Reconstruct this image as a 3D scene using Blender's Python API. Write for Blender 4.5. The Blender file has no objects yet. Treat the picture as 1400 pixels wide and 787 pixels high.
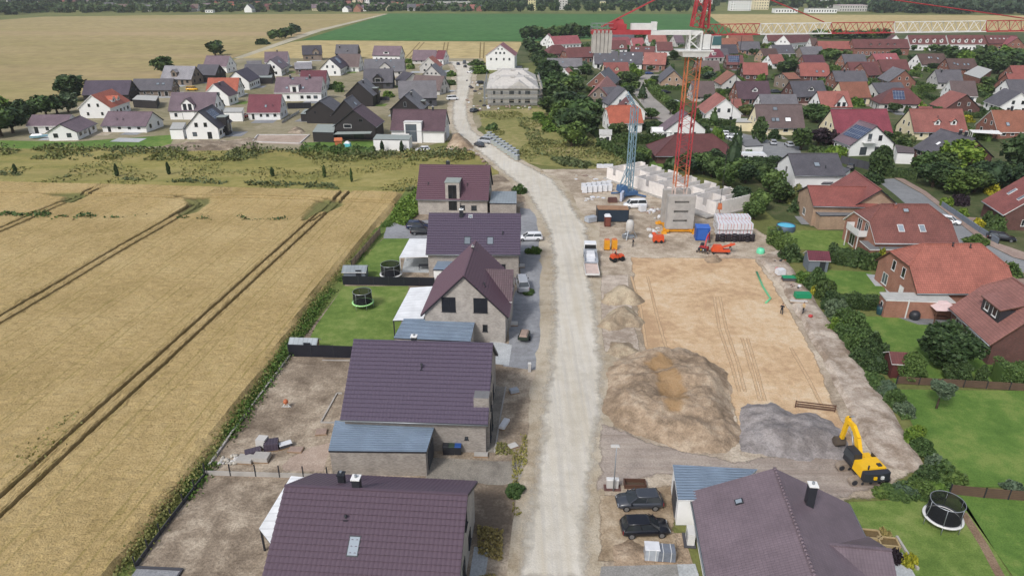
import bpy, bmesh, math, random
import numpy as np
from mathutils import Vector, Matrix, noise as mnoise
random.seed(7)
rng = np.random.default_rng(7)
SC = bpy.context.scene
COL = SC.collection
PI = math.pi
R = math.radians
FPX, CXP, CYP, CAMH = 933.0, 700.0, 393.5, 44.0
TILT = math.atan((CYP + 25) / FPX)
ST, CT = math.sin(TILT), math.cos(TILT)
def ray(px, py):
 x = (px - CXP) / FPX; v = (py - CYP) / FPX
 return Vector((x, CT - v * ST, -(ST + v * CT)))
def G(p, z=0.0):
 """surveyed map position (x, y) of a photo point that lies at height z"""
 d = ray(*p); t = (z - CAMH) / d.z
 return Vector((d.x * t, d.y * t, z))
def Gs(pts, z=0.0):
 return [(G(p, z).x, G(p, z).y) for p in pts]
def hat(X, Y, py):
 """height of the thing standing at map position (X, Y) whose top shows at photo row py"""
 v = (py - CYP) / FPX
 return CAMH - Y * (ST + v * CT) / (CT - v * ST)
def Zm(ox, oy, s):
 return lambda x, y: (ox + x / s, oy + y / s)
S4 = 1377 / 350
ZA, ZB, ZC, ZD = Zm(0, 0, S4), Zm(350, 0, S4), Zm(700, 0, S4), Zm(1050, 0, S4)
ZE, ZF, ZG, ZH = Zm(0, 180, S4), Zm(350, 180, S4), Zm(700, 180, S4), Zm(1050, 180, S4)
ZI, ZJ, ZK = Zm(350, 370, S4), Zm(700, 370, S4), Zm(1050, 370, S4)
ZL, ZM, ZN = Zm(350, 587, S4), Zm(700, 587, S4), Zm(1050, 587, S4)
ZP = Zm(780, 0, 1396 / 220); ZQ = Zm(550, 50, 1396 / 220); ZS = Zm(820, 120, 1399 / 240)
ZT = Zm(410, 90, 1400 / 230); ZU = Zm(340, 50, 1396 / 220); ZV = Zm(960, 50, 1396 / 220); ZW = Zm(1180, 50, 1396 / 220)
ZX = Zm(1050, 160, 7.0); ZY = Zm(780, 70, 1400 / 180); ZZ = Zm(1240, 160, 700 / 160); ZR = Zm(1080, 210, 1399 / 240)
ZO = Zm(780, 225, 5.0)
def lin(c):
 c /= 255.0
 return c / 12.92 if c <= 0.04045 else ((c + 0.055) / 1.055) ** 2.4
def C(r, g, b, k=1.0):
 return (lin(r) * k, lin(g) * k, lin(b) * k, 1.0)
MATS = {}
def newmat(name):
 m = bpy.data.materials.new(name); m.use_nodes = True
 nt = m.node_tree; nt.nodes.clear()
 out = nt.nodes.new('ShaderNodeOutputMaterial')
 b = nt.nodes.new('ShaderNodeBsdfPrincipled')
 nt.links.new(b.outputs[0], out.inputs[0])
 return m, nt, b, out
def N(nt, t, **k):
 n = nt.nodes.new(t)
 for a, v in k.items():
  if a.startswith('i_'):
   n.inputs[a[2:].replace('_', ' ')].default_value = v
  else:
   setattr(n, a, v)
 return n
def mixc(nt, a, b, fac, mode='MIX'):
 n = nt.nodes.new('ShaderNodeMix'); n.data_type = 'RGBA'; n.blend_type = mode
 for sock, val in ((n.inputs[0], fac), (n.inputs[6], a), (n.inputs[7], b)):
  if hasattr(val, 'links') or hasattr(val, 'is_linked'):
   nt.links.new(val, sock)
  else:
   sock.default_value = val
 return n.outputs[2]
def mth(nt, op, a, b=0.0, c=0.0, clamp=False):
 n = nt.nodes.new('ShaderNodeMath'); n.operation = op; n.use_clamp = clamp
 for s, val in zip(n.inputs, (a, b, c)):
  if hasattr(val, 'is_linked'):
   nt.links.new(val, s)
  else:
   s.default_value = val
 return n.outputs[0]
def ramp(nt, fac, stops):
 r = nt.nodes.new('ShaderNodeValToRGB')
 els = r.color_ramp.elements
 while len(els) < len(stops):
  els.new(0.5)
 for e, (p, c) in zip(els, stops):
  e.position = p; e.color = c
 nt.links.new(fac, r.inputs[0])
 return r.outputs[0]
def coords(nt, kind='Object', scale=(1, 1, 1), rot=0.0):
 tc = nt.nodes.new('ShaderNodeTexCoord')
 mp = nt.nodes.new('ShaderNodeMapping')
 mp.inputs['Scale'].default_value = scale
 mp.inputs['Rotation'].default_value = (0, 0, rot)
 nt.links.new(tc.outputs[kind], mp.inputs[0])
 return mp.outputs[0]
def noise(nt, vec, scale, detail=4.0, rough=0.55, dist=0.0):
 n = nt.nodes.new('ShaderNodeTexNoise')
 n.inputs['Scale'].default_value = scale; n.inputs['Detail'].default_value = detail
 n.inputs['Roughness'].default_value = rough; n.inputs['Distortion'].default_value = dist
 nt.links.new(vec, n.inputs['Vector'])
 return n.outputs[0]
def edge_alpha(nt, b, out, vec, soft=0.35, scale=0.7):
 """ragged border of a loose ground cover: thins out where the sheet's rim attribute falls to 0"""
 at = N(nt, 'ShaderNodeAttribute', attribute_name='rim')
 n = noise(nt, vec, scale, 5, 0.65)
 f = mth(nt, 'ADD', at.outputs['Fac'], mth(nt, 'MULTIPLY_ADD', n, 1.5, -1.25))
 f = mth(nt, 'MULTIPLY_ADD', f, 1 / soft, 0.5, clamp=True)
 full = mth(nt, 'GREATER_THAN', at.outputs['Fac'], 0.985)
 f = mth(nt, 'MAXIMUM', f, full)
 tr = nt.nodes.new('ShaderNodeBsdfTransparent')
 mx = nt.nodes.new('ShaderNodeMixShader')
 nt.links.new(f, mx.inputs[0]); nt.links.new(tr.outputs[0], mx.inputs[1]); nt.links.new(b.outputs[0], mx.inputs[2])
 nt.links.new(mx.outputs[0], out.inputs[0])
def ground_mat(name, cols, s1=0.12, s2=1.5, s3=9.0, rough=0.95, bump=0.3, edge=False, streak=None, streak_rot=0.0, contrast=0.5, soft=0.35, extra=None, fine_=.75):
 """earth, sand, gravel, grass: three scales of noise over three soil colours; optional wheel streaks"""
 if name in MATS: return MATS[name]
 m, nt, b, out = newmat(name)
 v = coords(nt)
 a = noise(nt, v, s1, 4, 0.6, 0.4)
 c = noise(nt, v, s2, 5, 0.65)
 f = noise(nt, v, s3, 3, 0.7)
 mid = mth(nt, 'MULTIPLY_ADD', a, 0.55, mth(nt, 'MULTIPLY', c, 0.45))
 k = .075 / contrast
 col = ramp(nt, mid, [(0.5 - k, cols[0]), (0.5, cols[1]), (0.5 + k, cols[2])])
 fine = ramp(nt, f, [(0.3, (0.62, 0.62, 0.62, 1)), (0.55, (1, 1, 1, 1)), (0.75, (1.22, 1.22, 1.22, 1))])
 col = mixc(nt, col, fine, fine_, 'MULTIPLY')
 if streak:
  for sc_, amt, darkc in streak:
   sv = coords(nt, 'Object', sc_, streak_rot)
   sn = noise(nt, sv, 1.0, 3, 0.6)
   col = mixc(nt, col, darkc, mth(nt, 'MULTIPLY', mth(nt, 'SMOOTH_MIN', 1.0, mth(nt, 'MAXIMUM', mth(nt, 'MULTIPLY_ADD', sn, 4.0, -1.9), 0.0), 0.1), amt))
 if extra: col = extra(nt, v, col)
 nt.links.new(col, b.inputs['Base Color'])
 b.inputs['Roughness'].default_value = rough
 b.inputs['Specular IOR Level'].default_value = 0.15
 bp = nt.nodes.new('ShaderNodeBump'); bp.inputs['Strength'].default_value = bump; bp.inputs['Distance'].default_value = 0.15
 nt.links.new(mth(nt, 'ADD', f, mth(nt, 'MULTIPLY', c, 1.5)), bp.inputs['Height'])
 nt.links.new(bp.outputs[0], b.inputs['Normal'])
 if edge: edge_alpha(nt, b, out, v, soft)
 MATS[name] = m
 return m
def plain(name, col, rough=0.6, metal=0.0, spec=0.4, var=0.12, scale=1.2, bump=0.0):
 """painted, plastered or metal surface with faint weathering"""
 if name in MATS: return MATS[name]
 m, nt, b, out = newmat(name)
 v = coords(nt)
 n = noise(nt, v, scale, 5, 0.65)
 f = ramp(nt, n, [(0.3, (1 - var,) * 3 + (1,)), (0.6, (1, 1, 1, 1))])
 nt.links.new(mixc(nt, col, f, 1.0, 'MULTIPLY'), b.inputs['Base Color'])
 b.inputs['Roughness'].default_value = rough; b.inputs['Metallic'].default_value = metal
 b.inputs['Specular IOR Level'].default_value = spec
 if bump:
  bp = nt.nodes.new('ShaderNodeBump'); bp.inputs['Strength'].default_value = bump; bp.inputs['Distance'].default_value = 0.05
  nt.links.new(noise(nt, v, 14, 3), bp.inputs['Height']); nt.links.new(bp.outputs[0], b.inputs['Normal'])
 MATS[name] = m
 return m
def glass(name='window_glass', col=(0.025, 0.03, 0.035, 1), rough=0.06):
 if name in MATS: return MATS[name]
 m, nt, b, out = newmat(name)
 oi = nt.nodes.new('ShaderNodeObjectInfo')
 nt.links.new(ramp(nt, oi.outputs['Random'], [(0.0, tuple(c * 0.5 for c in col[:3]) + (1,)), (0.75, col), (1.0, tuple(min(1, c * 4) for c in col[:3]) + (1,))]), b.inputs['Base Color'])
 b.inputs['Roughness'].default_value = rough; b.inputs['Specular IOR Level'].default_value = 0.6
 MATS[name] = m
 return m
def tile_mat(name, col, row=0.34, colw=0.3, rough=0.5, var=0.1, gap=0.55, bump=0.8, moss=None, spec=0.4):
 """roof tiles on the roof's own metre grid (u along the ridge, v up the slope)"""
 if name in MATS: return MATS[name]
 m, nt, b, out = newmat(name)
 uv = coords(nt, 'UV')
 br = N(nt, 'ShaderNodeTexBrick', offset=0.0, squash=1.0)
 br.inputs['Scale'].default_value = 1.0; br.inputs['Brick Width'].default_value = colw; br.inputs['Row Height'].default_value = row
 br.inputs['Mortar Size'].default_value = 0.018; br.inputs['Mortar Smooth'].default_value = 0.5; br.inputs['Bias'].default_value = 0.0
 nt.links.new(uv, br.inputs['Vector'])
 br.inputs['Color1'].default_value = tuple(c * (1 - var) for c in col[:3]) + (1,)
 br.inputs['Color2'].default_value = tuple(min(1, c * (1 + var)) for c in col[:3]) + (1,)
 br.inputs['Mortar'].default_value = tuple(c * gap for c in col[:3]) + (1,)
 big = noise(nt, coords(nt), 0.35, 4, 0.6)
 cc = mixc(nt, br.outputs[0], ramp(nt, big, [(0.3, (0.8, 0.8, 0.8, 1)), (0.65, (1.1, 1.1, 1.1, 1))]), 1.0, 'MULTIPLY')
 oi = nt.nodes.new('ShaderNodeObjectInfo')
 cc = mixc(nt, cc, ramp(nt, oi.outputs['Random'], [(0, (0.86, 0.86, 0.88, 1)), (1, (1.1, 1.08, 1.06, 1))]), 1.0, 'MULTIPLY')
 if moss:
  ms = noise(nt, coords(nt, 'UV', (0.9, 0.12, 1)), 1.0, 4, 0.7)
  cc = mixc(nt, cc, moss, mth(nt, 'MULTIPLY', mth(nt, 'MAXIMUM', mth(nt, 'MULTIPLY_ADD', ms, 5, -2.9), 0.0, clamp=True), 0.55))
 nt.links.new(cc, b.inputs['Base Color'])
 b.inputs['Roughness'].default_value = rough; b.inputs['Specular IOR Level'].default_value = spec
 sx = nt.nodes.new('ShaderNodeSeparateXYZ'); nt.links.new(uv, sx.inputs[0])
 wu = mth(nt, 'ABSOLUTE', mth(nt, 'SINE', mth(nt, 'MULTIPLY', sx.outputs[0], PI / colw)))
 wv = mth(nt, 'SUBTRACT', 1.0, mth(nt, 'FRACT', mth(nt, 'DIVIDE', sx.outputs[1], row)))
 bp = nt.nodes.new('ShaderNodeBump'); bp.inputs['Strength'].default_value = bump; bp.inputs['Distance'].default_value = 0.04
 nt.links.new(mth(nt, 'MULTIPLY_ADD', wu, 0.6, wv), bp.inputs['Height'])
 nt.links.new(bp.outputs[0], b.inputs['Normal'])
 MATS[name] = m
 return m
def brick_mat(name, c1, c2, mortar, rough=0.85):
 if name in MATS: return MATS[name]
 m, nt, b, out = newmat(name)
 uv = coords(nt, 'UV')
 br = N(nt, 'ShaderNodeTexBrick')
 br.inputs['Scale'].default_value = 1.0; br.inputs['Brick Width'].default_value = 0.25; br.inputs['Row Height'].default_value = 0.083
 br.inputs['Mortar Size'].default_value = 0.012; br.inputs['Bias'].default_value = -0.1
 nt.links.new(uv, br.inputs['Vector'])
 br.inputs['Color1'].default_value = c1; br.inputs['Color2'].default_value = c2; br.inputs['Mortar'].default_value = mortar
 big = noise(nt, coords(nt), 0.8, 5, 0.65)
 nt.links.new(mixc(nt, br.outputs[0], ramp(nt, big, [(0.3, (0.8, 0.8, 0.8, 1)), (0.65, (1.08, 1.08, 1.08, 1))]), 1.0, 'MULTIPLY'), b.inputs['Base Color'])
 b.inputs['Roughness'].default_value = rough; b.inputs['Specular IOR Level'].default_value = 0.2
 MATS[name] = m
 return m
def ribbed(name, col, pitch=0.5, axis=0, rough=0.4, metal=0.3, depth=0.8):
 """standing seam or trapezoid sheet, boards: lines every `pitch` metres along u (axis 0) or v (axis 1)"""
 if name in MATS: return MATS[name]
 m, nt, b, out = newmat(name)
 uv = coords(nt, 'UV')
 sx = nt.nodes.new('ShaderNodeSeparateXYZ'); nt.links.new(uv, sx.inputs[0])
 fr = mth(nt, 'FRACT', mth(nt, 'DIVIDE', sx.outputs[axis], pitch))
 tri = mth(nt, 'ABSOLUTE', mth(nt, 'SUBTRACT', fr, 0.5))
 seam = mth(nt, 'GREATER_THAN', tri, 0.42)
 big = noise(nt, coords(nt), 0.6, 4, 0.6)
 c0 = mixc(nt, col, ramp(nt, big, [(0.3, (0.85, 0.85, 0.85, 1)), (0.65, (1.08, 1.08, 1.08, 1))]), 1.0, 'MULTIPLY')
 nt.links.new(mixc(nt, c0, tuple(c * 0.55 for c in col[:3]) + (1,), mth(nt, 'MULTIPLY', seam, depth)), b.inputs['Base Color'])
 b.inputs['Roughness'].default_value = rough; b.inputs['Metallic'].default_value = metal
 bp = nt.nodes.new('ShaderNodeBump'); bp.inputs['Strength'].default_value = 0.8; bp.inputs['Distance'].default_value = 0.04
 nt.links.new(mth(nt, 'SUBTRACT', 1.0, seam), bp.inputs['Height']); nt.links.new(bp.outputs[0], b.inputs['Normal'])
 MATS[name] = m
 return m
def leaf_mat(name, c0, c1, c2):
 if name in MATS: return MATS[name]
 m, nt, b, out = newmat(name)
 g = nt.nodes.new('ShaderNodeNewGeometry'); oi = nt.nodes.new('ShaderNodeObjectInfo')
 big = noise(nt, coords(nt), 2.6, 3, 0.6)
 f = mth(nt, 'MULTIPLY_ADD', g.outputs['Random Per Island'], 0.5, mth(nt, 'MULTIPLY', big, 0.5))
 col = ramp(nt, f, [(0.2, c0), (0.5, c1), (0.8, c2)])
 col = mixc(nt, col, ramp(nt, oi.outputs['Random'], [(0, (0.72, 0.78, 0.8, 1)), (0.5, (1, 1, 1, 1)), (1, (1.3, 1.2, 0.95, 1))]), 1.0, 'MULTIPLY')
 nt.links.new(col, b.inputs['Base Color'])
 b.inputs['Roughness'].default_value = 0.6; b.inputs['Specular IOR Level'].default_value = 0.25
 MATS[name] = m
 return m
class MB:
 def __init__(s):
  s.v, s.f, s.m, s.sm = [], [], [], []
 def poly(s, pts, mi=0, smooth=False):
  i = len(s.v); s.v.extend([tuple(p) for p in pts]); s.f.append(tuple(range(i, i + len(pts)))); s.m.append(mi); s.sm.append(smooth)
 def boxz(s, x0, x1, y0, y1, z0, z1, mi=0, top=None):
  i = len(s.v)
  s.v += [(x0, y0, z0), (x1, y0, z0), (x1, y1, z0), (x0, y1, z0), (x0, y0, z1), (x1, y0, z1), (x1, y1, z1), (x0, y1, z1)]
  for k, q in enumerate(((3, 2, 1, 0), (4, 5, 6, 7), (0, 1, 5, 4), (1, 2, 6, 5), (2, 3, 7, 6), (3, 0, 4, 7))):
   s.f.append(tuple(i + a for a in q)); s.m.append(top if (k == 1 and top is not None) else mi); s.sm.append(False)
 def tbox(s, x0, x1, y0, y1, z0, z1, ix=0.0, iy=0.0, mi=0, ox=0.0, oy=0.0):
  """box whose top is inset (taper) and shifted"""
  i = len(s.v)
  s.v += [(x0, y0, z0), (x1, y0, z0), (x1, y1, z0), (x0, y1, z0), (x0 + ix + ox, y0 + iy + oy, z1), (x1 - ix + ox, y0 + iy + oy, z1), (x1 - ix + ox, y1 - iy + oy, z1), (x0 + ix + ox, y1 - iy + oy, z1)]
  for q in ((3, 2, 1, 0), (4, 5, 6, 7), (0, 1, 5, 4), (1, 2, 6, 5), (2, 3, 7, 6), (3, 0, 4, 7)):
   s.f.append(tuple(i + a for a in q)); s.m.append(mi); s.sm.append(False)
 def beam(s, p, q, w, h=None, mi=0, up=(0, 0, 1)):
  p, q = Vector(p), Vector(q); h = h or w
  d = (q - p).normalized(); u = Vector(up)
  if abs(d.dot(u)) > 0.98: u = Vector((1, 0, 0))
  x = d.cross(u).normalized(); z = x.cross(d).normalized()
  i = len(s.v)
  for b in (p, q):
   for a, c in ((-1, -1), (1, -1), (1, 1), (-1, 1)):
    s.v.append(tuple(b + x * (a * w / 2) + z * (c * h / 2)))
  for f in ((0, 1, 2, 3), (7, 6, 5, 4), (0, 4, 5, 1), (1, 5, 6, 2), (2, 6, 7, 3), (3, 7, 4, 0)):
   s.f.append(tuple(i + a for a in f)); s.m.append(mi); s.sm.append(False)
 def tube(s, pts, r, n=8, mi=0, cap=True):
  pts = [Vector(p) for p in pts]
  rs = r if isinstance(r, (list, tuple)) else [r] * len(pts)
  i0 = len(s.v); ring = []
  for k, p in enumerate(pts):
   d = (pts[min(k + 1, len(pts) - 1)] - pts[max(k - 1, 0)]).normalized()
   u = Vector((0, 0, 1)) if abs(d.z) < 0.95 else Vector((1, 0, 0))
   x = d.cross(u).normalized(); y = x.cross(d)
   for a in range(n):
    t = 2 * PI * a / n
    s.v.append(tuple(p + (x * math.cos(t) + y * math.sin(t)) * rs[k]))
  for k in range(len(pts) - 1):
   for a in range(n):
    b = (a + 1) % n
    s.f.append((i0 + k * n + a, i0 + (k + 1) * n + a, i0 + (k + 1) * n + b, i0 + k * n + b)); s.m.append(mi); s.sm.append(n > 5)
  if cap:
   s.f.append(tuple(i0 + a for a in range(n))); s.m.append(mi); s.sm.append(False)
   s.f.append(tuple(i0 + (len(pts) - 1) * n + a for a in range(n - 1, -1, -1))); s.m.append(mi); s.sm.append(False)
 def lathe(s, prof, n=20, c=(0, 0, 0), mi=0, close=True):
  i0 = len(s.v)
  for r, z in prof:
   for a in range(n):
    t = 2 * PI * a / n
    s.v.append((c[0] + r * math.cos(t), c[1] + r * math.sin(t), c[2] + z))
  for k in range(len(prof) - 1):
   for a in range(n):
    b = (a + 1) % n
    s.f.append((i0 + k * n + a, i0 + k * n + b, i0 + (k + 1) * n + b, i0 + (k + 1) * n + a)); s.m.append(mi); s.sm.append(True)
  if close:
   s.f.append(tuple(i0 + (len(prof) - 1) * n + a for a in range(n))); s.m.append(mi); s.sm.append(False)
 def loft(s, secs, mi=0, smooth=True, cap=True):
  """secs: list of equally long closed loops"""
  i0 = len(s.v); n = len(secs[0])
  for sec in secs: s.v.extend([tuple(p) for p in sec])
  for k in range(len(secs) - 1):
   for a in range(n):
    b = (a + 1) % n
    s.f.append((i0 + k * n + a, i0 + k * n + b, i0 + (k + 1) * n + b, i0 + (k + 1) * n + a)); s.m.append(mi); s.sm.append(smooth)
  if cap:
   s.f.append(tuple(i0 + a for a in range(n - 1, -1, -1))); s.m.append(mi); s.sm.append(False)
   s.f.append(tuple(i0 + (len(secs) - 1) * n + a for a in range(n))); s.m.append(mi); s.sm.append(False)
 def xf(s, M, start=0):
  for k in range(start, len(s.v)): s.v[k] = tuple(M @ Vector(s.v[k]))
 def mesh(s, name, mats, uv=True):
  me = bpy.data.meshes.new(name)
  me.from_pydata(s.v, [], s.f)
  for m in (mats if isinstance(mats, (list, tuple)) else [mats]): me.materials.append(m)
  me.polygons.foreach_set('material_index', s.m)
  me.polygons.foreach_set('use_smooth', s.sm)
  if uv:
   lay = me.uv_layers.new(name='UVMap')
   buf = np.zeros(len(me.loops) * 2, dtype=np.float32)
   for p in me.polygons:
    n = p.normal
    if abs(n.z) > 0.999: u, w = Vector((1, 0, 0)), Vector((0, 1, 0))
    else:
     u = Vector((0, 0, 1)).cross(n).normalized(); w = n.cross(u)
    for li in p.loop_indices:
     co = me.vertices[me.loops[li].vertex_index].co
     buf[2 * li] = co.dot(u); buf[2 * li + 1] = co.dot(w)
   lay.data.foreach_set('uv', buf)
  me.update()
  return me
 def build(s, name, mats, parent=None, loc=(0, 0, 0), rz=0.0, M=None, uv=True):
  return link(name, s.mesh(name, mats, uv), parent, loc, rz, M)
def link(name, me, parent=None, loc=(0, 0, 0), rz=0.0, M=None):
 o = bpy.data.objects.new(name, me)
 COL.objects.link(o)
 if parent is not None: o.parent = parent
 if M is not None: o.matrix_local = M
 else:
  o.location = loc; o.rotation_euler = (0, 0, rz)
 return o
def tag(o, label, cat, group=None, kind=None):
 o['label'] = label; o['category'] = cat
 if group: o['group'] = group
 if kind: o['kind'] = kind
 return o
def thing(name, label, cat, loc=(0, 0, 0), rz=0.0, group=None):
 o = bpy.data.objects.new(name, None); COL.objects.link(o)
 o.location = loc; o.rotation_euler = (0, 0, rz); o.empty_display_size = 0.3
 return tag(o, label, cat, group)
KIDS = {}
def copy_thing(o, loc, rz, label=None, scale=None):
 c = o.copy(); COL.objects.link(c); c.location = loc; c.rotation_euler = (0, 0, rz)
 if scale: c.scale = scale
 if label: c['label'] = label
 for ch in [x for x in bpy.data.objects if x.parent == o]:
  d = ch.copy(); COL.objects.link(d); d.parent = c
  for g in [x for x in bpy.data.objects if x.parent == ch]:
   e = g.copy(); COL.objects.link(e); e.parent = d
 return c
def npmesh(name, V, F, mat, attrs=None, smooth=False):
 """V (n,3), F (m,4) arrays"""
 me = bpy.data.meshes.new(name)
 V = np.ascontiguousarray(V, dtype=np.float32); F = np.ascontiguousarray(F, dtype=np.int32)
 k = F.shape[1]
 me.vertices.add(len(V)); me.vertices.foreach_set('co', V.ravel())
 me.loops.add(F.size); me.loops.foreach_set('vertex_index', F.ravel())
 me.polygons.add(len(F)); me.polygons.foreach_set('loop_start', np.arange(0, F.size, k, dtype=np.int32))
 me.polygons.foreach_set('loop_total', np.full(len(F), k, dtype=np.int32))
 me.polygons.foreach_set('use_smooth', np.full(len(F), smooth))
 if mat is not None:
  for m in (mat if isinstance(mat, (list, tuple)) else [mat]): me.materials.append(m)
 for an, av in (attrs or {}).items():
  at = me.attributes.new(an, 'FLOAT', 'POINT'); at.data.foreach_set('value', np.asarray(av, dtype=np.float32))
 me.update(calc_edges=True); me.validate()
 return me
def resample(pts, step, jit, closed=True):
 out = []
 n = len(pts)
 for i in range(n if closed else n - 1):
  a = Vector(pts[i][:2]); b = Vector(pts[(i + 1) % n][:2]); L = (b - a).length
  k = max(1, int(L / step))
  for j in range(k):
   p = a.lerp(b, j / k)
   if jit:
    q = mnoise.noise_vector((p.x * 0.35, p.y * 0.35, 3.1)) * jit + mnoise.noise_vector((p.x * 1.3, p.y * 1.3, 9.1)) * jit * 0.4
    p = p + Vector((q.x, q.y))
   out.append((p.x, p.y))
 return out
def sheet(name, pts, z, mat, rim=0.0, jit=0.0, step=1.5, kind='structure', label=None, cat=None):
 """flat ground cover; rim > 0 gives it a loose border that thins out over that width"""
 if jit or rim: P = resample(pts, step, jit)
 else: P = [tuple(p[:2]) for p in pts]
 area = sum(P[i][0] * P[(i + 1) % len(P)][1] - P[(i + 1) % len(P)][0] * P[i][1] for i in range(len(P)))
 if area < 0: P.reverse()
 bm = bmesh.new()
 ov = [bm.verts.new((x, y, z)) for x, y in P]
 vals = [0.0] * len(P)
 if rim:
  n = len(P); iv = []
  for i in range(n):
   a = Vector(P[i - 2]); b = Vector(P[(i + 2) % n]); d = (b - a)
   d = d.normalized() if d.length > 1e-6 else Vector((1, 0))
   iv.append(bm.verts.new((P[i][0] - d.y * rim, P[i][1] + d.x * rim, z))); vals.append(1.0)
  for i in range(n):
   j = (i + 1) % n
   bm.faces.new((ov[i], ov[j], iv[j], iv[i]))
  f = bm.faces.new(iv)
 else:
  vals = [1.0] * len(P)
  f = bm.faces.new(ov)
 f.normal_update()
 bmesh.ops.triangulate(bm, faces=[f])
 me = bpy.data.meshes.new(name); bm.to_mesh(me); bm.free()
 at = me.attributes.new('rim', 'FLOAT', 'POINT'); at.data.foreach_set('value', np.array(vals, dtype=np.float32))
 me.materials.append(mat)
 o = link(name, me)
 o['kind'] = kind
 if label: o['label'] = label
 if cat: o['category'] = cat
 return o
def inpoly(X, Y, P):
 res = np.zeros(X.shape, bool); n = len(P)
 for i in range(n):
  x0, y0 = P[i][:2]; x1, y1 = P[(i + 1) % n][:2]
  c = ((y0 > Y) != (y1 > Y))
  with np.errstate(divide='ignore', invalid='ignore'):
   xi = (x1 - x0) * (Y - y0) / (y1 - y0 + 1e-12) + x0
  res ^= c & (X < xi)
 return res
def segdist(X, Y, P, closed=False):
 d = np.full(X.shape, 1e9); n = len(P)
 for i in range(n if closed else n - 1):
  x0, y0 = P[i][:2]; x1, y1 = P[(i + 1) % n][:2]
  dx, dy = x1 - x0, y1 - y0; L2 = dx * dx + dy * dy + 1e-9
  t = np.clip(((X - x0) * dx + (Y - y0) * dy) / L2, 0, 1)
  d = np.minimum(d, np.hypot(X - x0 - t * dx, Y - y0 - t * dy))
 return d
def fbm(X, Y, sc, seed=0.0, octv=4):
 out = np.zeros(X.shape); f = out.ravel()
 xs, ys = X.ravel(), Y.ravel()
 for i in range(len(f)):
  f[i] = mnoise.fractal((xs[i] * sc, ys[i] * sc, seed), 0.8, 2.1, octv)
 return f.reshape(X.shape)
def mound(name, P, h, mat, label, cat, flank=2.5, res=0.35, rough=0.25, seed=1.0, crown=0.5, base=0.05, kind=None, lumps=()):
 """heap of loose earth over outline P: height rises with distance from its rim at the angle of repose"""
 xs = [p[0] for p in P]; ys = [p[1] for p in P]
 x0, x1, y0, y1 = min(xs) - 1, max(xs) + 1, min(ys) - 1, max(ys) + 1
 nx, ny = int((x1 - x0) / res) + 1, int((y1 - y0) / res) + 1
 X, Y = np.meshgrid(np.linspace(x0, x1, nx), np.linspace(y0, y1, ny))
 inn = inpoly(X, Y, P); d = segdist(X, Y, P, True); d = np.where(inn, d, -d)
 d = d + fbm(X, Y, 0.5, seed, 3) * 0.5 * min(1.0, flank * 0.4)
 t = np.clip(d / flank, -0.3, 1)
 zz = h * np.where(t < 0, t * 0.6, t * (1.35 - 0.35 * t))
 zz = zz + np.clip(d, 0, 1.5) * rough * fbm(X, Y, 0.35, seed + 4, 5) + crown * fbm(X, Y, 0.12, seed + 9, 2) * np.clip(t, 0, 1)
 for (lx, ly, lr, lh) in lumps:
  zz += lh * np.exp(-((X - lx) ** 2 + (Y - ly) ** 2) / lr ** 2)
 V = np.stack([X, Y, zz + base], -1).reshape(-1, 3)
 idx = np.arange(nx * ny).reshape(ny, nx)
 F = np.stack([idx[:-1, :-1], idx[:-1, 1:], idx[1:, 1:], idx[1:, :-1]], -1).reshape(-1, 4)
 keep = (zz.reshape(-1)[F] > -0.25).any(1)
 me = npmesh(name, V, F[keep], mat, smooth=True)
 bm = bmesh.new(); bm.from_mesh(me)
 bmesh.ops.delete(bm, geom=[v for v in bm.verts if not v.link_faces], context='VERTS'); bm.to_mesh(me); bm.free()
 o = link(name, me)
 return tag(o, label, cat, None, kind)
TR_W = plain('white_trim', C(232, 232, 230, .85), .5, var=.1)
TR_D = plain('anthracite_trim', C(48, 50, 56), .45, var=.15)
TR_B = plain('brown_trim', C(92, 66, 54), .6)
TR_G = plain('zinc_trim', C(150, 155, 160), .4, .4)
M_GLASS = glass()
M_SKYGL = glass('skylight_glass', (0.30, 0.35, 0.40, 1), 0.08)
M_WHITE = plain('white_render', C(240, 240, 238, .93), .85, var=.07, scale=.5)
M_CREAM = plain('cream_render', C(236, 224, 190, .88), .85, var=.1, scale=.5)
M_LGREY = plain('pale_grey_render', C(208, 206, 202, .85), .85, var=.1, scale=.5)
M_CONC = plain('concrete', C(188, 184, 178, .85), .9, var=.25, scale=.7, bump=.2)
BKW = ribbed('black_boards', C(47, 43, 44), .16, 0, .7, 0, .5)
M_DKGREY = plain('dark_grey_render', C(74, 74, 80), .8, var=.15, scale=.5)
M_BROWNWALL = plain('brown_grey_render', C(132, 118, 106), .85, var=.15, scale=.5)
BK_G = brick_mat('grey_clinker', C(176, 168, 160, .9), C(140, 132, 126, .9), C(180, 174, 166, .8))
BK_L = brick_mat('light_grey_clinker', C(186, 179, 171, .95), C(156, 149, 143, .95), C(188, 182, 174, .85))
BK_R = brick_mat('red_brick', C(140, 82, 66), C(112, 62, 52), C(160, 140, 128, .8))
BK_D = brick_mat('dark_red_brick', C(104, 64, 58), C(80, 50, 48), C(120, 104, 98, .8))
BK_O = brick_mat('orange_brick', C(168, 112, 92), C(148, 94, 78), C(170, 148, 132, .8))
BK_T = brick_mat('tan_brick', C(176, 146, 122), C(152, 122, 100), C(180, 164, 148, .8))
WALL = dict(w=M_WHITE, c=M_CREAM, l=M_LGREY, k=BKW, d=M_DKGREY, n=M_BROWNWALL, g=BK_G, gl=BK_L, r=BK_R, rd=BK_D, o=BK_O, t=BK_T, conc=M_CONC)
def T(name, rgb, **k):
 return tile_mat(name, C(*rgb, .82), **k)
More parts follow.
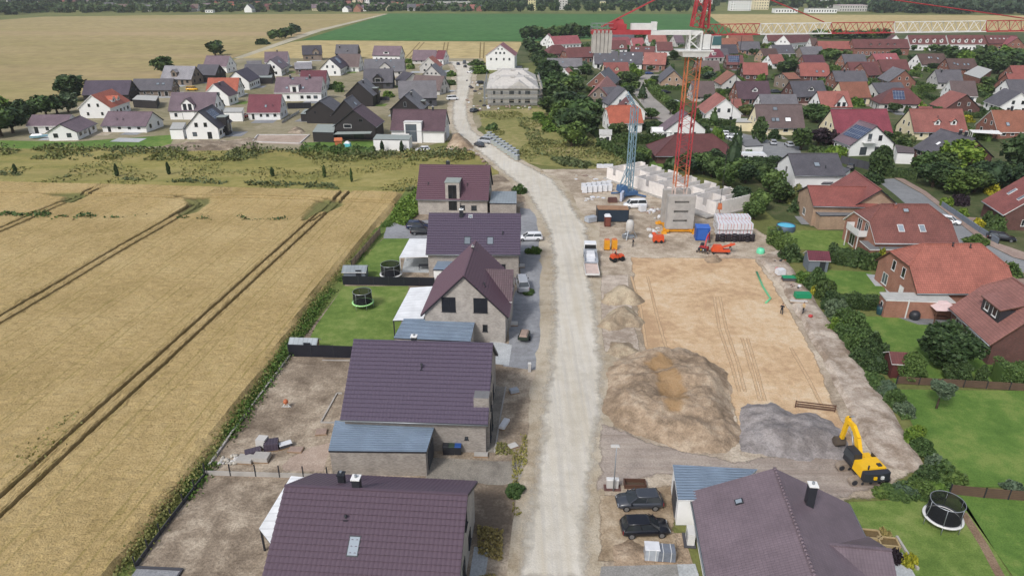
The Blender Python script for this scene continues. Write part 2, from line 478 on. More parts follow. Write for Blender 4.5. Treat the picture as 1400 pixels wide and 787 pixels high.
ROOF = dict(
 plum=T('plum_tiles', (100, 78, 86)), plumred=T('plum_red_tiles', (108, 76, 84), spec=.3), violet=T('violet_grey_tiles', (88, 78, 92)),
 mauve=T('mauve_tiles', (128, 110, 118)), maroon=T('maroon_tiles', (122, 66, 76)), slate=T('slate_grey_tiles', (104, 102, 108)),
 grey=T('grey_tiles', (128, 126, 130)), lgrey=T('light_grey_tiles', (166, 164, 168)), dgrey=T('charcoal_tiles', (84, 80, 88)),
 brown=T('brown_tiles', (104, 82, 76)), bgrey=T('brown_grey_tiles', (116, 100, 98)), orange=T('orange_tiles', (192, 108, 84)),
 salmon=T('salmon_tiles', (168, 108, 98)), red=T('red_tiles', (156, 94, 86)), dred=T('dark_red_tiles', (118, 74, 72)),
 crimson=T('crimson_tiles', (144, 72, 84)), pink=T('pink_red_tiles', (168, 98, 102)), rust=T('rust_tiles', (156, 104, 84), moss=C(96, 84, 70)),
 clay=T('clay_pan_tiles', (174, 110, 96), moss=C(92, 58, 52), gap=.4, bump=1.2, row=.38), clayd=T('dark_clay_tiles', (146, 95, 86), moss=C(96, 64, 58), gap=.4, bump=1.2, row=.38),
 claym=T('mauve_clay_tiles', (160, 114, 106), moss=C(104, 72, 66), gap=.4, bump=1.2, row=.38), corner=T('fine_taupe_tiles', (126, 112, 120), row=.3, colw=.24, gap=.74, var=.05, bump=.45),
 hero1=plain('glazed_aubergine_tiles', C(93, 78, 89), .42, var=.08, scale=3), hero2=plain('glazed_violet_tiles', C(90, 80, 96), .42, var=.08, scale=3),
 hero3=plain('engobed_plum_tiles', C(100, 76, 86), .5, var=.08, scale=3), hero5=plain('engobed_plum_red_tiles', C(103, 77, 87), .5, var=.08, scale=3))
M_PV = None
def pv_mat():
 global M_PV
 if M_PV: return M_PV
 m, nt, b, out = newmat('solar_cells')
 br = N(nt, 'ShaderNodeTexBrick', offset=0.0)
 br.inputs['Scale'].default_value = 1.0; br.inputs['Brick Width'].default_value = 1.0; br.inputs['Row Height'].default_value = 1.65
 br.inputs['Mortar Size'].default_value = 0.03
 br.inputs['Color1'].default_value = C(58, 68, 92); br.inputs['Color2'].default_value = C(66, 78, 104); br.inputs['Mortar'].default_value = C(170, 176, 184)
 nt.links.new(coords(nt, 'UV'), br.inputs['Vector']); nt.links.new(br.outputs[0], b.inputs['Base Color'])
 b.inputs['Roughness'].default_value = .15; b.inputs['Specular IOR Level'].default_value = .7
 M_PV = m; return m
WINC = {}
def window(root, w, h, loc, rz, frame=None, far=False, name='window', pane=None, cols=None):
 """frame with its pane; local -y is the outside"""
 frame = frame or TR_W; pane = pane or M_GLASS
 key = (round(w, 2), round(h, 2), frame.name, far, pane.name)
 if key not in WINC:
  a, b = MB(), MB(); t = .07 if not far else .1; d0, d1 = -.045, .06
  a.boxz(-w / 2, w / 2, d0, d1, 0, t); a.boxz(-w / 2, w / 2, d0, d1, h - t, h)
  a.boxz(-w / 2, -w / 2 + t, d0, d1, t, h - t); a.boxz(w / 2 - t, w / 2, d0, d1, t, h - t)
  if not far:
   if w > 1.0:
    k = max(2, round(w / 1.0))
    for i in range(1, k):
     x = -w / 2 + w * i / k
     a.boxz(x - t / 2, x + t / 2, d0 + .008, d1, t, h - t)
   a.boxz(-w / 2 - .06, w / 2 + .06, -.11, .02, -.05, -.004)
   b.boxz(-w / 2 + t * .6, w / 2 - t * .6, -.012, .05, t * .6, h - t * .6)
   WINC[key] = (a.mesh(name + '_frame', frame), b.mesh('pane', pane))
  else:
   a.boxz(-w / 2 + t * .6, w / 2 - t * .6, -.02, .05, t * .6, h - t * .6, mi=1)
   WINC[key] = (a.mesh(name + '_frame', [frame, pane]), None)
 fm, pm = WINC[key]
 o = link(name, fm, root, loc, rz)
 if pm: link('pane', pm, o)
 return o
def face_loc(H, face, u, z):
 """point on a wall face in house coordinates and the window's turn"""
 Lh, Wh = H['Lw'] / 2, H['W'] / 2
 return {'f': ((u, -Wh, z), 0.0), 'b': ((-u, Wh, z), PI), 'r': ((Lh, u, z), PI / 2), 'l': ((-Lh, -u, z), -PI / 2)}[face]
def roof_polys(Lw, W, he, hr, oh, og, hip0, hip1):
 m = (hr - he) / (W / 2); Y = W / 2 + oh
 zs = lambda y: hr - m * abs(y)
 e0 = oh if hip0 >= 1 else og; e1 = oh if hip1 >= 1 else og
 x0, x1 = -Lw / 2 - e0, Lw / 2 + e1
 y0 = Y if hip0 >= 1 else hip0 * W / 2; y1 = Y if hip1 >= 1 else hip1 * W / 2
 r0, r1 = x0 + y0, x1 - y1
 if r0 > r1: r0 = r1 = (r0 + r1) / 2
 polys = []
 for s in (-1, 1):
  p = [(x0, s * Y, zs(Y)), (x1, s * Y, zs(Y))]
  if 0 < y1 < Y: p.append((x1, s * y1, zs(y1)))
  p.append((r1, 0, hr))
  if r1 - r0 > 1e-4: p.append((r0, 0, hr))
  if 0 < y0 < Y: p.append((x0, s * y0, zs(y0)))
  polys.append(p if s < 0 else p[::-1])
 if y0 > 0: polys.append([(x0, y0, zs(y0)), (x0, -y0, zs(y0)), (r0, 0, hr)])
 if y1 > 0: polys.append([(x1, -y1, zs(y1)), (x1, y1, zs(y1)), (r1, 0, hr)])
 return polys, m, (x0, x1, r0, r1, Y)
def thicken(mb, polys, t, mi_top=0, mi_side=1):
 key = lambda p: tuple(round(c, 4) for c in p)
 cnt = {}
 for P in polys:
  mb.poly(P, mi_top); mb.poly([(x, y, z - t) for x, y, z in P][::-1], mi_side)
  for i in range(len(P)):
   a, b = key(P[i]), key(P[(i + 1) % len(P)])
   cnt[frozenset((a, b))] = cnt.get(frozenset((a, b)), []) + [(P[i], P[(i + 1) % len(P)])]
 for es in cnt.values():
  if len(es) == 1:
   a, b = es[0]
   mb.poly([(a[0], a[1], a[2] - t), (b[0], b[1], b[2] - t), b, a], mi_side)
def pan_tiles(mb, x0, x1, Y, hr, m, s, mi=0, row=.47, cw=.36, yin=0.0):
 """real overlapping pan tiles on one slope (s = -1 or 1)"""
 run = math.sqrt(1 + m * m); L = (Y - yin) * run; nr = max(1, round(L / row)); nc = max(1, round((x1 - x0) / cw))
 du = (x1 - x0) / (nc * 4)
 nrm = Vector((0, s * m, 1)).normalized()
 prof = [0.0, .02, .03, .02]
 for r in range(nr):
  d0, d1 = L * r / nr, L * (r + 1) / nr + .03
  i0 = len(mb.v)
  for c in range(nc * 4 + 1):
   p = prof[c % 4]
   x = x0 + c * du
   for d, up in ((d0, -.02), (d1, .095), (d1, -.06)):
    y = yin + d / run
    mb.v.append((x + nrm.x * 0, s * y + nrm.y * (up + p), hr - m * y + nrm.z * (up + p)))
  for c in range(nc * 4):
   a = i0 + c * 3
   q = [(a, a + 1, a + 4, a + 3), (a + 1, a + 2, a + 5, a + 4)]
   for f in q:
    mb.f.append(f if s < 0 else f[::-1]); mb.m.append(mi); mb.sm.append(False)
def slopeM(H, side, x, f, up=0.0):
 """frame lying on a roof slope: X along the ridge, Y up the slope, Z out; f = 0 eave of the wall .. 1 ridge"""
 W2, m, hr = H['W'] / 2, H['m'], H['hr']
 y = side * W2 * (1 - f); z = hr - m * abs(y)
 n = Vector((0, side * m, 1)).normalized()
 Yv = Vector((0, -side, m)).normalized()
 Xv = Yv.cross(n)
 o = Vector((x, y, z)) + n * up
 return Matrix(((Xv.x, Yv.x, n.x, o.x), (Xv.y, Yv.y, n.y, o.y), (Xv.z, Yv.z, n.z, o.z), (0, 0, 0, 1)))
def skylight(H, side, x, f, w=.78, h=1.2, frame=None, pane=None):
 M = slopeM(H, side, x, f, .02)
 a, b = MB(), MB()
 a.boxz(-w / 2 - .08, w / 2 + .08, -h / 2 - .1, h / 2 + .1, 0, .09)
 b.boxz(-w / 2, w / 2, -h / 2, h / 2, .02, .115)
 o = a.build('skylight', frame or TR_D, H['roof'], M=M)
 if H['far']:
  o.data.materials.append(pane or M_SKYGL)
  a2 = MB(); a2.boxz(-w / 2 - .08, w / 2 + .08, -h / 2 - .1, h / 2 + .1, 0, .09); a2.boxz(-w / 2, w / 2, -h / 2, h / 2, .02, .115, mi=1)
  o.data = a2.mesh('skylight', [frame or TR_D, pane or M_SKYGL])
 else:
  b.build('skylight_pane', pane or M_SKYGL, H['roof'], M=M)
 return o
def chimney(H, x, side=0, f=1.0, h=1.1, w=.55, mat=None, cap=None, d=None):
 W2, m, hr = H['W'] / 2, H['m'], H['hr']
 y = side * W2 * (1 - f); z = hr - m * abs(y); d = d or w
 a = MB(); a.boxz(-w / 2, w / 2, -d / 2, d / 2, -1.0, h)
 a.boxz(-w / 2 - .06, w / 2 + .06, -d / 2 - .06, d / 2 + .06, h + .002, h + .1, mi=1)
 a.tube([(0, 0, h + .1), (0, 0, h + .32)], .11, 8, mi=2)
 return a.build('chimney', [mat or TR_D, cap or M_LGREY, TR_G], H['roof'], M=Matrix.Translation((x, y, z)))
def pipe_vent(H, x, side, f, h=.45):
 W2, m, hr = H['W'] / 2, H['m'], H['hr']
 y = side * W2 * (1 - f); z = hr - m * abs(y)
 a = MB(); a.tube([(0, 0, -.2), (0, 0, h)], .07, 8); a.lathe([(.13, h), (.15, h + .06), (.02, h + .14)], 10); a.boxz(-.16, .16, -.2, .2, .0, .06)
 return a.build('vent_pipe', TR_D, H['roof'], M=Matrix.Translation((x, y, z)))
def solar(H, side, x0, x1, f0, f1):
 W2, m = H['W'] / 2, H['m']; run = W2 * math.sqrt(1 + m * m)
 M = slopeM(H, side, 0, 0, .10)
 sx = 1 if side < 0 else -1
 a = MB(); xa, xb = sorted((x0 * sx, x1 * sx))
 a.boxz(xa, xb, f0 * run, f1 * run, 0, .05)
 return a.build('solar_panel', pv_mat(), H['roof'], M=M)
def dormer(H, side, x, w, zt, f=.25, style='gable', wall=None, roofm=None, win=(1.0, 1.1), nwin=1, rise=None, wz=None, frame=None, trim=None):
 """roof dormer; zt = height of its eaves, f = how far up the slope its front stands (negative: flush with the wall)"""
 W2, m, hr = H['W'] / 2, H['m'], H['hr']
 yf = W2 * (1 - f) if f >= 0 else W2 + .02 + (-f - .0001)
 zb = hr - m * yf if f >= 0 else 0.0
 wall = wall or H['wallm']; roofm = roofm or H['roofm']; trim = trim or H['trim']
 s = side
 rise = rise if rise is not None else (w / 2 * .9 if style == 'gable' else .05)
 yb = lambda z: (hr - z) / m            # where the main roof reaches height z
 a = MB(); h2 = w / 2
 ztop = zt + (rise if style == 'gable' else 0)
 lo = zb - .35 if f >= 0 else 0.0
 fr = [(-h2, -yf, lo), (h2, -yf, lo), (h2, -yf, zt)] + ([(0, -yf, zt + rise)] if style == 'gable' else []) + [(-h2, -yf, zt)]
 a.poly(fr)
 back = -max(0.0, yb(zt) - .1)
 for q in (-1, 1):
  P = [(q * h2, -yf, lo), (q * h2, back, lo), (q * h2, back, zt), (q * h2, -yf, zt)]
  a.poly(P if q > 0 else P[::-1])
 MR = Matrix.Translation((x, 0, 0)) @ (Matrix.Identity(4) if s < 0 else Matrix.Rotation(PI, 4, 'Z'))
 d = a.build('dormer', wall, H['root'], M=MR)
 r = MB(); o = .22
 if style == 'gable':
  dm = rise / h2; zr = zt + rise + .12; yr = -max(0.0, yb(zr) - .02)
  for q in (-1, 1):
   ze = zr - dm * (h2 + o); ye = -max(0.0, yb(ze) - .02)
   P = [(q * (h2 + o), -yf - .25, ze), (0, -yf - .25, zr), (0, yr, zr), (q * (h2 + o), ye, ze)]
   if q > 0: P = P[::-1]
   r.poly(P); r.poly([(p[0], p[1], p[2] - .14) for p in P][::-1], 1)
   e0, e1 = (q * (h2 + o), -yf - .25, ze), (0, -yf - .25, zr)
   Q = [e0, (e0[0], e0[1], e0[2] - .14), (e1[0], e1[1], e1[2] - .14), e1]
   r.poly(Q if q > 0 else Q[::-1], 1)
   b0, b1 = (q * (h2 + o), -yf - .25, ze), (q * (h2 + o), ye, ze)
   Q = [b0, b1, (b1[0], b1[1], b1[2] - .14), (b0[0], b0[1], b0[2] - .14)]
   r.poly(Q if q > 0 else Q[::-1], 1)
 elif style == 'shed':
  zb2 = zt + rise; y2 = -max(0.0, yb(zb2 + .1) - .05)
  P = [(-h2 - o, -yf - .3, zt + .02), (h2 + o, -yf - .3, zt + .02), (h2 + o, y2, zb2 + .12), (-h2 - o, y2, zb2 + .12)]
  thicken(r, [P], .16)
 else:
  r.boxz(-h2 - .1, h2 + .1, -yf - .12, back - .3, zt, zt + .16, mi=0)
 r.build('dormer_roof', [roofm if style != 'flat' else trim, trim], d)
 for i in range(nwin):
  u = (i - (nwin - 1) / 2) * (w / max(nwin, 1)) * .86
  window(d, win[0], win[1], (u, -yf, wz if wz is not None else max(zb + .15, zt - win[1] - .15)), 0, frame, H['far'])
 return d
LABELS = {}
def house(label, p1, p2, hr, W, roof, wall, he=None, e=None, ang=None, L=None, hip=(0, 0), oh=.45, og=.3, group=None, trim=None, frame=None,
          feats=(), wins='auto', far=None, cat='house', name='house', parent=None, tiles=False, gw=2, ew=None, seed=0, verge=None, axis=None):
 """p1, p2: surveyed ends of the ridge (photo points at ridge height hr); or p1 + compass ang + length L.
 e: photo point on the eave towards the camera, solves the eave height."""
 if p2 is not None:
  a, b = G(p1, hr), G(p2, hr)
 else:
  a = G(p1, hr); b = a + Vector((math.cos(R(ang)), math.sin(R(ang)), 0)) * L
 d = (b - a); rl = d.length; rot = math.atan2(d.y, d.x); d.normalize()
 if p2 is not None and axis is not None: rot = axis
 ext = [((W / 2 + oh) - oh) if hp >= 1 else hp * W / 2 - og for hp in hip]
 Lw = rl + ext[0] + ext[1]
 mid = (a + b) / 2 + d * (ext[1] - ext[0]) / 2
 nrm = Vector((d.y, -d.x, 0))          # local -y
 if e is not None:
  r = ray(*e)
  k = (Vector((mid.x, mid.y)) + Vector((nrm.x, nrm.y)) * (W / 2 + oh))
  den = r.x * nrm.x + r.y * nrm.y
  t = (k.x * nrm.x + k.y * nrm.y) / den
  ze = CAMH + r.z * t
  he = (ze * (W / 2) + hr * oh) / (W / 2 + oh)
 if he is None: he = hr - W / 2 * .9
 he = min(max(he, 2.3), hr - 1.0)
 dist = mid.length
 far = dist > 190 if far is None else far
 root = parent if parent is not None else thing(name, label, cat, (mid.x, mid.y, 0), rot, group)
 rl_ = Matrix.Identity(4)
 if parent is not None:
  rl_ = (Matrix.Translation(parent.location) @ Matrix.Rotation(parent.rotation_euler.z, 4, 'Z')).inverted() @ Matrix.Translation((mid.x, mid.y, 0)) @ Matrix.Rotation(rot, 4, 'Z')
 wallm = WALL[wall] if isinstance(wall, str) else wall; roofm = ROOF[roof] if isinstance(roof, str) else roof
 trim = trim or (TR_W if wall in ('w', 'c', 'l') and random.random() < .3 else TR_D)
 frame = frame or (TR_D if wall in ('k', 'd', 'g', 'gl') else TR_W)
 polys, m, (x0, x1, r0, r1, Y) = roof_polys(Lw, W, he, hr, oh, og, hip[0], hip[1])
 t = .2
 wz = lambda y: hr - m * abs(y) - t - .01
 w = MB(); l2, W2 = Lw / 2, W / 2
 for s in (-1, 1):
  P = [(-l2, s * W2, 0), (l2, s * W2, 0), (l2, s * W2, wz(W2)), (-l2, s * W2, wz(W2))]
  w.poly(P if s < 0 else P[::-1])
 for q, hp in ((-1, hip[0]), (1, hip[1])):
  yh = W2 if hp >= 1 else hp * W2
  P = [(q * l2, -W2, 0), (q * l2, W2, 0), (q * l2, W2, wz(W2))]
  if hp < 1:
   if yh > 0: P += [(q * l2, yh, wz(yh)), (q * l2, -yh, wz(yh))]
   else: P += [(q * l2, 0, wz(0))]
  P += [(q * l2, -W2, wz(W2))]
  w.poly(P if q > 0 else P[::-1])
 sub = '' if parent is None else 'wing_'
 wo = w.build(sub + 'wall', wallm, root, M=rl_)
 rm = MB(); thicken(rm, polys, t)
 if tiles:
  for s in (-1, 1): pan_tiles(rm, x0, x1, Y + .04, hr + .03, m, s)
 if dist < 260:
  rm.beam((r0, 0, hr + .05), (r1, 0, hr + .05), .24, .14, 0)
  for hp, xe, rr in ((hip[0], x0, r0), (hip[1], x1, r1)):
   if hp > 0:
    yh = Y if hp >= 1 else hp * W2
    for s in (-1, 1): rm.beam((xe, s * yh, hr - m * yh + .05), (rr, 0, hr + .05), .22, .12, 0)
  for s in (-1, 1):
   rm.tube([(x0, s * (Y + .07), hr - m * Y - .12), (x1, s * (Y + .07), hr - m * Y - .12)], .075, 6, mi=2)
 ro = rm.build(sub + 'roof', [roofm, verge or trim, TR_G], root, M=rl_)
 H = dict(root=root, roof=ro, wallo=wo, Lw=Lw, W=W, he=he, hr=hr, m=m, far=far, wallm=wallm, roofm=roofm, trim=trim, frame=frame, rot=rot, mid=mid, mloc=rl_, dist=dist)
 if parent is not None: H['root'] = wo
 rnd = random.Random(hash(label) % 1000 + seed if parent is None else seed)
 rnd = random.Random(int(abs(mid.x * 13 + mid.y * 7)) + seed)
 if wins == 'auto':
  for face, n in (('f', (0, -1)), ('b', (0, 1)), ('l', (-1, 0)), ('r', (1, 0))):
   nw = Vector((n[0] * math.cos(rot) - n[1] * math.sin(rot), n[0] * math.sin(rot) + n[1] * math.cos(rot)))
   half = W2 if face in 'fb' else l2
   c = Vector((mid.x, mid.y)) + nw * half
   if nw.dot(-c) / c.length < .08: continue
   wide = Lw if face in 'fb' else W
   if face in 'fb':
    k = ew or max(2, int(wide / 3.0))
    for row in range(2 if he > 5.2 else 1):
     for i in range(k):
      u = (i + .5) / k * wide * .9 - wide * .45 + rnd.uniform(-.15, .15)
      ww = rnd.choice((1.0, 1.2, 1.6)) ; hh = 1.25; z = .95 + row * 2.75
      if row == 0 and rnd.random() < .3: hh, z = 2.1, .1
      if z + hh > he - .2: hh = he - .25 - z
      if hh < .5: continue
      lo, rz = face_loc(H, face, u, z); window(H['root'], ww, hh, lo, rz, frame, far)
   else:
    hp = hip[0] if face == 'l' else hip[1]
    for u in (-W * .24, W * .22):
     z = .9; hh = 1.3
     if rnd.random() < .25: hh, z = 2.1, .1
     hh = min(hh, he - .2 - z) if hp >= 1 else hh
     if hh > .5:
      lo, rz = face_loc(H, face, u, z); window(H['root'], rnd.choice((1.0, 1.3)), hh, lo, rz, frame, far)
     zu = max(3.5, he * .5 + 1.9) if he > 2.2 else 3.5
     if hp < 1 and gw == 2:
      room = hr - t - (zu + 1.3) - m * (W * .15 + .5)
      if room > 0:
                            lo, rz = face_loc(H, face, u * .62, zu); window(H['root'], 1.0, 1.3, lo, rz, frame, far)
    if hp < 1 and gw == 1:
     lo, rz = face_loc(H, face, 0, max(3.5, he)); window(H['root'], 1.2, 1.3, lo, rz, frame, far)
 elif wins:
  for wn in wins:
   face, u, z, ww, hh = wn[:5]
   lo, rz = face_loc(H, face, u, z)
   window(H['root'], ww, hh, lo, rz, wn[5] if len(wn) > 5 and wn[5] else frame, far, wn[6] if len(wn) > 6 else 'window', wn[7] if len(wn) > 7 else None)
 for ft in feats:
  k = ft[0]; a_ = ft[1:]
  kw = a_[-1] if a_ and isinstance(a_[-1], dict) else {}
  ar = a_[:-1] if kw else a_
  {'sky': skylight, 'chim': chimney, 'pv': solar, 'dorm': dormer, 'vent': pipe_vent}[k](H, *ar, **kw)
 return H
def flat_building(label, corners, h, wall, roofm, name='garage', cat='garage', group=None, z0=0.0, par=.18, trim=None, over=0.12, parent=None, slope=0.0, ribs=0):
 """flat-roofed box on four map corners (front-left, front-right, back-right, back-left)"""
 P = [Vector(c[:2]) for c in corners]
 o = sum(P, Vector((0, 0))) / 4
 rot = math.atan2((P[1] - P[0]).y, (P[1] - P[0]).x)
 root = parent or thing(name, label, cat, (o.x, o.y, 0), rot, group)
 Ri = Matrix.Rotation(-rot, 2)
 Q = [Ri @ (p - o) for p in P]
 if parent is not None:
  inv = (Matrix.Translation(parent.location) @ Matrix.Rotation(parent.rotation_euler.z, 4, 'Z')).inverted()
  Q = [Vector((inv @ Vector((p.x, p.y, 0)))[:2]) for p in P]
 hz = [h, h, h + slope, h + slope]
 w = MB()
 for i in range(4):
  j = (i + 1) % 4
  w.poly([(Q[i].x, Q[i].y, z0), (Q[j].x, Q[j].y, z0), (Q[j].x, Q[j].y, hz[j]), (Q[i].x, Q[i].y, hz[i])])
 wo = w.build('wall' if parent is None else 'annex_wall', WALL[wall] if isinstance(wall, str) else wall, root)
 c = sum(Q, Vector((0, 0))) / 4
 E = [q + (q - c).normalized() * over for q in Q]
 r = MB(); thicken(r, [[(E[i].x, E[i].y, hz[i] + par) for i in range(4)]], par - .005)
 if ribs:
  n = int((E[3] - E[0]).length / ribs)
  for k in range(n):
   f = (k + .5) / n; a, b = E[0].lerp(E[3], f), E[1].lerp(E[2], f); z = h + slope * f + par + .03
   r.beam((a.x, a.y, z), (b.x, b.y, z), .15, .09)
 r.build('roof' if parent is None else 'annex_roof', [roofm, trim or TR_D], root)
 return root, Q, wo
LM = dict(
 dark=leaf_mat('dark_leaves', (0.025, 0.045, 0.018, 1), (0.045, 0.080, 0.027, 1), (0.081, 0.125, 0.043, 1)),
 mid=leaf_mat('mid_leaves', (0.040, 0.073, 0.022, 1), (0.070, 0.122, 0.035, 1), (0.119, 0.181, 0.053, 1)),
 fresh=leaf_mat('fresh_leaves', (0.044, 0.088, 0.015, 1), (0.094, 0.169, 0.027, 1), (0.163, 0.237, 0.044, 1)),
 yellow=leaf_mat('yellow_leaves', (0.125, 0.138, 0.015, 1), (0.275, 0.275, 0.025, 1), (0.425, 0.388, 0.037, 1)),
 purple=leaf_mat('purple_leaves', (0.015, 0.011, 0.015, 1), (0.035, 0.022, 0.030, 1), (0.062, 0.040, 0.050, 1)),
 grey=leaf_mat('grey_green_leaves', (0.044, 0.075, 0.044, 1), (0.088, 0.131, 0.075, 1), (0.150, 0.200, 0.125, 1)),
 conifer=leaf_mat('conifer_needles', (0.018, 0.035, 0.018, 1), (0.033, 0.060, 0.027, 1), (0.056, 0.094, 0.040, 1)),
 dry=leaf_mat('dry_grass_blades', (0.163, 0.144, 0.062, 1), (0.263, 0.225, 0.094, 1), (0.375, 0.325, 0.150, 1)),
 meadow=leaf_mat('meadow_blades', (0.125, 0.138, 0.044, 1), (0.188, 0.188, 0.056, 1), (0.263, 0.244, 0.088, 1)), scrub=leaf_mat('scrub_leaves', (0.062, 0.081, 0.031, 1), (0.106, 0.131, 0.050, 1), (0.175, 0.188, 0.075, 1)))
M_BARK = plain('bark', C(84, 70, 58), .9, var=.3, scale=4)
def leaf_cloud(P, size, seed, up=.35, flat=False):
 """one bent leaf-spray quad per point"""
 r = np.random.default_rng(seed); n = len(P)
 d = r.normal(size=(n, 3)); d[:, 2] += up * 2; d /= np.linalg.norm(d, axis=1)[:, None]
 a = np.cross(d, r.normal(size=(n, 3))); a /= np.linalg.norm(a, axis=1)[:, None]
 b = np.cross(d, a)
 s = size * r.uniform(.6, 1.4, (n, 1))
 V = np.stack([P - a * s - b * s * .6, P + a * s * .3 - b * s * .9 , P + a * s + b * s * .55, P - a * s * .35 + b * s * .85], 1).reshape(-1, 3)
 F = np.arange(n * 4).reshape(n, 4)
 return V, F
def shape_points(kind, n, seed):
 r = np.random.default_rng(seed)
 if kind == 'round' or kind == 'bush':
  k = 34 if kind == 'round' else 22
  c = r.normal(size=(k, 3)); c /= np.linalg.norm(c, axis=1)[:, None]
  c *= (r.uniform(.25, 1, (k, 1)) ** .45) * r.uniform(.62, .88, (k, 1))
  if kind == 'bush': c[:, 2] = np.abs(c[:, 2]) * .95
  rad = r.uniform(.2, .38, k)
  w = rad ** 2; w /= w.sum()
  i = r.choice(k, n, p=w)
  q = r.normal(size=(n, 3)); q /= np.linalg.norm(q, axis=1)[:, None]
  q *= r.uniform(.55, 1.05, (n, 1)) ** .5 * rad[i][:, None]
  P = c[i] + q
  if kind == 'bush': P[:, 2] = np.maximum(P[:, 2], .02)
  return P
 if kind == 'cone':
  z = 1 - np.sqrt(r.uniform(0, 1, n)); lay = .8 + .2 * np.sin(z * 38 + r.uniform(0, 1, n))
  t = r.uniform(0, 2 * PI, n); rr = (1 - z) ** .8 * lay * (.75 + .25 * np.cos(5 * t + z * 9)) * r.uniform(.6, 1.05, n)
  return np.stack([rr * np.cos(t), rr * np.sin(t), z * 2 - 1], 1)
 if kind == 'column':
  z = r.uniform(0, 1, n); t = r.uniform(0, 2 * PI, n)
  prof = np.minimum(1, 3.2 * z + .55) * np.clip((1.04 - z) * 2.3, 0, 1) ** .6
  rr = prof * (.86 + .14 * np.sin(t * 3 + z * 11)) * r.uniform(.8, 1.06, n)
  return np.stack([rr * np.cos(t), rr * np.sin(t), z * 2 - 1], 1)
 if kind == 'willow':
  k = 60; c = r.normal(size=(k, 3)); c /= np.linalg.norm(c, axis=1)[:, None]; c[:, 2] = np.abs(c[:, 2]) * .8 + .1; c *= .85
  i = r.choice(k, n); d = r.uniform(0, 1, n) ** 1.2
  P = c[i] + r.normal(size=(n, 3)) * .05; P[:, 2] -= d * 1.1; P[:, :2] *= (1 + .12 * d)[:, None]
  return P
PROTO = {}
def crown_mesh(kind, lod, v):
 key = (kind, lod, v)
 if key not in PROTO:
  n, s = {'hi': (5200, .06), 'mid': (2000, .092), 'lo': (620, .15), 'far': (170, .27)}[lod]
  if kind == 'cone': s *= .8
  V, F = leaf_cloud(shape_points(kind, n, 11 + v * 7), s, 5 + v, up={'cone': .1, 'willow': -.1}.get(kind, .45))
  bm = bmesh.new(); bmesh.ops.create_icosphere(bm, subdivisions=2, radius=.62)
  for q in bm.verts:
   q.co *= 1 + .35 * mnoise.noise(q.co * 2.3 + Vector((v, 0, 0)))
   if kind == 'bush': q.co.z = max(q.co.z, 0)
   if kind == 'cone':
    zz = q.co.z / .62; k = max(.05, .5 - .45 * zz); q.co.x *= k * 1.5; q.co.y *= k * 1.5; q.co.z *= 1.4
   if kind == 'column': q.co.z *= 1.35
  base = len(V); V2 = np.array([q.co[:] for q in bm.verts]); bm.verts.index_update()
  F3 = np.array([[w.index for w in f.verts] for f in bm.faces]); bm.free()
  F3 = np.concatenate([F3, F3[:, 2:3]], 1) + base
  me = bpy.data.meshes.new('crown')
  VV = np.concatenate([V, V2]);
  me.from_pydata([tuple(p) for p in VV], [], [tuple(f) for f in F] + [tuple(f[:3]) for f in F3])
  me.materials.append(LM['mid']); me.update()
  PROTO[key] = me
 return PROTO[key]
def tree(label, p, h, r, kind='round', col='mid', group=None, name=None, trunk=.3, world=False, cat=None, lod=None, z0=0.0):
 """trunk and limbs with a leaf crown; p = photo point of its foot (or map position)"""
 g = Vector((p[0], p[1], 0)) if world else G(p)
 d = math.hypot(g.x, g.y)
 lod = lod or ('hi' if d < 115 and r > 1.2 else 'mid' if d < 210 else 'lo' if d < 480 else 'far')
 v = random.randrange(3)
 name = name or {'bush': 'shrub', 'cone': 'conifer', 'column': 'thuja'}.get(kind, 'tree')
 cat = cat or {'bush': 'shrub', 'cone': 'conifer', 'column': 'conifer'}.get(kind, 'tree')
 root = thing(name, label, cat, (g.x, g.y, z0), random.uniform(0, 6.28), group)
 me = crown_mesh(kind, lod, v)
 c = link('crown', me, root)
 if kind == 'bush': c.scale = (r, r, h); c.location = (0, 0, 0)
 elif kind in ('cone', 'column'): c.scale = (r, r, h * .48); c.location = (0, 0, h * .52)
 else:
  zb = h * trunk; c.scale = (r, r * random.uniform(.88, 1.08), (h - zb) / 2); c.location = (0, 0, (h + zb) / 2)
 c.material_slots[0].link = 'OBJECT'; c.material_slots[0].material = LM[col]
 if kind != 'bush' and d < 520:
  t = MB(); tr = max(.07, r * .075)
  zt = h * .62 if kind not in ('cone', 'column') else h * .8
  t.tube([(0, 0, -.2), (tr * .3, 0, zt * .4), (0, tr * .4, zt)], [tr * 1.3, tr, tr * .4], 7)
  if d < 260 and kind in ('round', 'willow'):
   for k in range(4):
    a = k * 1.6 + 1; zb = h * trunk * (.9 + .12 * k)
    t.tube([(0, 0, zb), (math.cos(a) * r * .35, math.sin(a) * r * .35, zb + h * .16), (math.cos(a) * r * .6, math.sin(a) * r * .6, zb + h * .3)], [tr * .6, tr * .4, tr * .15], 5)
  t.build('trunk', M_BARK, root, uv=False)
 return root
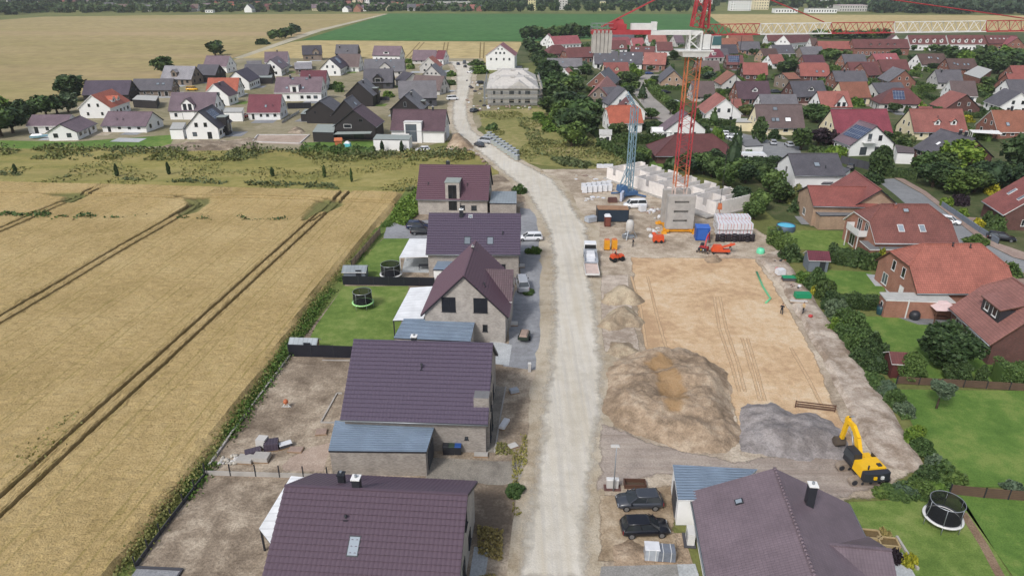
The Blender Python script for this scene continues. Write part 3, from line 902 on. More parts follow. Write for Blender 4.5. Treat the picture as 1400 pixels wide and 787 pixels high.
def hedge(label, pts, w, h, col='dark', group=None, world=False, name='hedge', cat='hedge', rough=.12, dens=1.0, z0=0.0):
 """clipped hedge along a line of photo points"""
 P = [Vector(q) for q in (pts if world else Gs(pts))]
 r = np.random.default_rng(int(abs(P[0].x * 10)))
 d = P[0].length
 s = .09 if d < 110 else .14 if d < 200 else .28 if d < 420 else .6
 V, F, core = [], [], MB()
 for a, b in zip(P[:-1], P[1:]):
  L = (b - a).length; u = (b - a).normalized(); nn = Vector((-u.y, u.x))
  n = int(L * (w + 2 * h) / (s * s) * .75 * dens)
  n = min(n, 22000)
  t = r.uniform(-.1, L + .1, n); q = r.uniform(0, w + 2 * h, n)
  lat = np.where(q < h, -w / 2, np.where(q > h + w, w / 2, q - h - w / 2)); z = np.where(q < h, q, np.where(q > h + w, w + 2 * h - q, h))
  wob = 1 + rough * np.sin(t * 1.7 + lat) + rough * np.sin(t * .63 + 1)
  lat = lat * wob + r.normal(0, .06, n); z = z * (1 + rough * .8 * np.sin(t * 1.1 + 2) + rough * .5 * np.sin(t * 2.9)) + r.normal(0, .06, n)
  Q = np.stack([a.x + u.x * t + nn.x * lat, a.y + u.y * t + nn.y * lat, np.maximum(z, .03) + z0], 1)
  v_, f_ = leaf_cloud(Q, s, int(L * 10), .4)
  F.append(f_ + sum(len(x) for x in V)); V.append(v_)
  c = (a + b) / 2; i0 = len(core.v)
  core.boxz(-L / 2, L / 2, -w * .42, w * .42, z0, z0 + h * .9)
  core.xf(Matrix.Translation((c.x, c.y, 0)) @ Matrix.Rotation(math.atan2(u.y, u.x), 4, 'Z'), i0)
 V = np.concatenate(V); F = np.concatenate(F); o = len(V)
 V = np.concatenate([V, np.array(core.v)]); F = np.concatenate([F, np.array(core.f) + o])
 ob = link(name, npmesh(name, V, F, LM[col]))
 return tag(ob, label, cat, group)
def tufts(name, poly, n, size, col, hgt=.5, kind='stuff', label=None, seed=3, clump=0.0, world=True, z0=0.0, cat='plants', line=None):
 """uncountable weeds or grass standing over an area"""
 r = np.random.default_rng(seed)
 P = poly if world else Gs(poly)
 xs = [p[0] for p in P]; ys = [p[1] for p in P]
 if line is None:
  X = r.uniform(min(xs), max(xs), n * 3); Y = r.uniform(min(ys), max(ys), n * 3)
  k = inpoly(X, Y, P); X, Y = X[k][:n], Y[k][:n]
 else:
  seg = r.integers(0, len(P) - 1, n); t = r.uniform(0, 1, n)
  A = np.array([p[:2] for p in P]); X = A[seg, 0] * (1 - t) + A[seg + 1, 0] * t + r.normal(0, line, n); Y = A[seg, 1] * (1 - t) + A[seg + 1, 1] * t + r.normal(0, line, n)
 if clump:
  nz = np.array([mnoise.noise((x * clump, y * clump, seed * 1.7)) for x, y in zip(X, Y)]); k = nz > .02
  X, Y, nz = X[k], Y[k], nz[k]; hh = hgt * (.4 + 2.2 * nz)
 else: hh = hgt * r.uniform(.5, 1.3, len(X))
 Z = r.uniform(.05, 1, len(X)) * hh + z0
 V, F = leaf_cloud(np.stack([X, Y, Z], 1), size, seed, .3)
 o = link(name, npmesh(name, V, F, LM[col]))
 o['kind'] = kind
 if label: o['label'] = label; o['category'] = cat
 return o
M_TYRE = plain('tyre_rubber', C(32, 32, 34), .85); M_RIM = plain('alloy', C(150, 152, 156), .35, .6)
CGL = glass('car_glass', (.03, .035, .04, 1), .05)
M_LAMPW = plain('headlamp', C(220, 224, 228), .2); M_LAMPR = plain('tail_lamp', C(140, 20, 24), .3)
def paint(name, rgb, rough=.25): return plain(name, C(*rgb), rough, .0, .6, .04)
PAINT = dict(grey=paint('grey_paint', (98, 104, 114)), black=paint('black_paint', (26, 28, 36)), white=paint('white_paint', (232, 234, 236)), silver=paint('silver_paint', (168, 172, 178)),
             blue=paint('blue_paint', (52, 78, 130)), red=paint('red_paint', (150, 40, 38)), navy=paint('navy_paint', (38, 48, 74)), yellow=paint('yellow_car_paint', (226, 172, 40)), anthr=paint('anthracite_paint', (62, 66, 74)))
CARM = {}
def car_meshes(kind):
 """hatch, estate, van: lofted body with glasshouse; +x is the front"""
 if kind in CARM: return CARM[kind]
 Lc, Wc, Hc, = {'hatch': (4.25, 1.78, 1.48), 'estate': (4.7, 1.82, 1.5), 'van': (4.9, 1.9, 1.95), 'suv': (4.5, 1.85, 1.65)}[kind]
 h = Lc / 2; w = Wc / 2
 belt = Hc * .62; sill = .28
 body = MB(); secs = []
 xs = [-h, -h + .12, -h + .5, -h * .35, h * .3, h * .52, h - .35, h - .05, h]
 hood = belt * (.98 if kind != 'van' else 1.0)
 zt = [belt * .86, belt * .98, belt, belt, belt * .99, hood * .94, hood * .84, hood * .66, hood * .5]
 zl = [.42, .3, .26, .24, .24, .24, .27, .32, .4]
 ww = [.80, .92, .98, 1, 1, .99, .95, .85, .7]
 for x, a, b, k in zip(xs, zt, zl, ww):
  y = w * k
  secs.append([(x, -y * .9, b), (x, -y, b + .15), (x, -y, (a + b) / 2 + .08), (x, -y * .93, a), (x, y * .93, a), (x, y, (a + b) / 2 + .08), (x, y, b + .15), (x, y * .9, b)])
 body.loft(secs)
 rear = -h + (.16 if kind in ('hatch', 'suv') else .12); rr = rear + (.35 if kind in ('hatch', 'suv') else .22)
 wf = h * .56 if kind != 'van' else h * .72; wr = h * .17 if kind != 'van' else h * .48
 gl = MB()
 def ring(z, xr, xf, k):
  y = w * k
  return [(xr, -y, z), ((xr + xf) / 2, -y * 1.01, z), (xf - .12, -y * .96, z), (xf, -y * .6, z), (xf, y * .6, z), (xf - .12, y * .96, z), ((xr + xf) / 2, y * 1.01, z), (xr, y, z), (xr - .04, 0, z)]
 gl.loft([ring(belt - .04, rear, wf, .92), ring(Hc - .09, rr, wr, .73)], smooth=False, cap=False)
 rf = MB(); rf.loft([ring(Hc - .10, rr - .03, wr + .04, .75), ring(Hc - .02, rr + .02, wr - .06, .70), ring(Hc, rr + .2, wr - .3, .55)])
 for s in (-1, 1):
  for xa, xb in ((wf - .1, wr - .02), (rear + .02, rr + .02), ((rear + wf) * .5, (rr + wr) * .5 )):
   rf.beam((xa, s * w * .915, belt - .05), (xb, s * w * .74, Hc - .06), .09, .05)
 wh = MB(); wh.tube([(0, -.11, 0), (0, .11, 0)], .32, 16)
 rim = MB(); rim.tube([(0, -.122, 0), (0, -.1, 0)], .21, 12); rim.tube([(0, .1, 0), (0, .122, 0)], .21, 12)
 hl = MB(); hl.tbox(-.1, .1, -.2, .2, -.08, .08, .04, .03)
 tl = MB(); tl.tbox(-.05, .05, -.13, .13, -.16, .16, .01, .02)
 mir = MB(); mir.tbox(-.08, .08, -.1, .1, -.07, .07, .03, .02)
 CARM[kind] = (body, gl, rf, wh, rim, hl, tl, mir, h, w, belt, Hc)
 return CARM[kind]
def car(label, p, ang, kind='hatch', col='grey', group=None, z=0.0, name='parked_car', cat='car', detail=True):
 g = G(p)
 root = thing(name, label, cat, (g.x, g.y, z), R(ang), group)
 key = ('m', kind)
 b, gl, rf, wh, rim, hl, tl, mir, h, w, belt, Hc = car_meshes(kind)
 if key not in CARM:
  CARM[key] = [b.mesh('body', PAINT['grey']), gl.mesh('windows', CGL), rf.mesh('roof', PAINT['grey']), wh.mesh('tyre', M_TYRE), rim.mesh('rim', M_RIM), hl.mesh('headlight', M_LAMPW), tl.mesh('tail_light', M_LAMPR), mir.mesh('mirror', PAINT['black'])]
 me = CARM[key]
 def add(n, m, loc=(0, 0, 0), par=root, mat=None):
  o = link(n, m, par, loc)
  if mat: o.material_slots[0].link = 'OBJECT'; o.material_slots[0].material = mat
  return o
 add('body', me[0], mat=PAINT[col]); add('windows', me[1]); add('roof', me[2], mat=PAINT[col])
 for sx in (-.62, .62):
  for sy in (-1, 1):
   t = add('wheel', me[3], (sx * h, sy * (w - .1), .32))
   if detail: add('rim', me[4], (0, 0, 0), t)
 if detail:
  for sy in (-1, 1):
   add('headlight', me[5], (h - .12, sy * w * .62, belt * .58)); add('tail_light', me[6], (-h + .07, sy * w * .74, belt * .72)); add('mirror', me[7], (h * .42, sy * (w + .06), belt))
 return root
M_SKIN = plain('skin', C(196, 150, 124), .6); M_DARKCLOTH = plain('dark_work_clothes', C(40, 42, 50), .9); M_HELMET = plain('hair', C(60, 46, 38), .7)
M_HIVIS = plain('orange_vest', C(220, 98, 40), .8)
def person(label, p, ang, z=0.0, shirt=None, step=.18, arm=.25, group=None):
 """standing figure grown as one skin over a jointed skeleton"""
 g = G(p)
 J = [((0, 0, .95), .13), ((0, 0, 1.15), .125), ((0, 0, 1.38), .15), ((0, 0, 1.52), .06), ((.02, 0, 1.62), .085), ((.02, 0, 1.74), .08)]
 E = [(0, 1), (1, 2), (2, 3), (3, 4), (4, 5)]
 for s in (-1, 1):
  i = len(J)
  J += [((0, s * .1, .9), .1), ((s * step * .5 + .03, s * .11, .5), .07), ((s * step - .02, s * .11, .1), .05), ((s * step + .14, s * .12, .04), .04)]
  E += [(0, i), (i, i + 1), (i + 1, i + 2), (i + 2, i + 3)]
  i = len(J)
  J += [((0, s * .2, 1.42), .065), ((arm * .2, s * .27, 1.15), .05), ((arm, s * .25, .95 + arm * .4), .04), ((arm + .1, s * .24, .93 + arm * .5), .035)]
  E += [(2, i), (i, i + 1), (i + 1, i + 2), (i + 2, i + 3)]
 me = bpy.data.meshes.new('body'); me.from_pydata([j[0] for j in J], E, [])
 o = bpy.data.objects.new('body_skin', me); COL.objects.link(o)
 md = o.modifiers.new('s', 'SKIN'); sd = o.modifiers.new('d', 'SUBSURF'); sd.levels = 1; sd.render_levels = 1
 sk = me.skin_vertices[0].data if me.skin_vertices else None
 if sk is None:
  bpy.context.view_layer.objects.active = o
  bm = bmesh.new(); bm.from_mesh(me); bm.verts.layers.skin.verify(); bm.to_mesh(me); bm.free(); sk = me.skin_vertices[0].data
 for k, (_, r) in enumerate(J): sk[k].radius = (r, r)
 sk[0].use_root = True
 bpy.context.view_layer.update()
 ev = o.evaluated_get(bpy.context.evaluated_depsgraph_get())
 m2 = bpy.data.meshes.new_from_object(ev)
 bpy.data.objects.remove(o)
 for m in (M_DARKCLOTH, shirt or M_DARKCLOTH, M_SKIN):
  m2.materials.append(m)
 for pl in m2.polygons:
  c = pl.center; pl.use_smooth = True
  pl.material_index = 2 if c.z > 1.5 or (abs(c.y) > .2 and c.z < 1.02) else 1 if c.z > .98 else 0
 root = thing('person', label, 'person', (g.x, g.y, z), R(ang), group)
 link('body', m2, root)
 hm = MB(); hm.lathe([(.098, 0), (.1, .05), (.075, .1), (.02, .125)], 12); hm.build('hair', M_HELMET, root, (.01, 0, 1.7))
 return root
def fence(label, pts, h, mat, style='panel', post=None, step=2.0, world=False, name='fence', group=None, cat='fence', z0=0.0, tk=.05):
 P = [Vector(q) for q in (pts if world else Gs(pts))]
 root = thing(name, label, cat, (P[0].x, P[0].y, z0), 0, group)
 pan = MB(); post = post or TR_D; o = P[0]
 for a, b in zip(P[:-1], P[1:]):
  a, b = a - o, b - o; L = (b - a).length; k = max(1, round(L / step)); u = (b - a) / L
  for i in range(k + 1):
   q = a + u * (L * i / k); m = MB(); m.boxz(-.05, .05, -.05, .05, 0, h + .06); m.build('post', post, root, (q.x, q.y, 0), math.atan2(u.y, u.x), uv=False)
  for i in range(k):
   q0, q1 = a + u * (L * i / k + .06), a + u * (L * (i + 1) / k - .06)
   if style == 'panel': pan.beam((q0.x, q0.y, h / 2 + .02), (q1.x, q1.y, h / 2 + .02), tk, h - .04)
   elif style == 'low': pan.beam((q0.x, q0.y, h * .2), (q1.x, q1.y, h * .2), .06, h * .4)
   elif style == 'rails':
    for z in (.25, .6, .92): pan.beam((q0.x, q0.y, h * z), (q1.x, q1.y, h * z), .05, h * .16)
   elif style == 'pickets':
    for z in (.25, .8): pan.beam((q0.x, q0.y, h * z), (q1.x, q1.y, h * z), .04, .08)
    n = int((q1 - q0).length / .16)
    for j in range(n):
     c = q0.lerp(q1, (j + .5) / n); pan.boxz(c.x - .045, c.x + .045, c.y - .02, c.y + .02, .05, h)
 pan.build('panel', mat, root)
 return root
M_NET = None
def net_mat():
 global M_NET
 if M_NET: return M_NET
 m, nt, b, out = newmat('safety_net')
 b.inputs['Base Color'].default_value = C(18, 20, 26); b.inputs['Roughness'].default_value = .9
 tr = nt.nodes.new('ShaderNodeBsdfTransparent'); mx = nt.nodes.new('ShaderNodeMixShader')
 mx.inputs[0].default_value = .8
 nt.links.new(tr.outputs[0], mx.inputs[1]); nt.links.new(b.outputs[0], mx.inputs[2]); nt.links.new(mx.outputs[0], out.inputs[0])
 M_NET = m; return m
def trampoline(label, p, rad, rim_mat, net=True, zb=.85, deep=1.75, tilt=0.0, poles=6):
 g = G(p)
 root = thing('trampoline', label, 'trampoline', (g.x, g.y, 0))
 a = MB(); a.lathe([(rad * .84, zb), (rad * .83, zb + .03), (0.01, zb + .0)], 40, close=False); a.build('jumping_mat', plain('jump_mat', C(20, 24, 36), .8), root)
 r = MB(); r.lathe([(rad * .84, zb + .02), (rad * .86, zb + .09), (rad, zb + .08), (rad * 1.01, zb - .02), (rad * .86, zb - .04)], 40, close=False); r.build('rim_pad', rim_mat, root)
 f = MB()
 for k in range(poles):
  t = 2 * PI * k / poles; x, y = rad * .95 * math.cos(t), rad * .95 * math.sin(t)
  f = MB(); f.tube([(x, y, 0), (x, y, zb)], .03, 6); f.build('leg', TR_G, root)
  if net:
   q = MB(); q.tube([(x, y, zb + .08), (x * .9, y * .9, zb + deep * .6), (x * .9, y * .9, zb + deep)], .03, 6); q.build('net_pole', TR_G, root)
 if net:
  n = MB(); n.lathe([(rad * .85, zb + .09), (rad * .84, zb + deep)], 40, close=False); n.build('net', net_mat(), root)
  tp = MB(); tp.tube([(rad * .85 * math.cos(t), rad * .85 * math.sin(t), zb + deep) for t in [2 * PI * k / 40 for k in range(41)]], .035, 5); tp.build('net_ring', TR_G, root)
 return root
def boxy(name, label, cat, p, ang, dims, mat, group=None, z=0.0, strap=None, top=None, world=False, wrap=None):
 """wrapped pallet load: pallet deck, load, cap"""
 g = Vector((p[0], p[1], 0)) if world else G(p)
 root = thing(name, label, cat, (g.x, g.y, z), R(ang), group)
 lx, ly, lz = dims
 a = MB();
 for k in (-1, 0, 1): a.boxz(-lx / 2, lx / 2, k * ly * .42 - .05, k * ly * .42 + .05, 0, .1)
 a.boxz(-lx / 2, lx / 2, -ly / 2, ly / 2, .1, .14)
 a.build('pallet', plain('pallet_wood', C(150, 124, 96), .85), root)
 b = MB(); b.tbox(-lx * .48, lx * .48, -ly * .48, ly * .48, .142, .142 + lz, lx * .02, ly * .02)
 b.build('load', mat, root)
 if top is not None:
  c = MB(); c.tbox(-lx * .5, lx * .5, -ly * .5, ly * .5, .145 + lz, .2 + lz, .03, .03); c.build('cover', top, root)
 if strap is not None:
  s = MB()
  for q in (-.22, .22): s.boxz(q * lx - .025, q * lx + .025, -ly * .49, ly * .49, .15, .16 + lz)
  s.build('strap', strap, root)
 return root
ROWA = R(86.4)        # bearing of the road and of the plough lines
g_base = ground_mat('rough_pasture', [C(92, 100, 58), C(112, 116, 68), C(132, 130, 82)], .01, .15, 2.0)
b = MB(); n = 64
b.poly([(4300 * math.cos(2 * PI * k / n), 4300 * math.sin(2 * PI * k / n), -.06) for k in range(n)])
o = b.build('ground', g_base); o['kind'] = 'structure'
def furrow(nt, v, col):
 w = noise(nt, coords(nt, 'Object', (2.4, .05, 1), -R(86.2) + PI / 2), 1.0, 2, .5)
 return mixc(nt, col, (.8, .8, .78, 1), mth(nt, 'MULTIPLY', mth(nt, 'GREATER_THAN', w, .62), .25), 'MULTIPLY')
m_ftan = ground_mat('ripe_barley_far', [C(150, 137, 94), C(163, 147, 104), C(172, 154, 114)], .004, .03, .11, bump=0,
     streak=[((.0012, .022, 1), .7, C(146, 140, 88)), ((.0016, .010, 1), .6, C(178, 152, 122)), ((.0012, .06, 1), .25, C(136, 130, 82))])
m_ftan2 = ground_mat('ripe_wheat_far', [C(172, 154, 110), C(184, 166, 120), C(190, 172, 130)], .004, .03, .12, bump=0, streak=[((.002, .05, 1), .3, C(180, 166, 110))])
m_green = ground_mat('sugar_beet_field', [C(66, 106, 58), C(74, 114, 64), C(84, 122, 72)], .004, .03, .12, bump=0, streak=[((.004, .06, 1), .3, C(72, 122, 66))])
sheet('barley_field', Gs([(-420, 40), (-150, 29), (0, 27.5), (60, 23), (260, 20.6), (528, 18.8), (430, 42), (322, 78), (280, 92), (200, 118), (110, 137), (0, 142), (-300, 160)]), -.02, m_ftan)
sheet('stubble_field', Gs([(318, 82), (400, 57.5), (420, 55.5), (712, 57.5), (722, 86), (560, 84), (420, 84)]), -.015, m_ftan2)
sheet('beet_field', Gs([(532, 18.8), (968, 19.6), (990, 38), (1010, 46), (720, 57), (412, 55)]), -.01, m_green)
sheet('wheat_field_far', Gs([(962, 19.6), (1400, 21.5), (1750, 24), (1700, 56), (1000, 62), (1000, 40)]), -.014, m_ftan2)
m_path = ground_mat('farm_track_dust', [C(168, 160, 138), C(184, 176, 154), C(196, 188, 168)], .02, .3, 2)
sheet('farm_track', Gs([(526, 19.2), (531, 19.2), (440, 42.5), (330, 80), (318, 80), (424, 43)]), .0, m_path)
m_track2 = ground_mat('plough_line', [C(118, 104, 66), C(130, 112, 72), C(140, 122, 80)], .1, .5, 3)
def strip(name, pts, w, z, mat, rim=0.0, world=False, jit=0.0):
 P = [Vector(p) for p in (pts if world else Gs(pts))]
 Lf, Rt = [], []
 for i, p in enumerate(P):
  d = (P[min(i + 1, len(P) - 1)] - P[max(i - 1, 0)]).normalized(); nn = Vector((-d.y, d.x)) * w / 2
  Lf.append((p + nn)[:]); Rt.append((p - nn)[:])
 return sheet(name, Lf + Rt[::-1], z, mat, rim, jit, step=3)
for q in ([(554, 80), (574, 58)], [(560, 80), (580, 58)], [(604, 80), (608, 58)], [(609, 80), (613, 58)], [(656, 80), (657, 58)], [(661, 80), (662, 58)]):
 strip('tractor_track', q, .9, .0, m_track2)
m_gard = ground_mat('garden_soil_grass', [C(60, 74, 44), C(80, 90, 56), C(112, 108, 82)], .05, .4, 4)
sheet('garden_ground', Gs([(700, 88), (712, 62), (1000, 46), (1400, 44), (1700, 46), (1760, 340), (1400, 400), (1250, 340), (1060, 300), (1000, 250), (820, 215), (745, 130), (735, 85)]), -.005, m_gard)
m_newest = ground_mat('new_estate_earth', [C(120, 116, 84), C(146, 138, 112), C(168, 158, 136)], .03, .4, 4)
sheet('estate_earth', Gs([(-20, 178), (40, 150), (120, 138), (220, 108), (330, 80), (660, 80), (690, 140), (655, 175), (620, 190), (560, 206), (300, 204), (0, 202)]), -.006, m_newest)
m_meadow = ground_mat('tall_meadow', [C(122, 122, 68), C(150, 142, 84), C(170, 158, 104)], .05, .5, 5, bump=.6,
                      streak=[((.015, .16, 1), .6, C(104, 112, 62)), ((.012, .11, 1), .5, C(164, 146, 100))])
sheet('meadow', Gs([(-160, 200), (200, 203), (560, 206), (640, 200), (690, 244), (600, 268), (545, 266), (0, 254), (-160, 250)]), .0, m_meadow, rim=1.0, jit=.8, step=2.5)
m_waste = ground_mat('overgrown_plot', [C(112, 118, 66), C(142, 138, 86), C(172, 158, 116)], .06, .5, 4, bump=.6)
sheet('overgrown_plot', Gs([(652, 152), (735, 148), (790, 170), (835, 205), (860, 232), (770, 230), (715, 222), (665, 185)]), .0, m_waste, rim=1.5, jit=1.0, step=2.5)
pa_, pb_ = G((177, 540)), G((479, 261)); d_ = Vector((pb_.x - pa_.x, pb_.y - pa_.y)).normalized(); n_ = Vector((d_.y, -d_.x))   # along / to the east
ruts = []; uu = []
def pair(pts, half=.95, snap=None):
 P = [Vector(q) for q in Gs(pts)]
 if snap:
  u0 = sum(Vector(q).dot(n_) for q in Gs(snap)) / len(snap); v1 = P[-1].dot(d_)
  P = [n_ * u0 + d_ * 10, n_ * u0 + d_ * 90, n_ * u0 + d_ * v1]; uu.extend((u0 - half, u0 + half))
 for s in (-1, 1):
  out = []
  for i, p in enumerate(P):
   t = (P[min(i + 1, len(P) - 1)] - P[max(i - 1, 0)]).normalized()
   out.append((p + Vector((-t.y, t.x)) * half * s)[:])
  ruts.append(out)
pair([(479, 261)], snap=[(0, 715), (177, 540), (398, 327), (479, 261)])
pair([(262, 281)], snap=[(0, 446), (105, 380), (236, 301)])
pair([(135, 261)], snap=[(0, 320), (93, 277)])
pair([(-250, 266), (0, 268.5), (350, 272.5), (446, 275.5)])
pair([(455, 277), (540, 280)], .8)
for q in ([(240, 299), (262, 286), (269, 279), (259, 274.6), (235, 272.3)], [(85, 281), (104, 274), (109, 271.4), (99, 269.6), (80, 269)], [(420, 306), (450, 288), (458, 281), (450, 277), (430, 275.4)]): pair(q)
us = set(np.round(np.arange(-150, -24, .65), 3))
for u0 in uu: us |= set(np.round(np.arange(u0 - .8, u0 + .8, .1), 3))
vs = set(np.round(np.arange(22, 128, .55), 3)) | set(np.round(np.arange(128, 158, .28), 3))
us, vs = np.array(sorted(us)), np.array(sorted(vs))
U, Vv = np.meshgrid(us, vs)
X = U * n_.x + Vv * d_.x; Y = U * n_.y + Vv * d_.y
fieldP = Gs([(150, 800), (178, 752), (270, 636), (382, 484), (432, 404), (508, 318), (536, 286), (548, 266), (300, 258), (0, 251), (-400, 243), (-400, 430), (-330, 1200), (60, 900)])
inn = inpoly(X, Y, fieldP)
dist = np.full(X.shape, 1e9)
for r_ in ruts: dist = np.minimum(dist, segdist(X, Y, r_))
edge = segdist(X, Y, fieldP, True)
fn = fbm(X, Y, .9, 2, 3); big = fbm(X, Y, .05, 5, 3)
rut = np.clip(1 - (dist - np.where(Vv > 138, .32, .13)) / .16, 0, 1)
flat = np.zeros(X.shape)
for P in ([(434, 279), (446, 276), (466, 278), (470, 284), (452, 292), (432, 294), (420, 304), (414, 302)], [(252, 274), (286, 273), (288, 280), (268, 294), (250, 298), (244, 296), (262, 284)], [(55, 268), (110, 266), (122, 270), (100, 281), (85, 279), (92, 272)]):
 PP = Gs(P); s_ = segdist(X, Y, PP, True); s_ = np.where(inpoly(X, Y, PP), s_, -s_); flat = np.maximum(flat, np.clip((s_ + .3 * fn) / .8 + .6, 0, 1))
Z = .72 + .035 * rng.normal(size=X.shape) + .05 * fn + .12 * big
Z = Z * (1 - .9 * rut) * (1 - .55 * flat)
Z = np.where(inn, Z * np.clip(edge / .5, 0, 1) ** .5, -.05)
idx = np.arange(X.size).reshape(X.shape)
F = np.stack([idx[:-1, :-1], idx[:-1, 1:], idx[1:, 1:], idx[1:, :-1]], -1).reshape(-1, 4)
F = F[inn.reshape(-1)[F].any(1)]
m, nt, bs, out = newmat('ripe_wheat')
v = coords(nt); rot_ = coords(nt, 'Object', (3.2, .22, 1), R(4.15))
c = ramp(nt, mth(nt, 'MULTIPLY_ADD', noise(nt, v, .06, 4, .6), .6, mth(nt, 'MULTIPLY', noise(nt, v, .9, 4, .7), .4)), [(.34, C(154, 134, 90)), (.5, C(175, 153, 108)), (.64, C(186, 165, 121))])
c = mixc(nt, c, C(146, 134, 74), mth(nt, 'MULTIPLY', mth(nt, 'MAXIMUM', mth(nt, 'MULTIPLY_ADD', noise(nt, rot_, 1.0, 2, .5), 5, -2.9), 0.0, clamp=True), .5))
c = mixc(nt, c, ramp(nt, noise(nt, v, 5.0, 4, .75), [(.32, (.62, .60, .55, 1)), (.5, (1, 1, 1, 1)), (.7, (1.2, 1.2, 1.15, 1))]), .8, 'MULTIPLY')
sx = N(nt, 'ShaderNodeSeparateXYZ'); nt.links.new(coords(nt, 'Object', (1, 1, 1), R(4.15)), sx.inputs[0])
fr = mth(nt, 'FRACT', mth(nt, 'DIVIDE', mth(nt, 'ADD', sx.outputs[0], mth(nt, 'MULTIPLY', noise(nt, v, .3, 2), .4)), 6.9))
ln = mth(nt, 'MAXIMUM', mth(nt, 'LESS_THAN', mth(nt, 'ABSOLUTE', mth(nt, 'SUBTRACT', fr, .42)), .016), mth(nt, 'LESS_THAN', mth(nt, 'ABSOLUTE', mth(nt, 'SUBTRACT', fr, .60)), .016))
c = mixc(nt, c, C(120, 112, 58), mth(nt, 'MULTIPLY', ln, mth(nt, 'MULTIPLY', noise(nt, v, .5, 3), .75)))
at = N(nt, 'ShaderNodeAttribute', attribute_name='rut'); af = N(nt, 'ShaderNodeAttribute', attribute_name='laid')
c = mixc(nt, c, C(92, 82, 54), mth(nt, 'MULTIPLY', at.outputs['Fac'], .9))
c = mixc(nt, c, C(104, 108, 66), mth(nt, 'MULTIPLY', af.outputs['Fac'], .85))
nt.links.new(c, bs.inputs['Base Color']); bs.inputs['Roughness'].default_value = .9; bs.inputs['Specular IOR Level'].default_value = .1
bp = N(nt, 'ShaderNodeBump'); bp.inputs['Strength'].default_value = .6; bp.inputs['Distance'].default_value = .25
nt.links.new(mth(nt, 'ADD', noise(nt, v, 4.5, 3, .7), noise(nt, v, 1.6, 2, .6)), bp.inputs['Height']); nt.links.new(bp.outputs[0], bs.inputs['Normal'])
me = npmesh('wheat_crop', np.stack([X, Y, Z], -1).reshape(-1, 3), F, m, {'rut': rut.ravel(), 'laid': flat.ravel()}, smooth=False)
bm = bmesh.new(); bm.from_mesh(me); bmesh.ops.delete(bm, geom=[q for q in bm.verts if not q.link_faces], context='VERTS'); bm.to_mesh(me); bm.free()
o = link('wheat_crop', me); o['kind'] = 'stuff'
m_soil = ground_mat('field_soil', [C(96, 80, 56), C(116, 98, 68), C(130, 112, 80)], .1, .8, 5)
sheet('field_soil', fieldP, .002, m_soil)
tufts('weed_row', [(0, 297), (110, 300), (307, 303.5)], 1500, .22, 'mid', .9, seed=4, line=.7, world=False, clump=.25, z0=.3)
tufts('weed_row', [(330, 303), (390, 304)], 300, .2, 'mid', .8, seed=5, line=.6, world=False, clump=.25, z0=.3)
tufts('field_weeds', [(36, 640), (60, 620), (75, 600)], 160, .12, 'meadow', .4, seed=6, line=1.0, world=False, z0=.55)
tufts('field_weeds', [(85, 590), (110, 570)], 60, .12, 'meadow', .4, seed=7, line=.7, world=False, z0=.55)
m_verge = ground_mat('rank_verge', [C(84, 104, 52), C(108, 122, 66), C(136, 136, 86)], .1, .8, 5, bump=.6)
vergeL = [(150, 800), (178, 752), (270, 636), (382, 484), (432, 404), (508, 318), (536, 286), (556, 258)]
vergeR = [(572, 262), (556, 296), (526, 322), (476, 384), (440, 430), (398, 482), (284, 640), (190, 772), (172, 800)]
sheet('grass_verge', Gs(vergeL + vergeR), .004, m_verge)
mid_ = [((a[0] + b_[0]) / 2, (a[1] + b_[1]) / 2) for a, b_ in zip(vergeL, vergeR[::-1][1:])]
tufts('verge_weeds', [(172, 775), (280, 640), (391, 484), (437, 415), (516, 322), (546, 290)], 15000, .11, 'fresh', .45, seed=9, line=.55, world=False, clump=.12)
tufts('verge_weeds', [(160, 787), (275, 637), (386, 484), (434, 410), (512, 320)], 7000, .10, 'meadow', .6, seed=10, line=.5, world=False)
tufts('white_flowers', [(210, 706), (240, 672)], 400, .07, 'dry', .8, seed=12, line=.35, world=False)
tufts('tall_grass', [(570, 260), (540, 286), (533, 303), (553, 309), (572, 293)], 9000, .2, 'fresh', .8, seed=13, world=False)
tufts('meadow_grass', [(0, 206), (560, 208), (640, 204), (600, 262), (300, 256), (0, 250), (-40, 230)], 6000, .26, 'meadow', .3, seed=14, world=False, clump=.08)
tufts('meadow_grass', [(0, 240), (540, 262), (600, 262), (545, 254), (300, 248), (0, 236)], 3500, .3, 'scrub', .6, seed=15, world=False, clump=.1)
tufts('embankment_scrub', [(0, 199), (200, 203), (430, 205), (640, 206), (640, 216), (430, 218), (220, 216), (0, 214)], 4200, .32, 'scrub', 1.3, seed=16, world=False, clump=.1)
tufts('embankment_scrub', [(0, 202), (200, 206), (430, 208), (650, 206), (650, 220), (430, 222), (220, 220), (0, 218)], 6000, .34, 'scrub', 1.0, seed=17, world=False, clump=.1)
tufts('wild_growth', [(655, 156), (735, 150), (790, 172), (835, 208), (860, 230), (770, 228), (718, 220), (670, 188)], 7000, .26, 'meadow', .5, seed=18, world=False, clump=.07)
tufts('wild_growth', [(700, 150), (760, 152), (820, 200), (880, 235), (800, 228), (730, 210)], 4000, .3, 'scrub', .7, seed=19, world=False, clump=.09)
tufts('wild_growth', [(740, 212), (880, 226), (880, 238), (770, 228)], 2200, .34, 'scrub', .9, seed=20, world=False, clump=.1)
m_plot = ground_mat('building_plot_earth', [C(118, 105, 91), C(148, 134, 117), C(186, 172, 153)], .11, .5, 4, bump=.5, contrast=.75)
sheet('building_plots', Gs([(172, 800), (190, 772), (284, 640), (398, 482), (440, 430), (476, 384), (526, 322), (560, 300), (580, 262), (690, 236), (742, 295), (752, 340), (752, 420), (746, 500), (738, 570), (722, 680), (708, 800)]), .008, m_plot)
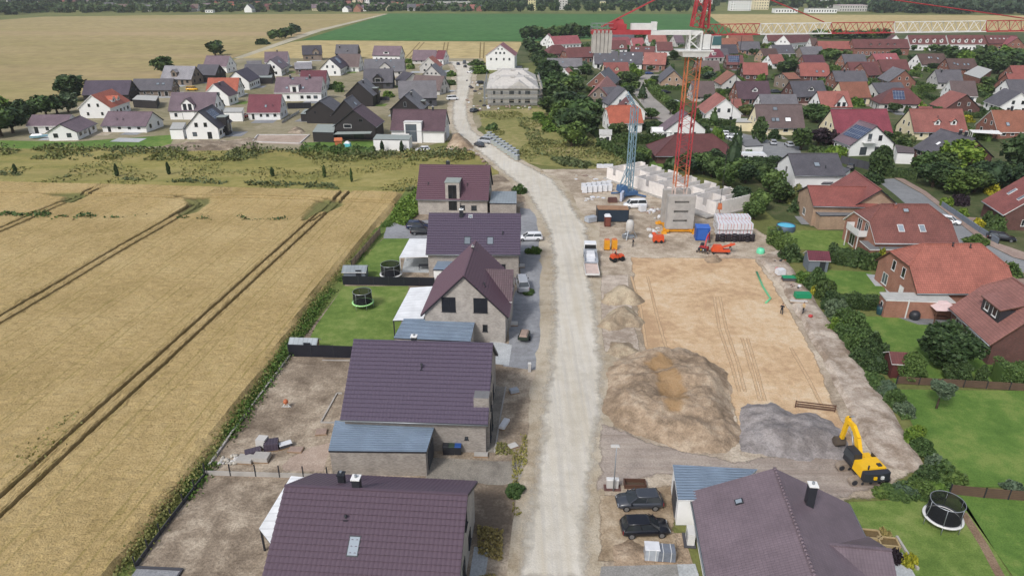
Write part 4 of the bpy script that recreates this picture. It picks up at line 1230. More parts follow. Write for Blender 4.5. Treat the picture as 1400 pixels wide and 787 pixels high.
m_gravel = ground_mat('grey_chippings', [C(128, 128, 130), C(148, 150, 154), C(166, 168, 172)], .15, 1.2, 9, bump=.5)
m_gravd = ground_mat('drive_gravel', [C(124, 118, 110), C(150, 144, 134), C(172, 164, 150)], .15, 1.0, 8, bump=.5)
sheet('chipping_verge', Gs([(688, 500), (738, 506), (748, 440), (753, 370), (749, 320), (740, 288), (712, 284), (712, 330), (710, 385), (704, 400), (694, 470)]), .012, m_gravel, rim=.5, jit=.3)
sheet('gravel_drive', Gs([(588, 626), (650, 628), (700, 630), (724, 622), (720, 655), (690, 664), (582, 655)]), .016, m_gravd, rim=.5, jit=.3)
sheet('gravel_yard', Gs([(528, 302), (552, 304), (590, 300), (590, 330), (524, 327)]), .012, m_gravel, rim=.4, jit=.3)
m_lawn = ground_mat('mown_lawn', [C(92, 116, 55), C(110, 132, 66), C(134, 147, 84)], .12, .7, 7, bump=.3, contrast=.7)
m_lawnd = ground_mat('dense_lawn', [C(82, 112, 51), C(98, 127, 60), C(122, 140, 74)], .1, .6, 7, bump=.3, contrast=.7)
sheet('lawn', Gs([(470, 391), (559, 391), (541, 474), (418, 474), (432, 445)]), .014, m_lawn, rim=.15)
sheet('lawn', Gs([(524, 326), (560, 326), (546, 352), (549, 378), (478, 380), (488, 362)]), .014, m_lawn, rim=.15)
m_pave = ground_mat('concrete_paving', [C(160, 164, 166), C(178, 182, 184), C(190, 193, 195)], .2, 1, 6, bump=.1)
m_pink = ground_mat('pink_pavers', [C(160, 142, 128), C(176, 158, 144), C(190, 174, 160)], .2, 1, 6, bump=.2)
m_road = ground_mat('road_gravel', [C(190, 183, 168), C(207, 201, 188), C(216, 211, 200)], .07, .6, 7, bump=.35, edge=True, contrast=.6,
     streak=[((.9, .03, 1), .6, C(190, 180, 160)), ((1.8, .05, 1), .5, C(178, 175, 170))], streak_rot=R(3.6), soft=.8, fine_=.35)
roadL = [(700, 800), (715, 700), (728, 620), (737, 560), (744, 500), (750, 430), (753, 370), (748, 322), (738, 300), (723, 272), (706, 252), (690, 239), (672, 223), (655, 209), (638, 196), (622, 182), (616, 165), (617, 144), (622, 120), (622, 96), (614, 84)]
roadR = [(644, 84), (648, 96), (646, 111), (640, 144), (641, 160), (648, 178), (664, 190), (684, 202), (706, 218), (735, 232), (760, 246), (776, 266), (792, 292), (806, 312), (808, 340), (812, 385), (822, 440), (829, 500), (831, 545), (824, 600), (816, 660), (812, 720), (815, 800)]
m_dust = ground_mat('road_shoulder_dust', [C(160, 146, 124), C(182, 170, 150), C(196, 186, 168)], .1, .6, 6, bump=.4, contrast=.7)
sheet('road_shoulder', Gs([(x - 12 if y > 300 else x - 5, y) for x, y in roadL] + [(x + 12 if y > 300 else x + 5, y) for x, y in roadR]), .022, m_dust, rim=.8, jit=.5)
sheet('road', Gs(roadL + roadR), .028, m_road, rim=1.6, jit=.35)
m_yard = ground_mat('building_site_earth', [C(150, 136, 118), C(180, 166, 148), C(202, 190, 172)], .08, .5, 4, bump=.5, contrast=.8, edge=True)
sheet('construction_yard', Gs([(736, 231), (840, 230), (905, 244), (1000, 288), (1062, 330), (1110, 420), (1180, 520), (1262, 640), (1215, 682), (1100, 692), (930, 682), (925, 800), (812, 800), (812, 720), (822, 600), (830, 520), (822, 440), (810, 385), (806, 340), (790, 290), (765, 252)]), .012, m_yard, rim=1.0, jit=.4)
m_sandp = ground_mat('excavated_sand', [C(184, 154, 122), C(204, 175, 140), C(214, 192, 162)], .09, .8, 5, bump=.6, contrast=.8, edge=True, fine_=.5)
sheet('sand_pad', Gs([(861, 351), (1034, 353), (1062, 392), (1100, 456), (1156, 575), (1176, 612), (1160, 622), (1090, 612), (1010, 596), (985, 520), (945, 490), (880, 486), (868, 420)]), .018, m_sandp, rim=.7, jit=.4)
m_trk = ground_mat('rutted_grey_mud', [C(146, 134, 124), C(168, 156, 146), C(182, 170, 158)], .1, .6, 5, bump=.6, edge=True,
                   streak=[((.05, 1.3, 1), .8, C(136, 122, 112)), ((.03, .7, 1), .5, C(190, 178, 164))], streak_rot=R(4))
sheet('mud_track', Gs([(818, 576), (850, 584), (905, 606), (1000, 626), (1150, 612), (1210, 628), (1216, 662), (1160, 684), (1100, 690), (1000, 672), (930, 652), (870, 660), (812, 676)]), .024, m_trk, rim=1.0, jit=.4)
m_pale = ground_mat('dry_pale_mud', [C(160, 146, 132), C(190, 177, 163), C(208, 196, 182)], .12, .7, 5, bump=.7, edge=True, contrast=.9,
     streak=[((.5, .9, 1), .5, C(132, 116, 102))], streak_rot=R(20))
bl = Gs([(1036, 352), (1070, 392), (1112, 466), (1160, 556), (1190, 612), (1216, 652)]); br = Gs([(1066, 340), (1112, 408), (1162, 478), (1216, 556), (1264, 640), (1262, 660)])
bl, br = resample(bl, 1.2, .3, False), resample(br, 1.2, .3, False)
K = 90;
def along(P, t):
 L = [0];
 for a, c_ in zip(P[:-1], P[1:]): L.append(L[-1] + math.dist(a, c_))
 s = t * L[-1]; i = max(k for k in range(len(L)) if L[k] <= s + 1e-9); i = min(i, len(P) - 2)
 f = (s - L[i]) / max(1e-6, L[i + 1] - L[i]); return Vector(P[i]).lerp(Vector(P[i + 1]), f)
rows, wv = [], [-.06, .0, .05, .1, .2, .3, .4, .5, .6, .7, .8, .9, 1.0]
Vb, Ab = [], []
for k in range(K + 1):
 a, c_ = along(bl, k / K), along(br, k / K)
 for w_ in wv:
  p = a.lerp(c_, w_); hN = mnoise.fractal((p.x * .7, p.y * .7, 1), .8, 2, 4)
  zz = .02 if w_ < 0 else (.1 if w_ == 0 else .42 + .1 * hN)
  e = min(1, k / 4, (K - k) / 6); zz *= e
  if w_ > .85: zz = .03 + (zz - .03) * (1 - w_) * 5
  Vb.append((p.x, p.y, zz + .02)); Ab.append(1.0 if (0 < w_ < 1) else 0.6)
nw = len(wv); idx = np.arange((K + 1) * nw).reshape(K + 1, nw)
Fb = np.stack([idx[:-1, :-1], idx[:-1, 1:], idx[1:, 1:], idx[1:, :-1]], -1).reshape(-1, 4)
m_bench = ground_mat('dry_mud_bench', [C(150, 134, 118), C(186, 172, 158), C(206, 194, 180)], .12, .7, 5, bump=.8, contrast=.9, streak=[((.5, .9, 1), .5, C(128, 112, 98))], streak_rot=R(20))
o = link('earth_bench', npmesh('earth_bench', np.array(Vb), Fb, m_bench, smooth=True)); o['kind'] = 'structure'
m_dirtp = ground_mat('trodden_earth', [C(138, 120, 98), C(168, 150, 126), C(188, 172, 150)], .12, .7, 5, bump=.5, edge=True, contrast=.8)
sheet('parking_earth', Gs([(818, 676), (925, 660), (930, 745), (936, 770), (816, 770)]), .026, m_dirtp, rim=.7, jit=.3)
m_asph = ground_mat('grey_paving', [C(132, 130, 126), C(148, 146, 142), C(160, 158, 154)], .2, 1.0, 8, bump=.2)
sheet('paved_drive', Gs([(822, 774), (928, 771), (944, 800), (818, 800)]), .032, m_asph)
sheet('lawn', Gs([(1224, 532), (1420, 534), (1440, 668), (1300, 664), (1272, 630)]), .014, m_lawnd)
sheet('lawn', Gs([(1160, 686), (1300, 680), (1318, 684), (1390, 800), (1215, 800)]), .014, m_lawn)
sheet('lawn', Gs([(1306, 676), (1440, 680), (1460, 800), (1394, 800)]), .014, m_lawnd)
sheet('lawn', Gs([(1174, 432), (1236, 434), (1300, 448), (1360, 470), (1400, 520), (1225, 524), (1190, 478)]), .014, m_lawnd)
sheet('lawn', Gs([(1120, 368), (1190, 372), (1210, 394), (1205, 408), (1132, 402)]), .014, m_lawnd)
sheet('lawn', Gs([(1078, 314), (1160, 316), (1160, 345), (1080, 340)]), .014, m_lawn)
sheet('lawn', Gs([(888, 212), (916, 214), (920, 229), (888, 228)]), .014, m_lawnd)
sheet('lawn', Gs([(0, 192), (100, 194), (240, 184), (232, 200), (100, 204), (0, 203)]), .006, m_lawnd)
sheet('lawn', Gs([(416, 195), (510, 192), (512, 207), (416, 207)]), .006, m_lawnd)
m_wood = ground_mat('wooden_walk', [C(120, 100, 82), C(138, 116, 96), C(150, 130, 110)], .3, 2, 8)
strip('garden_path', [(1316, 700), (1345, 745), (1372, 796)], .75, .03, m_wood)
m_cob = ground_mat('street_pavers', [C(138, 134, 128), C(158, 153, 147), C(172, 166, 160)], .05, .5, 6, bump=.15)
m_asp = ground_mat('old_asphalt', [C(118, 120, 122), C(136, 138, 140), C(150, 151, 152)], .04, .5, 6, bump=.15)
m_sett = ground_mat('reddish_pavers', [C(142, 124, 114), C(158, 138, 128), C(172, 154, 142)], .05, .5, 6, bump=.15)
sheet('street', Gs([(1198, 246), (1222, 244), (1262, 266), (1300, 296), (1345, 332), (1385, 352), (1460, 372), (1460, 440), (1372, 392), (1322, 356), (1288, 322), (1262, 300), (1226, 268)]), .018, m_asp)
sheet('pavement', Gs([(1216, 240), (1232, 243), (1266, 262), (1304, 292), (1356, 330), (1460, 366), (1460, 372), (1385, 352), (1345, 332), (1300, 296), (1262, 266)]), .10, m_sett)
sheet('pavement', Gs([(1372, 392), (1400, 372), (1460, 392), (1460, 440)]), .12, m_sett)
sheet('street', [G(ZY(*p))[:2] for p in ((640, 330), (790, 250), (950, 250), (800, 330), (810, 400), (880, 490), (1010, 600), (1120, 700), (1100, 770), (1000, 780), (830, 660), (700, 490), (640, 400))], .012, m_cob)
sheet('street', [G(ZS(*p))[:2] for p in ((560, 240), (700, 300), (940, 330), (1110, 360), (1300, 400), (1400, 440), (1400, 560), (1300, 600), (1200, 480), (1060, 430), (840, 340), (560, 300))], .016, m_asp)
sheet('street', Gs([(1040, 190), (1092, 198), (1096, 212), (1072, 234), (1046, 228), (1020, 212)]), .020, m_asp)
GREY_SHEET = ribbed('blue_grey_sheet', C(130, 146, 164), .36, 1, .4, 0, .9)
ZINC = ribbed('zinc_sheet', C(160, 168, 172), .6, 0, .4, .35, .35)
FELT = plain('roof_gravel', C(182, 182, 178), .9, var=.2); FELT_G = plain('green_grey_felt', C(150, 158, 154), .9, var=.15); FELT_D = plain('dark_felt', C(118, 118, 120), .9, var=.2)
SHUT = ribbed('closed_shutter', C(40, 42, 50), .08, 1, .5, .1, .5)
WHITE_SHEET = ribbed('white_patio_panels', C(238, 240, 242, .95), .9, 0, .3, 0, .3)
DARKGL = glass('dark_facade_glass', (.02, .022, .026, 1), .05)
def patio_roof(label, corners, h0, h1, mat, frame, name='patio_roof', cat='patio cover', npost=3):
 """lean-to cover: corners outer-front, inner-front, inner-back, outer-back; posts on the outer side"""
 P = [Vector(c[:2]) for c in corners]; o = P[0]
 root = thing(name, label, cat, (o.x, o.y, 0))
 Q = [p - o for p in P]
 m = MB(); thicken(m, [[(Q[0].x, Q[0].y, h0), (Q[1].x, Q[1].y, h1), (Q[2].x, Q[2].y, h1), (Q[3].x, Q[3].y, h0)]], .1); m.build('cover', [mat, frame], root)
 for i in range(npost):
  q = Q[0].lerp(Q[3], (i + .02) / (npost - 1 + .04)); s = MB(); s.boxz(-.07, .07, -.07, .07, 0, h0 - .1); s.build('post', frame, root, (q.x + .1, q.y, 0))
 return root
H1 = house('large house with glazed aubergine tiles, lone roof window and white-capped chimney, nearest the wheat', ZL(155, 303), ZL(1140, 352), 7.5, 10.4, 'hero1', 'gl', he=4.3, tiles=True, wins=[('r', -1.8, .3, 1.3, 2.1), ('r', 1.6, .9, 1.3, 1.3), ('r', 0, 4.3, 1.1, 1.3)], verge=TR_D, og=.25)
chimney(H1, 7.0 - 8.6, 1, .93, 1.05, .6, cap=M_WHITE)
chimney(H1, -3.4, 1, .62, 1.0, .5, cap=TR_D)
skylight(H1, -1, -.9, .30, .75, 1.35); pipe_vent(H1, -1.9, -1, .62, .3)
h1w = H1['root'].matrix_basis
def at_house(H, x, y):
 return (Matrix.Translation(H['mid']) @ Matrix.Rotation(H['rot'], 4, 'Z')) @ Vector((x, y, 0))
l = -H1['Lw'] / 2
patio_roof('white glazed patio cover on dark posts at the gable of the aubergine-tiled house', [G((354, 752 - 30), 2.5), at_house(H1, l + .1, -3.0), at_house(H1, l + .1, 6.6), G((398, 650), 2.5)], 2.5, 2.75, WHITE_SHEET, TR_D)
sheet('pavement', [at_house(H1, -l + .3, -5)[:2], at_house(H1, -l + 1.6, -5)[:2], at_house(H1, -l + 1.6, 2.2)[:2], at_house(H1, -l + .3, 2.2)[:2]], .03, m_pave)
H2 = house('house with long violet-grey tiled roof above the blue-grey garage roof', ZI(525, 374), ZI(1275, 394), 9.1, 13, 'hero2', 'g', he=4.2, tiles=True, verge=TR_D, og=.3,
           wins=[('r', -3.5, .2, 1.4, 2.1), ('r', 0, 4.2, 1.2, 1.4), ('r', 2.6, .9, 1.4, 1.3), ('f', 5.2, 1.6, .35, .35)])
pipe_vent(H2, .2, -1, .62, .6); chimney(H2, -1.0, 1, .95, .75, .55, cap=M_WHITE)
bay = MB(); L2 = H2['Lw'] / 2; bay.boxz(L2 - 1.25, L2 + .28, -5.6, -1.2, 0, 6.0, top=1); bay.build('gable_bay', [BK_G, FELT_D], H2['root'])
for u, z, hh in ((-4.4, .2, 2.2), (-2.4, .2, 2.2), (-3.4, 3.4, 1.6)): window(H2['root'], 1.1, hh, (L2 + .285, u, z), PI / 2, TR_D)
g0 = G(ZL(397, 120), 2.75); g1 = G(ZL(912, 126), 2.75); g2 = G(ZL(955, -10), 2.75); g3 = G(ZL(432, -40), 2.75)
r_, q_, w_ = flat_building('grey clinker garage with blue-grey ribbed roof beside the violet-tiled house', [g0, g1, g2, g3], 2.75, 'g', GREY_SHEET, par=.2, ribs=.36)
gd = MB(); gd.boxz(-1.2, 1.2, -.05, .05, .05, 2.2)
e = (q_[1] + q_[2]) / 2; dd = (q_[2] - q_[1]); gd.build('garage_door', ribbed('grey_sectional_door', C(70, 74, 82), .5, 1, .5, .1), r_, (e.x + .03, e.y, 0), math.atan2(dd.y, dd.x))
H3 = house('plum-tiled house whose grey clinker gable has two closed black shutters', ZI(1115, 30), None, 9.6, 10.7, 'hero3', 'gl', he=4.25, ang=86.0, L=13.2, far=False, verge=TR_D, tiles=True, oh=.4,
           wins=[('l', -2.1, 4.35, 1.85, 2.1, TR_D, 'shutter', SHUT), ('l', 2.1, 4.35, 1.85, 2.1, TR_D, 'shutter', SHUT), ('l', 2.65, 1.6, .65, 1.0, TR_D)])
dormer(H3, -1, .6, 5.4, 4.3, -.35, 'gable', rise=3.3, roofm=ROOF['plum'], win=(1.2, 1.3), nwin=2, wz=4.2, trim=TR_W)
pipe_vent(H3, -4.2, -1, .55); chimney(H3, 3.2, 0, 1, .35, .3)
g0, g1, g2, g3 = G(ZI(745, 360), 2.9), G(ZI(1150, 378), 2.9), G(ZI(1175, 266), 2.9), G(ZI(800, 258), 2.9)
r_, q_, w_ = flat_building('carport-garage with blue-grey metal roof in front of the shuttered gable', [g0, g1, g2, g3], 2.75, 'gl', GREY_SHEET, par=.16, ribs=.5)
patio_roof('long white patio cover along the plum-tiled gable house and lawn', [G(ZI(735, 268), 2.4), G(ZI(900, 262), 2.8), G(ZI(960, 82), 2.8), G(ZI(830, 90), 2.4)], 2.4, 2.8, WHITE_SHEET, TR_D)
H4 = house('house with dark violet roof, tall black chimney and pair of small roof windows', ZF(930, 440), ZF(1425, 443), 9.0, 11, 'hero2', 'g', he=4.5, tiles=True, verge=TR_D, far=False,
           wins=[('f', 2.2, 1.2, 1.6, 1.1), ('f', 4.6, 1.2, 1.2, 1.1), ('f', -3.8, .3, 2.4, 2.1), ('r', -2, .9, 1.2, 1.3), ('r', 2, 3.9, 1.2, 1.3)])
chimney(H4, -2.2, -1, .92, 1.2, .6, cap=M_WHITE); skylight(H4, -1, -.7, .92, .5, .5, TR_W); skylight(H4, -1, -1.0, .27, .9, 1.25); skylight(H4, -1, 2.7, .27, .9, 1.25); pipe_vent(H4, 4.7, -1, .45)
flat_building('low white annex with grey sheet roof tucked beside the violet-roofed house', [G(ZF(955, 745), 2.6), G(ZF(1080, 748), 2.6), G(ZF(1130, 668), 2.6), G(ZF(1000, 662), 2.6)], 2.6, 'w', GREY_SHEET, name='annex', cat='annex')
patio_roof('white covered terrace beside the violet-roofed house and trampoline', [G(ZF(770, 676), 2.4), G(ZF(932, 672), 2.7), G(ZF(925, 575), 2.7), G(ZF(825, 575), 2.4)], 2.4, 2.7, WHITE_SHEET, TR_W)
sheet('terrace', [G(ZF(785, 755))[:2], G(ZF(950, 760))[:2], G(ZF(945, 680))[:2], G(ZF(800, 680))[:2]], .03, m_pave)
tb = MB(); tb.boxz(-.9, .9, -.5, .5, .7, .76)
for x in (-.8, .8):
 for y in (-.4, .4): tb.boxz(x - .04, x + .04, y - .04, y + .04, 0, .7)
q = G(ZF(905, 740)); t_ = thing('garden_table', 'dark garden table on the covered terrace', 'table', (q.x, q.y, .03)); tb.build('table', TR_D, t_)
H5 = house('plum-red tiled house with tall glazed stair bay, last of the row before the meadow', ZF(880, 178), ZF(1262, 183), 9.0, 11.5, 'hero5', 'gl', e=ZF(1060, 367), verge=TR_D, far=False, tiles=True, wins=[('f', 2.0, 1.1, 1.1, 1.0), ('f', 4.4, 1.1, 1.1, 1.0), ('r', -2, .9, 1.2, 1.3), ('r', 1.5, 4, 1.1, 1.3)])
dormer(H5, -1, .1, 2.9, 6.9, -.3, 'flat', wall=BK_L, win=(1.7, 5.2), wz=1.2, trim=FELT_G, frame=TR_D)
chimney(H5, -1.5, 1, .95, .9, .75, cap=TR_D); pipe_vent(H5, -5.2, -1, .38); pipe_vent(H5, 2.9, -1, .36)
flat_building('grey flat-roofed double garage beside the plum-red house', [G(ZF(1258, 388), 2.9), G(ZF(1400, 390), 2.9), G(ZF(1400, 325), 2.9), G(ZF(1270, 325), 2.9)], 2.9, 'g', ZINC)
q = G(ZG(55, 455)); fn = fence('dark grey privacy screen below the flat double garage', [ZF(1258, 436), ZF(1390, 438)], 1.8, TR_D)
HC = house('taupe-tiled corner house with dark chimney and white walls beside two parked cars', (1059, 639.4), None, 6.0, 12.6, 'corner', 'w', he=3.0, ang=-96.3, L=20, trim=TR_W, far=False, wins=[('f', -6, .9, 1.4, 1.3), ('f', 0, .9, 1.4, 1.3)], oh=.45, og=.3, verge=TR_G)
chimney(HC, -6.9, 1, .66, 2.0, .62, cap=M_WHITE)
skylight(HC, -1, -7.2, .48, .42, .5, TR_D); pipe_vent(HC, .6, -1, .22, .4)
rg = MB()
for k in range(52): rg.tube([(-9.9 + k * .38, 0, 6.05), (-9.58 + k * .38, 0, 6.07)], .13, 8)
rg.build('ridge_cap', ROOF['corner'], HC['root'])
house('', (1120, 743), (1219, 752), 4.7, 6.2, 'corner', 'w', he=2.9, parent=HC['root'], wins=[], oh=.4, trim=TR_W, far=False)
fence_q = [G((921, 637), 2.9), G((1010, 642), 2.9)]
r_, q_, w_ = flat_building('white garage with ribbed blue-grey roof at the taupe corner house', [G((928, 684), 2.75), G((985, 684), 2.75), G((1034, 643), 2.75), G((921, 637), 2.75)], 2.75, 'w', GREY_SHEET, par=.15, trim=TR_W, ribs=.36)
gd = MB(); gd.boxz(-1.2, 1.2, -.05, .05, .02, 2.2); e = q_[0].lerp(q_[3], .45); dd = q_[3] - q_[0]
gd.build('garage_door', ribbed('grey_sectional_door', C(70, 74, 82), .5, 1, .5, .1), r_, (e.x - .03, e.y, 0), math.atan2(dd.y, dd.x))
FD = TR_D
NEWH = []
def hs(*a, **k):
 NEWH.append(house(*a, **k)); return NEWH[-1]
hb = hs('white L-shaped bungalow with mauve roof at the end of the tree belt', ZA(318, 668), ZA(432, 622), 5.0, 8.2, 'mauve', 'w', he=2.7, name='bungalow', frame=FD, seed=2)
house('', ZA(172, 617), ZA(385, 616), 5.2, 8.5, 'mauve', 'w', he=2.7, parent=hb['root'], frame=FD)
hs('white bungalow with wide mauve roof, terrace slab and window under the gable', ZA(580, 600), ZA(822, 602), 5.6, 10.5, 'mauve', 'w', e=ZA(680, 694), name='bungalow', frame=FD, feats=[('vent', -3, -1, .4), ('vent', -1, -1, .4)])
sheet('terrace', [G(ZA(*p))[:2] for p in ((590, 762), (745, 766), (790, 745), (640, 742))], .03, m_pave)
ho = hs('white house with bright orange roof and white dormers among dark neighbours', ZA(487, 512), ZA(602, 477), 8.0, 10.5, 'orange', 'w', he=3.8, seed=4)
dormer(ho, -1, -1.5, 2.4, 5.6, .2, 'gable', win=(1, 1), roofm=ROOF['orange']); dormer(ho, -1, 2.0, 2.0, 5.4, .2, 'gable', win=(1, 1), roofm=ROOF['orange'])
hs('long barn-like house with slate roof and black-boarded gable beside the round tree', ZA(458, 433), ZA(708, 431), 7.8, 10, 'violet', 'k', he=3.2, frame=FD)
hs('long low house of grey tiles with twin bright roof windows and brown walls', ZA(718, 424), ZA(935, 422), 6.8, 9, 'slate', 'n', he=3.0, feats=[('sky', -1, 2.2, .5, {'w': 1.1, 'h': 1.0}), ('sky', -1, 4.4, .5, {'w': 1.1, 'h': 1.0})])
flat_building('black flat-roofed carport block in front of the brown-walled long house', [G(ZA(712, 538), 2.8), G(ZA(838, 545), 2.8), G(ZA(852, 518), 2.8), G(ZA(740, 514), 2.8)], 2.8, 'k', FELT)
hm = hs('white house with mauve roof and large white cross gable with two tall windows', ZA(922, 496), ZA(1167, 496), 8.6, 10, 'mauve', 'w', e=ZA(1040, 598), frame=FD)
dormer(hm, -1, -1.0, 4.2, 5.2, -.15, 'gable', win=(1.2, 2.1), nwin=2, wz=3.3, frame=FD)
hp = hs('white gabled house with solar roof and black-clad side bay near the bare plot', ZA(1065, 600), ZA(1145, 562), 8.4, 9.6, 'dgrey', 'w', he=3.6, frame=FD, seed=5)
solar(hp, -1, -2.5, 3.2, .35, .85); dormer(hp, -1, 1, 3.6, 5.6, -.9, 'flat', wall=BKW, win=(2.2, 3.5), wz=1.0, frame=FD, trim=FELT_G)
flat_building('small white flat garage attached before the solar-roofed gable house', [G(ZA(912, 698), 2.9), G(ZA(982, 698), 2.9), G(ZA(1000, 662), 2.9), G(ZA(930, 662), 2.9)], 2.9, 'w', FELT)
hs('white gabled house with dark mauve roof in front of a small orange roof', ZA(1145, 452), ZA(1200, 435), 8.2, 10, 'plum', 'w', he=3.8, frame=FD, feats=[('chim', -1.0, -1, .8)])
hs('house showing only its orange roof behind the white gable', ZA(1118, 419), ZA(1288, 418), 7.6, 9, 'orange', 'w', he=3.2)
hc_ = hs('unfinished house with pale underlay roof and raw block walls', ZA(885, 353), ZA(1052, 356), 8.0, 10, 'lgrey', 'n', e=ZA(960, 428), frame=FD)
dormer(hc_, -1, -1, 2.6, 5.6, .1, 'gable', win=(1.2, 1.6), frame=FD)
hs('dark-boarded house with slate roof behind the unfinished one', ZA(1065, 346), ZA(1180, 348), 7.6, 9.5, 'slate', 'k', he=3.6, frame=FD)
hs('white house with mauve roof next to the farm track, farthest of its side', ZA(1110, 299), ZA(1238, 301), 8.2, 10, 'mauve', 'w', he=3.6)
hs('white house with plum roof and bright pair of gables beyond the orange roof', ZA(1265, 384), ZA(1330, 362), 8.0, 10, 'violet', 'w', he=3.8, frame=FD, seed=1)
flat_building('white cube garage with pale flat roof between solar house and maroon roof', [G(ZA(1202, 606), 3.0), G(ZA(1300, 606), 3.0), G(ZA(1312, 582), 3.0), G(ZA(1215, 582), 3.0)], 3.0, 'w', FELT)
hr_ = hs('white house with plain maroon roof beside the sand-floored plot', ZA(1338, 508), ZB(140, 507), 8.0, 9.5, 'maroon', 'w', e=ZB(40, 608), ew=4, feats=[('sky', -1, 0.6, .3, {'w': .6, 'h': .9}), ('vent', 3, -1, .3)])
hq = hs('big white house with mauve roof, two black chimneys and central white dormer', ZB(108, 414), ZB(360, 413), 8.8, 11, 'mauve', 'w', e=ZB(230, 500), frame=FD, ew=6, feats=[('chim', -3.6, -1, .92), ('chim', 4.2, -1, .9), ('sky', -1, -2.6, .86, {'w': .9, 'h': .9}), ('sky', -1, 3, .86, {'w': .9, 'h': .9}), ('sky', -1, -4.5, .25, {'w': .9, 'h': .9}), ('sky', -1, 2, .25, {'w': .9, 'h': .9})])
dormer(hq, -1, -1.2, 3.4, 6.3, -.1, 'shed', win=(1.4, 2.0), wz=3.6, frame=FD)
hs('white house with maroon roof half hidden by the two-chimney house', ZB(240, 379), ZB(382, 378), 8.2, 9.5, 'maroon', 'w', he=3.6)
hs('white gable with dark roof windows standing before a mauve roof and its chimney', ZB(75, 320), ZB(118, 300), 8.2, 9.5, 'mauve', 'w', he=3.8, frame=FD, feats=[('sky', -1, 1, .5, {'w': 1.6, 'h': 2.2}), ('sky', -1, -2, .5, {'w': .9, 'h': 1.2})])
hs('white house with mauve roof and chimney on the ridge, behind the roof-window gable', ZB(45, 279), ZB(172, 277), 8.6, 10, 'mauve', 'w', he=3.8, feats=[('chim', .5, 0, 1, .9)])
hs('black-boarded house with slate roof and flat black porch by the path', ZB(-60, 346), ZB(78, 346), 7.6, 9.5, 'slate', 'k', he=3.4, frame=FD)
flat_building('low black porch block under the slate-roofed boarded house', [G(ZB(5, 420), 2.7), G(ZB(85, 420), 2.7), G(ZB(90, 398), 2.7), G(ZB(12, 398), 2.7)], 2.7, 'k', FELT_G, name='annex', cat='annex')
hd = hs('dark brick house with charcoal roof and pointed cross gable at the stubble field', ZB(245, 245), ZB(352, 243), 8.4, 10, 'dgrey', 'n', he=3.8, frame=FD)
dormer(hd, -1, 2.2, 3.8, 5.2, -.1, 'gable', win=(1.4, 1.6), wz=3.2)
flat_building('white-roofed patio annex before the dark brick house', [G(ZB(215, 350), 2.7), G(ZB(300, 350), 2.7), G(ZB(300, 333), 2.7), G(ZB(220, 333), 2.7)], 2.7, 'n', M_WHITE, name='annex', cat='annex')
hs('grey-roofed house with dark gable at the stubble edge', ZB(430, 240), ZB(552, 240), 8.2, 9.5, 'slate', 'k', he=3.6, frame=FD, feats=[('chim', -4.5, -1, .6), ('chim', .5, -1, .2, .6)])
hs('white house with dark brown-mauve roof and balcony windows', ZB(440, 290), ZB(562, 291), 8.6, 10, 'bgrey', 'w', e=ZB(500, 362), feats=[('vent', 0, -1, .4)])
hg = hs('white gable house with sun panels, one tall black window and small ones below', ZB(393, 316), ZB(440, 296), 8.4, 10, 'violet', 'w', he=3.8, frame=FD)
solar(hg, -1, -2, 3, .3, .85)
hv = hs('mauve-roofed house with white box dormer at the tractor tracks', ZB(635, 246), ZB(785, 248), 8.6, 10, 'mauve', 'w', he=3.8)
dormer(hv, -1, 0, 3.4, 5.4, .1, 'flat', win=(2.2, 1.2), wall=M_WHITE)
ht = hs('grey twin house with a low centre gable and two bright roof windows', ZB(582, 318), ZB(800, 317), 8.0, 10, 'grey', 'l', e=ZB(690, 386), feats=[('sky', -1, -4, .85, {'w': 1, 'h': 1}), ('sky', -1, 3.2, .82, {'w': 1, 'h': 1}), ('sky', -1, 5, .3, {'w': 1, 'h': 1})])
dormer(ht, -1, .5, 5.0, 4.6, -.1, 'gable', win=(1.2, 1.2), wz=3.2, rise=2.0, roofm=ROOF['grey'])
hu = hs('charcoal house with grey roof and black arched centre gable', ZB(578, 370), ZB(738, 369), 8.2, 10, 'slate', 'd', e=ZB(660, 446), frame=FD)
dormer(hu, -1, 0, 4.4, 4.4, -.1, 'gable', win=(2.4, 1.8), wz=2.8, wall=BKW, roofm=ROOF['slate'], frame=TR_W)
hk = hs('tall black-boarded gable house with pale roof slope and chimney', ZT(480, 135), ZT(548, 100), 9.2, 10.5, 'grey', 'k', he=4.4, frame=FD, wins=[], feats=[('chim', -2.0, -1, .8)])
dormer(hk, -1, 1.5, 3.0, 6.0, -.4, 'flat', wall=BKW, win=(1.6, 1.6), frame=FD, trim=FELT_G)
hl = hs('black-boarded barn house with grey roof at the fenced lawn', ZT(160, 292), ZT(250, 252), 7.6, 10.5, 'slate', 'k', he=4.0, frame=FD, wins=[('l', -2, 3.2, .8, 1.0), ('r', 0, 3, 1, 1)])
hn = hs('black-boarded house with grey-blue roof wedged behind the big black gable', ZT(365, 285), ZT(438, 244), 8.6, 9, 'slate', 'k', he=4.0, frame=FD, wins=[], feats=[('sky', -1, .5, .55, {'w': 1.2, 'h': 1.2})])
hx = hs('big black-boarded gable house with plum roof and glazed terrace at the playground', ZT(440, 365), ZT(520, 318), 9.0, 12.5, 'plum', 'k', he=4.2, frame=FD, wins=[('l', -2.2, 3.4, 2.4, 1.2, TR_W), ('l', 2, 5.4, 1.2, .8), ('l', -3, .2, 3.0, 2.2), ('l', 1, .2, 3.4, 2.2)])
flat_building('black shed with pale flat roof beside the big black gable', [G(ZT(105, 555), 2.8), G(ZT(280, 560), 2.8), G(ZT(300, 492), 2.8), G(ZT(150, 490), 2.8)], 2.8, 'k', FELT_G, name='shed', cat='shed')
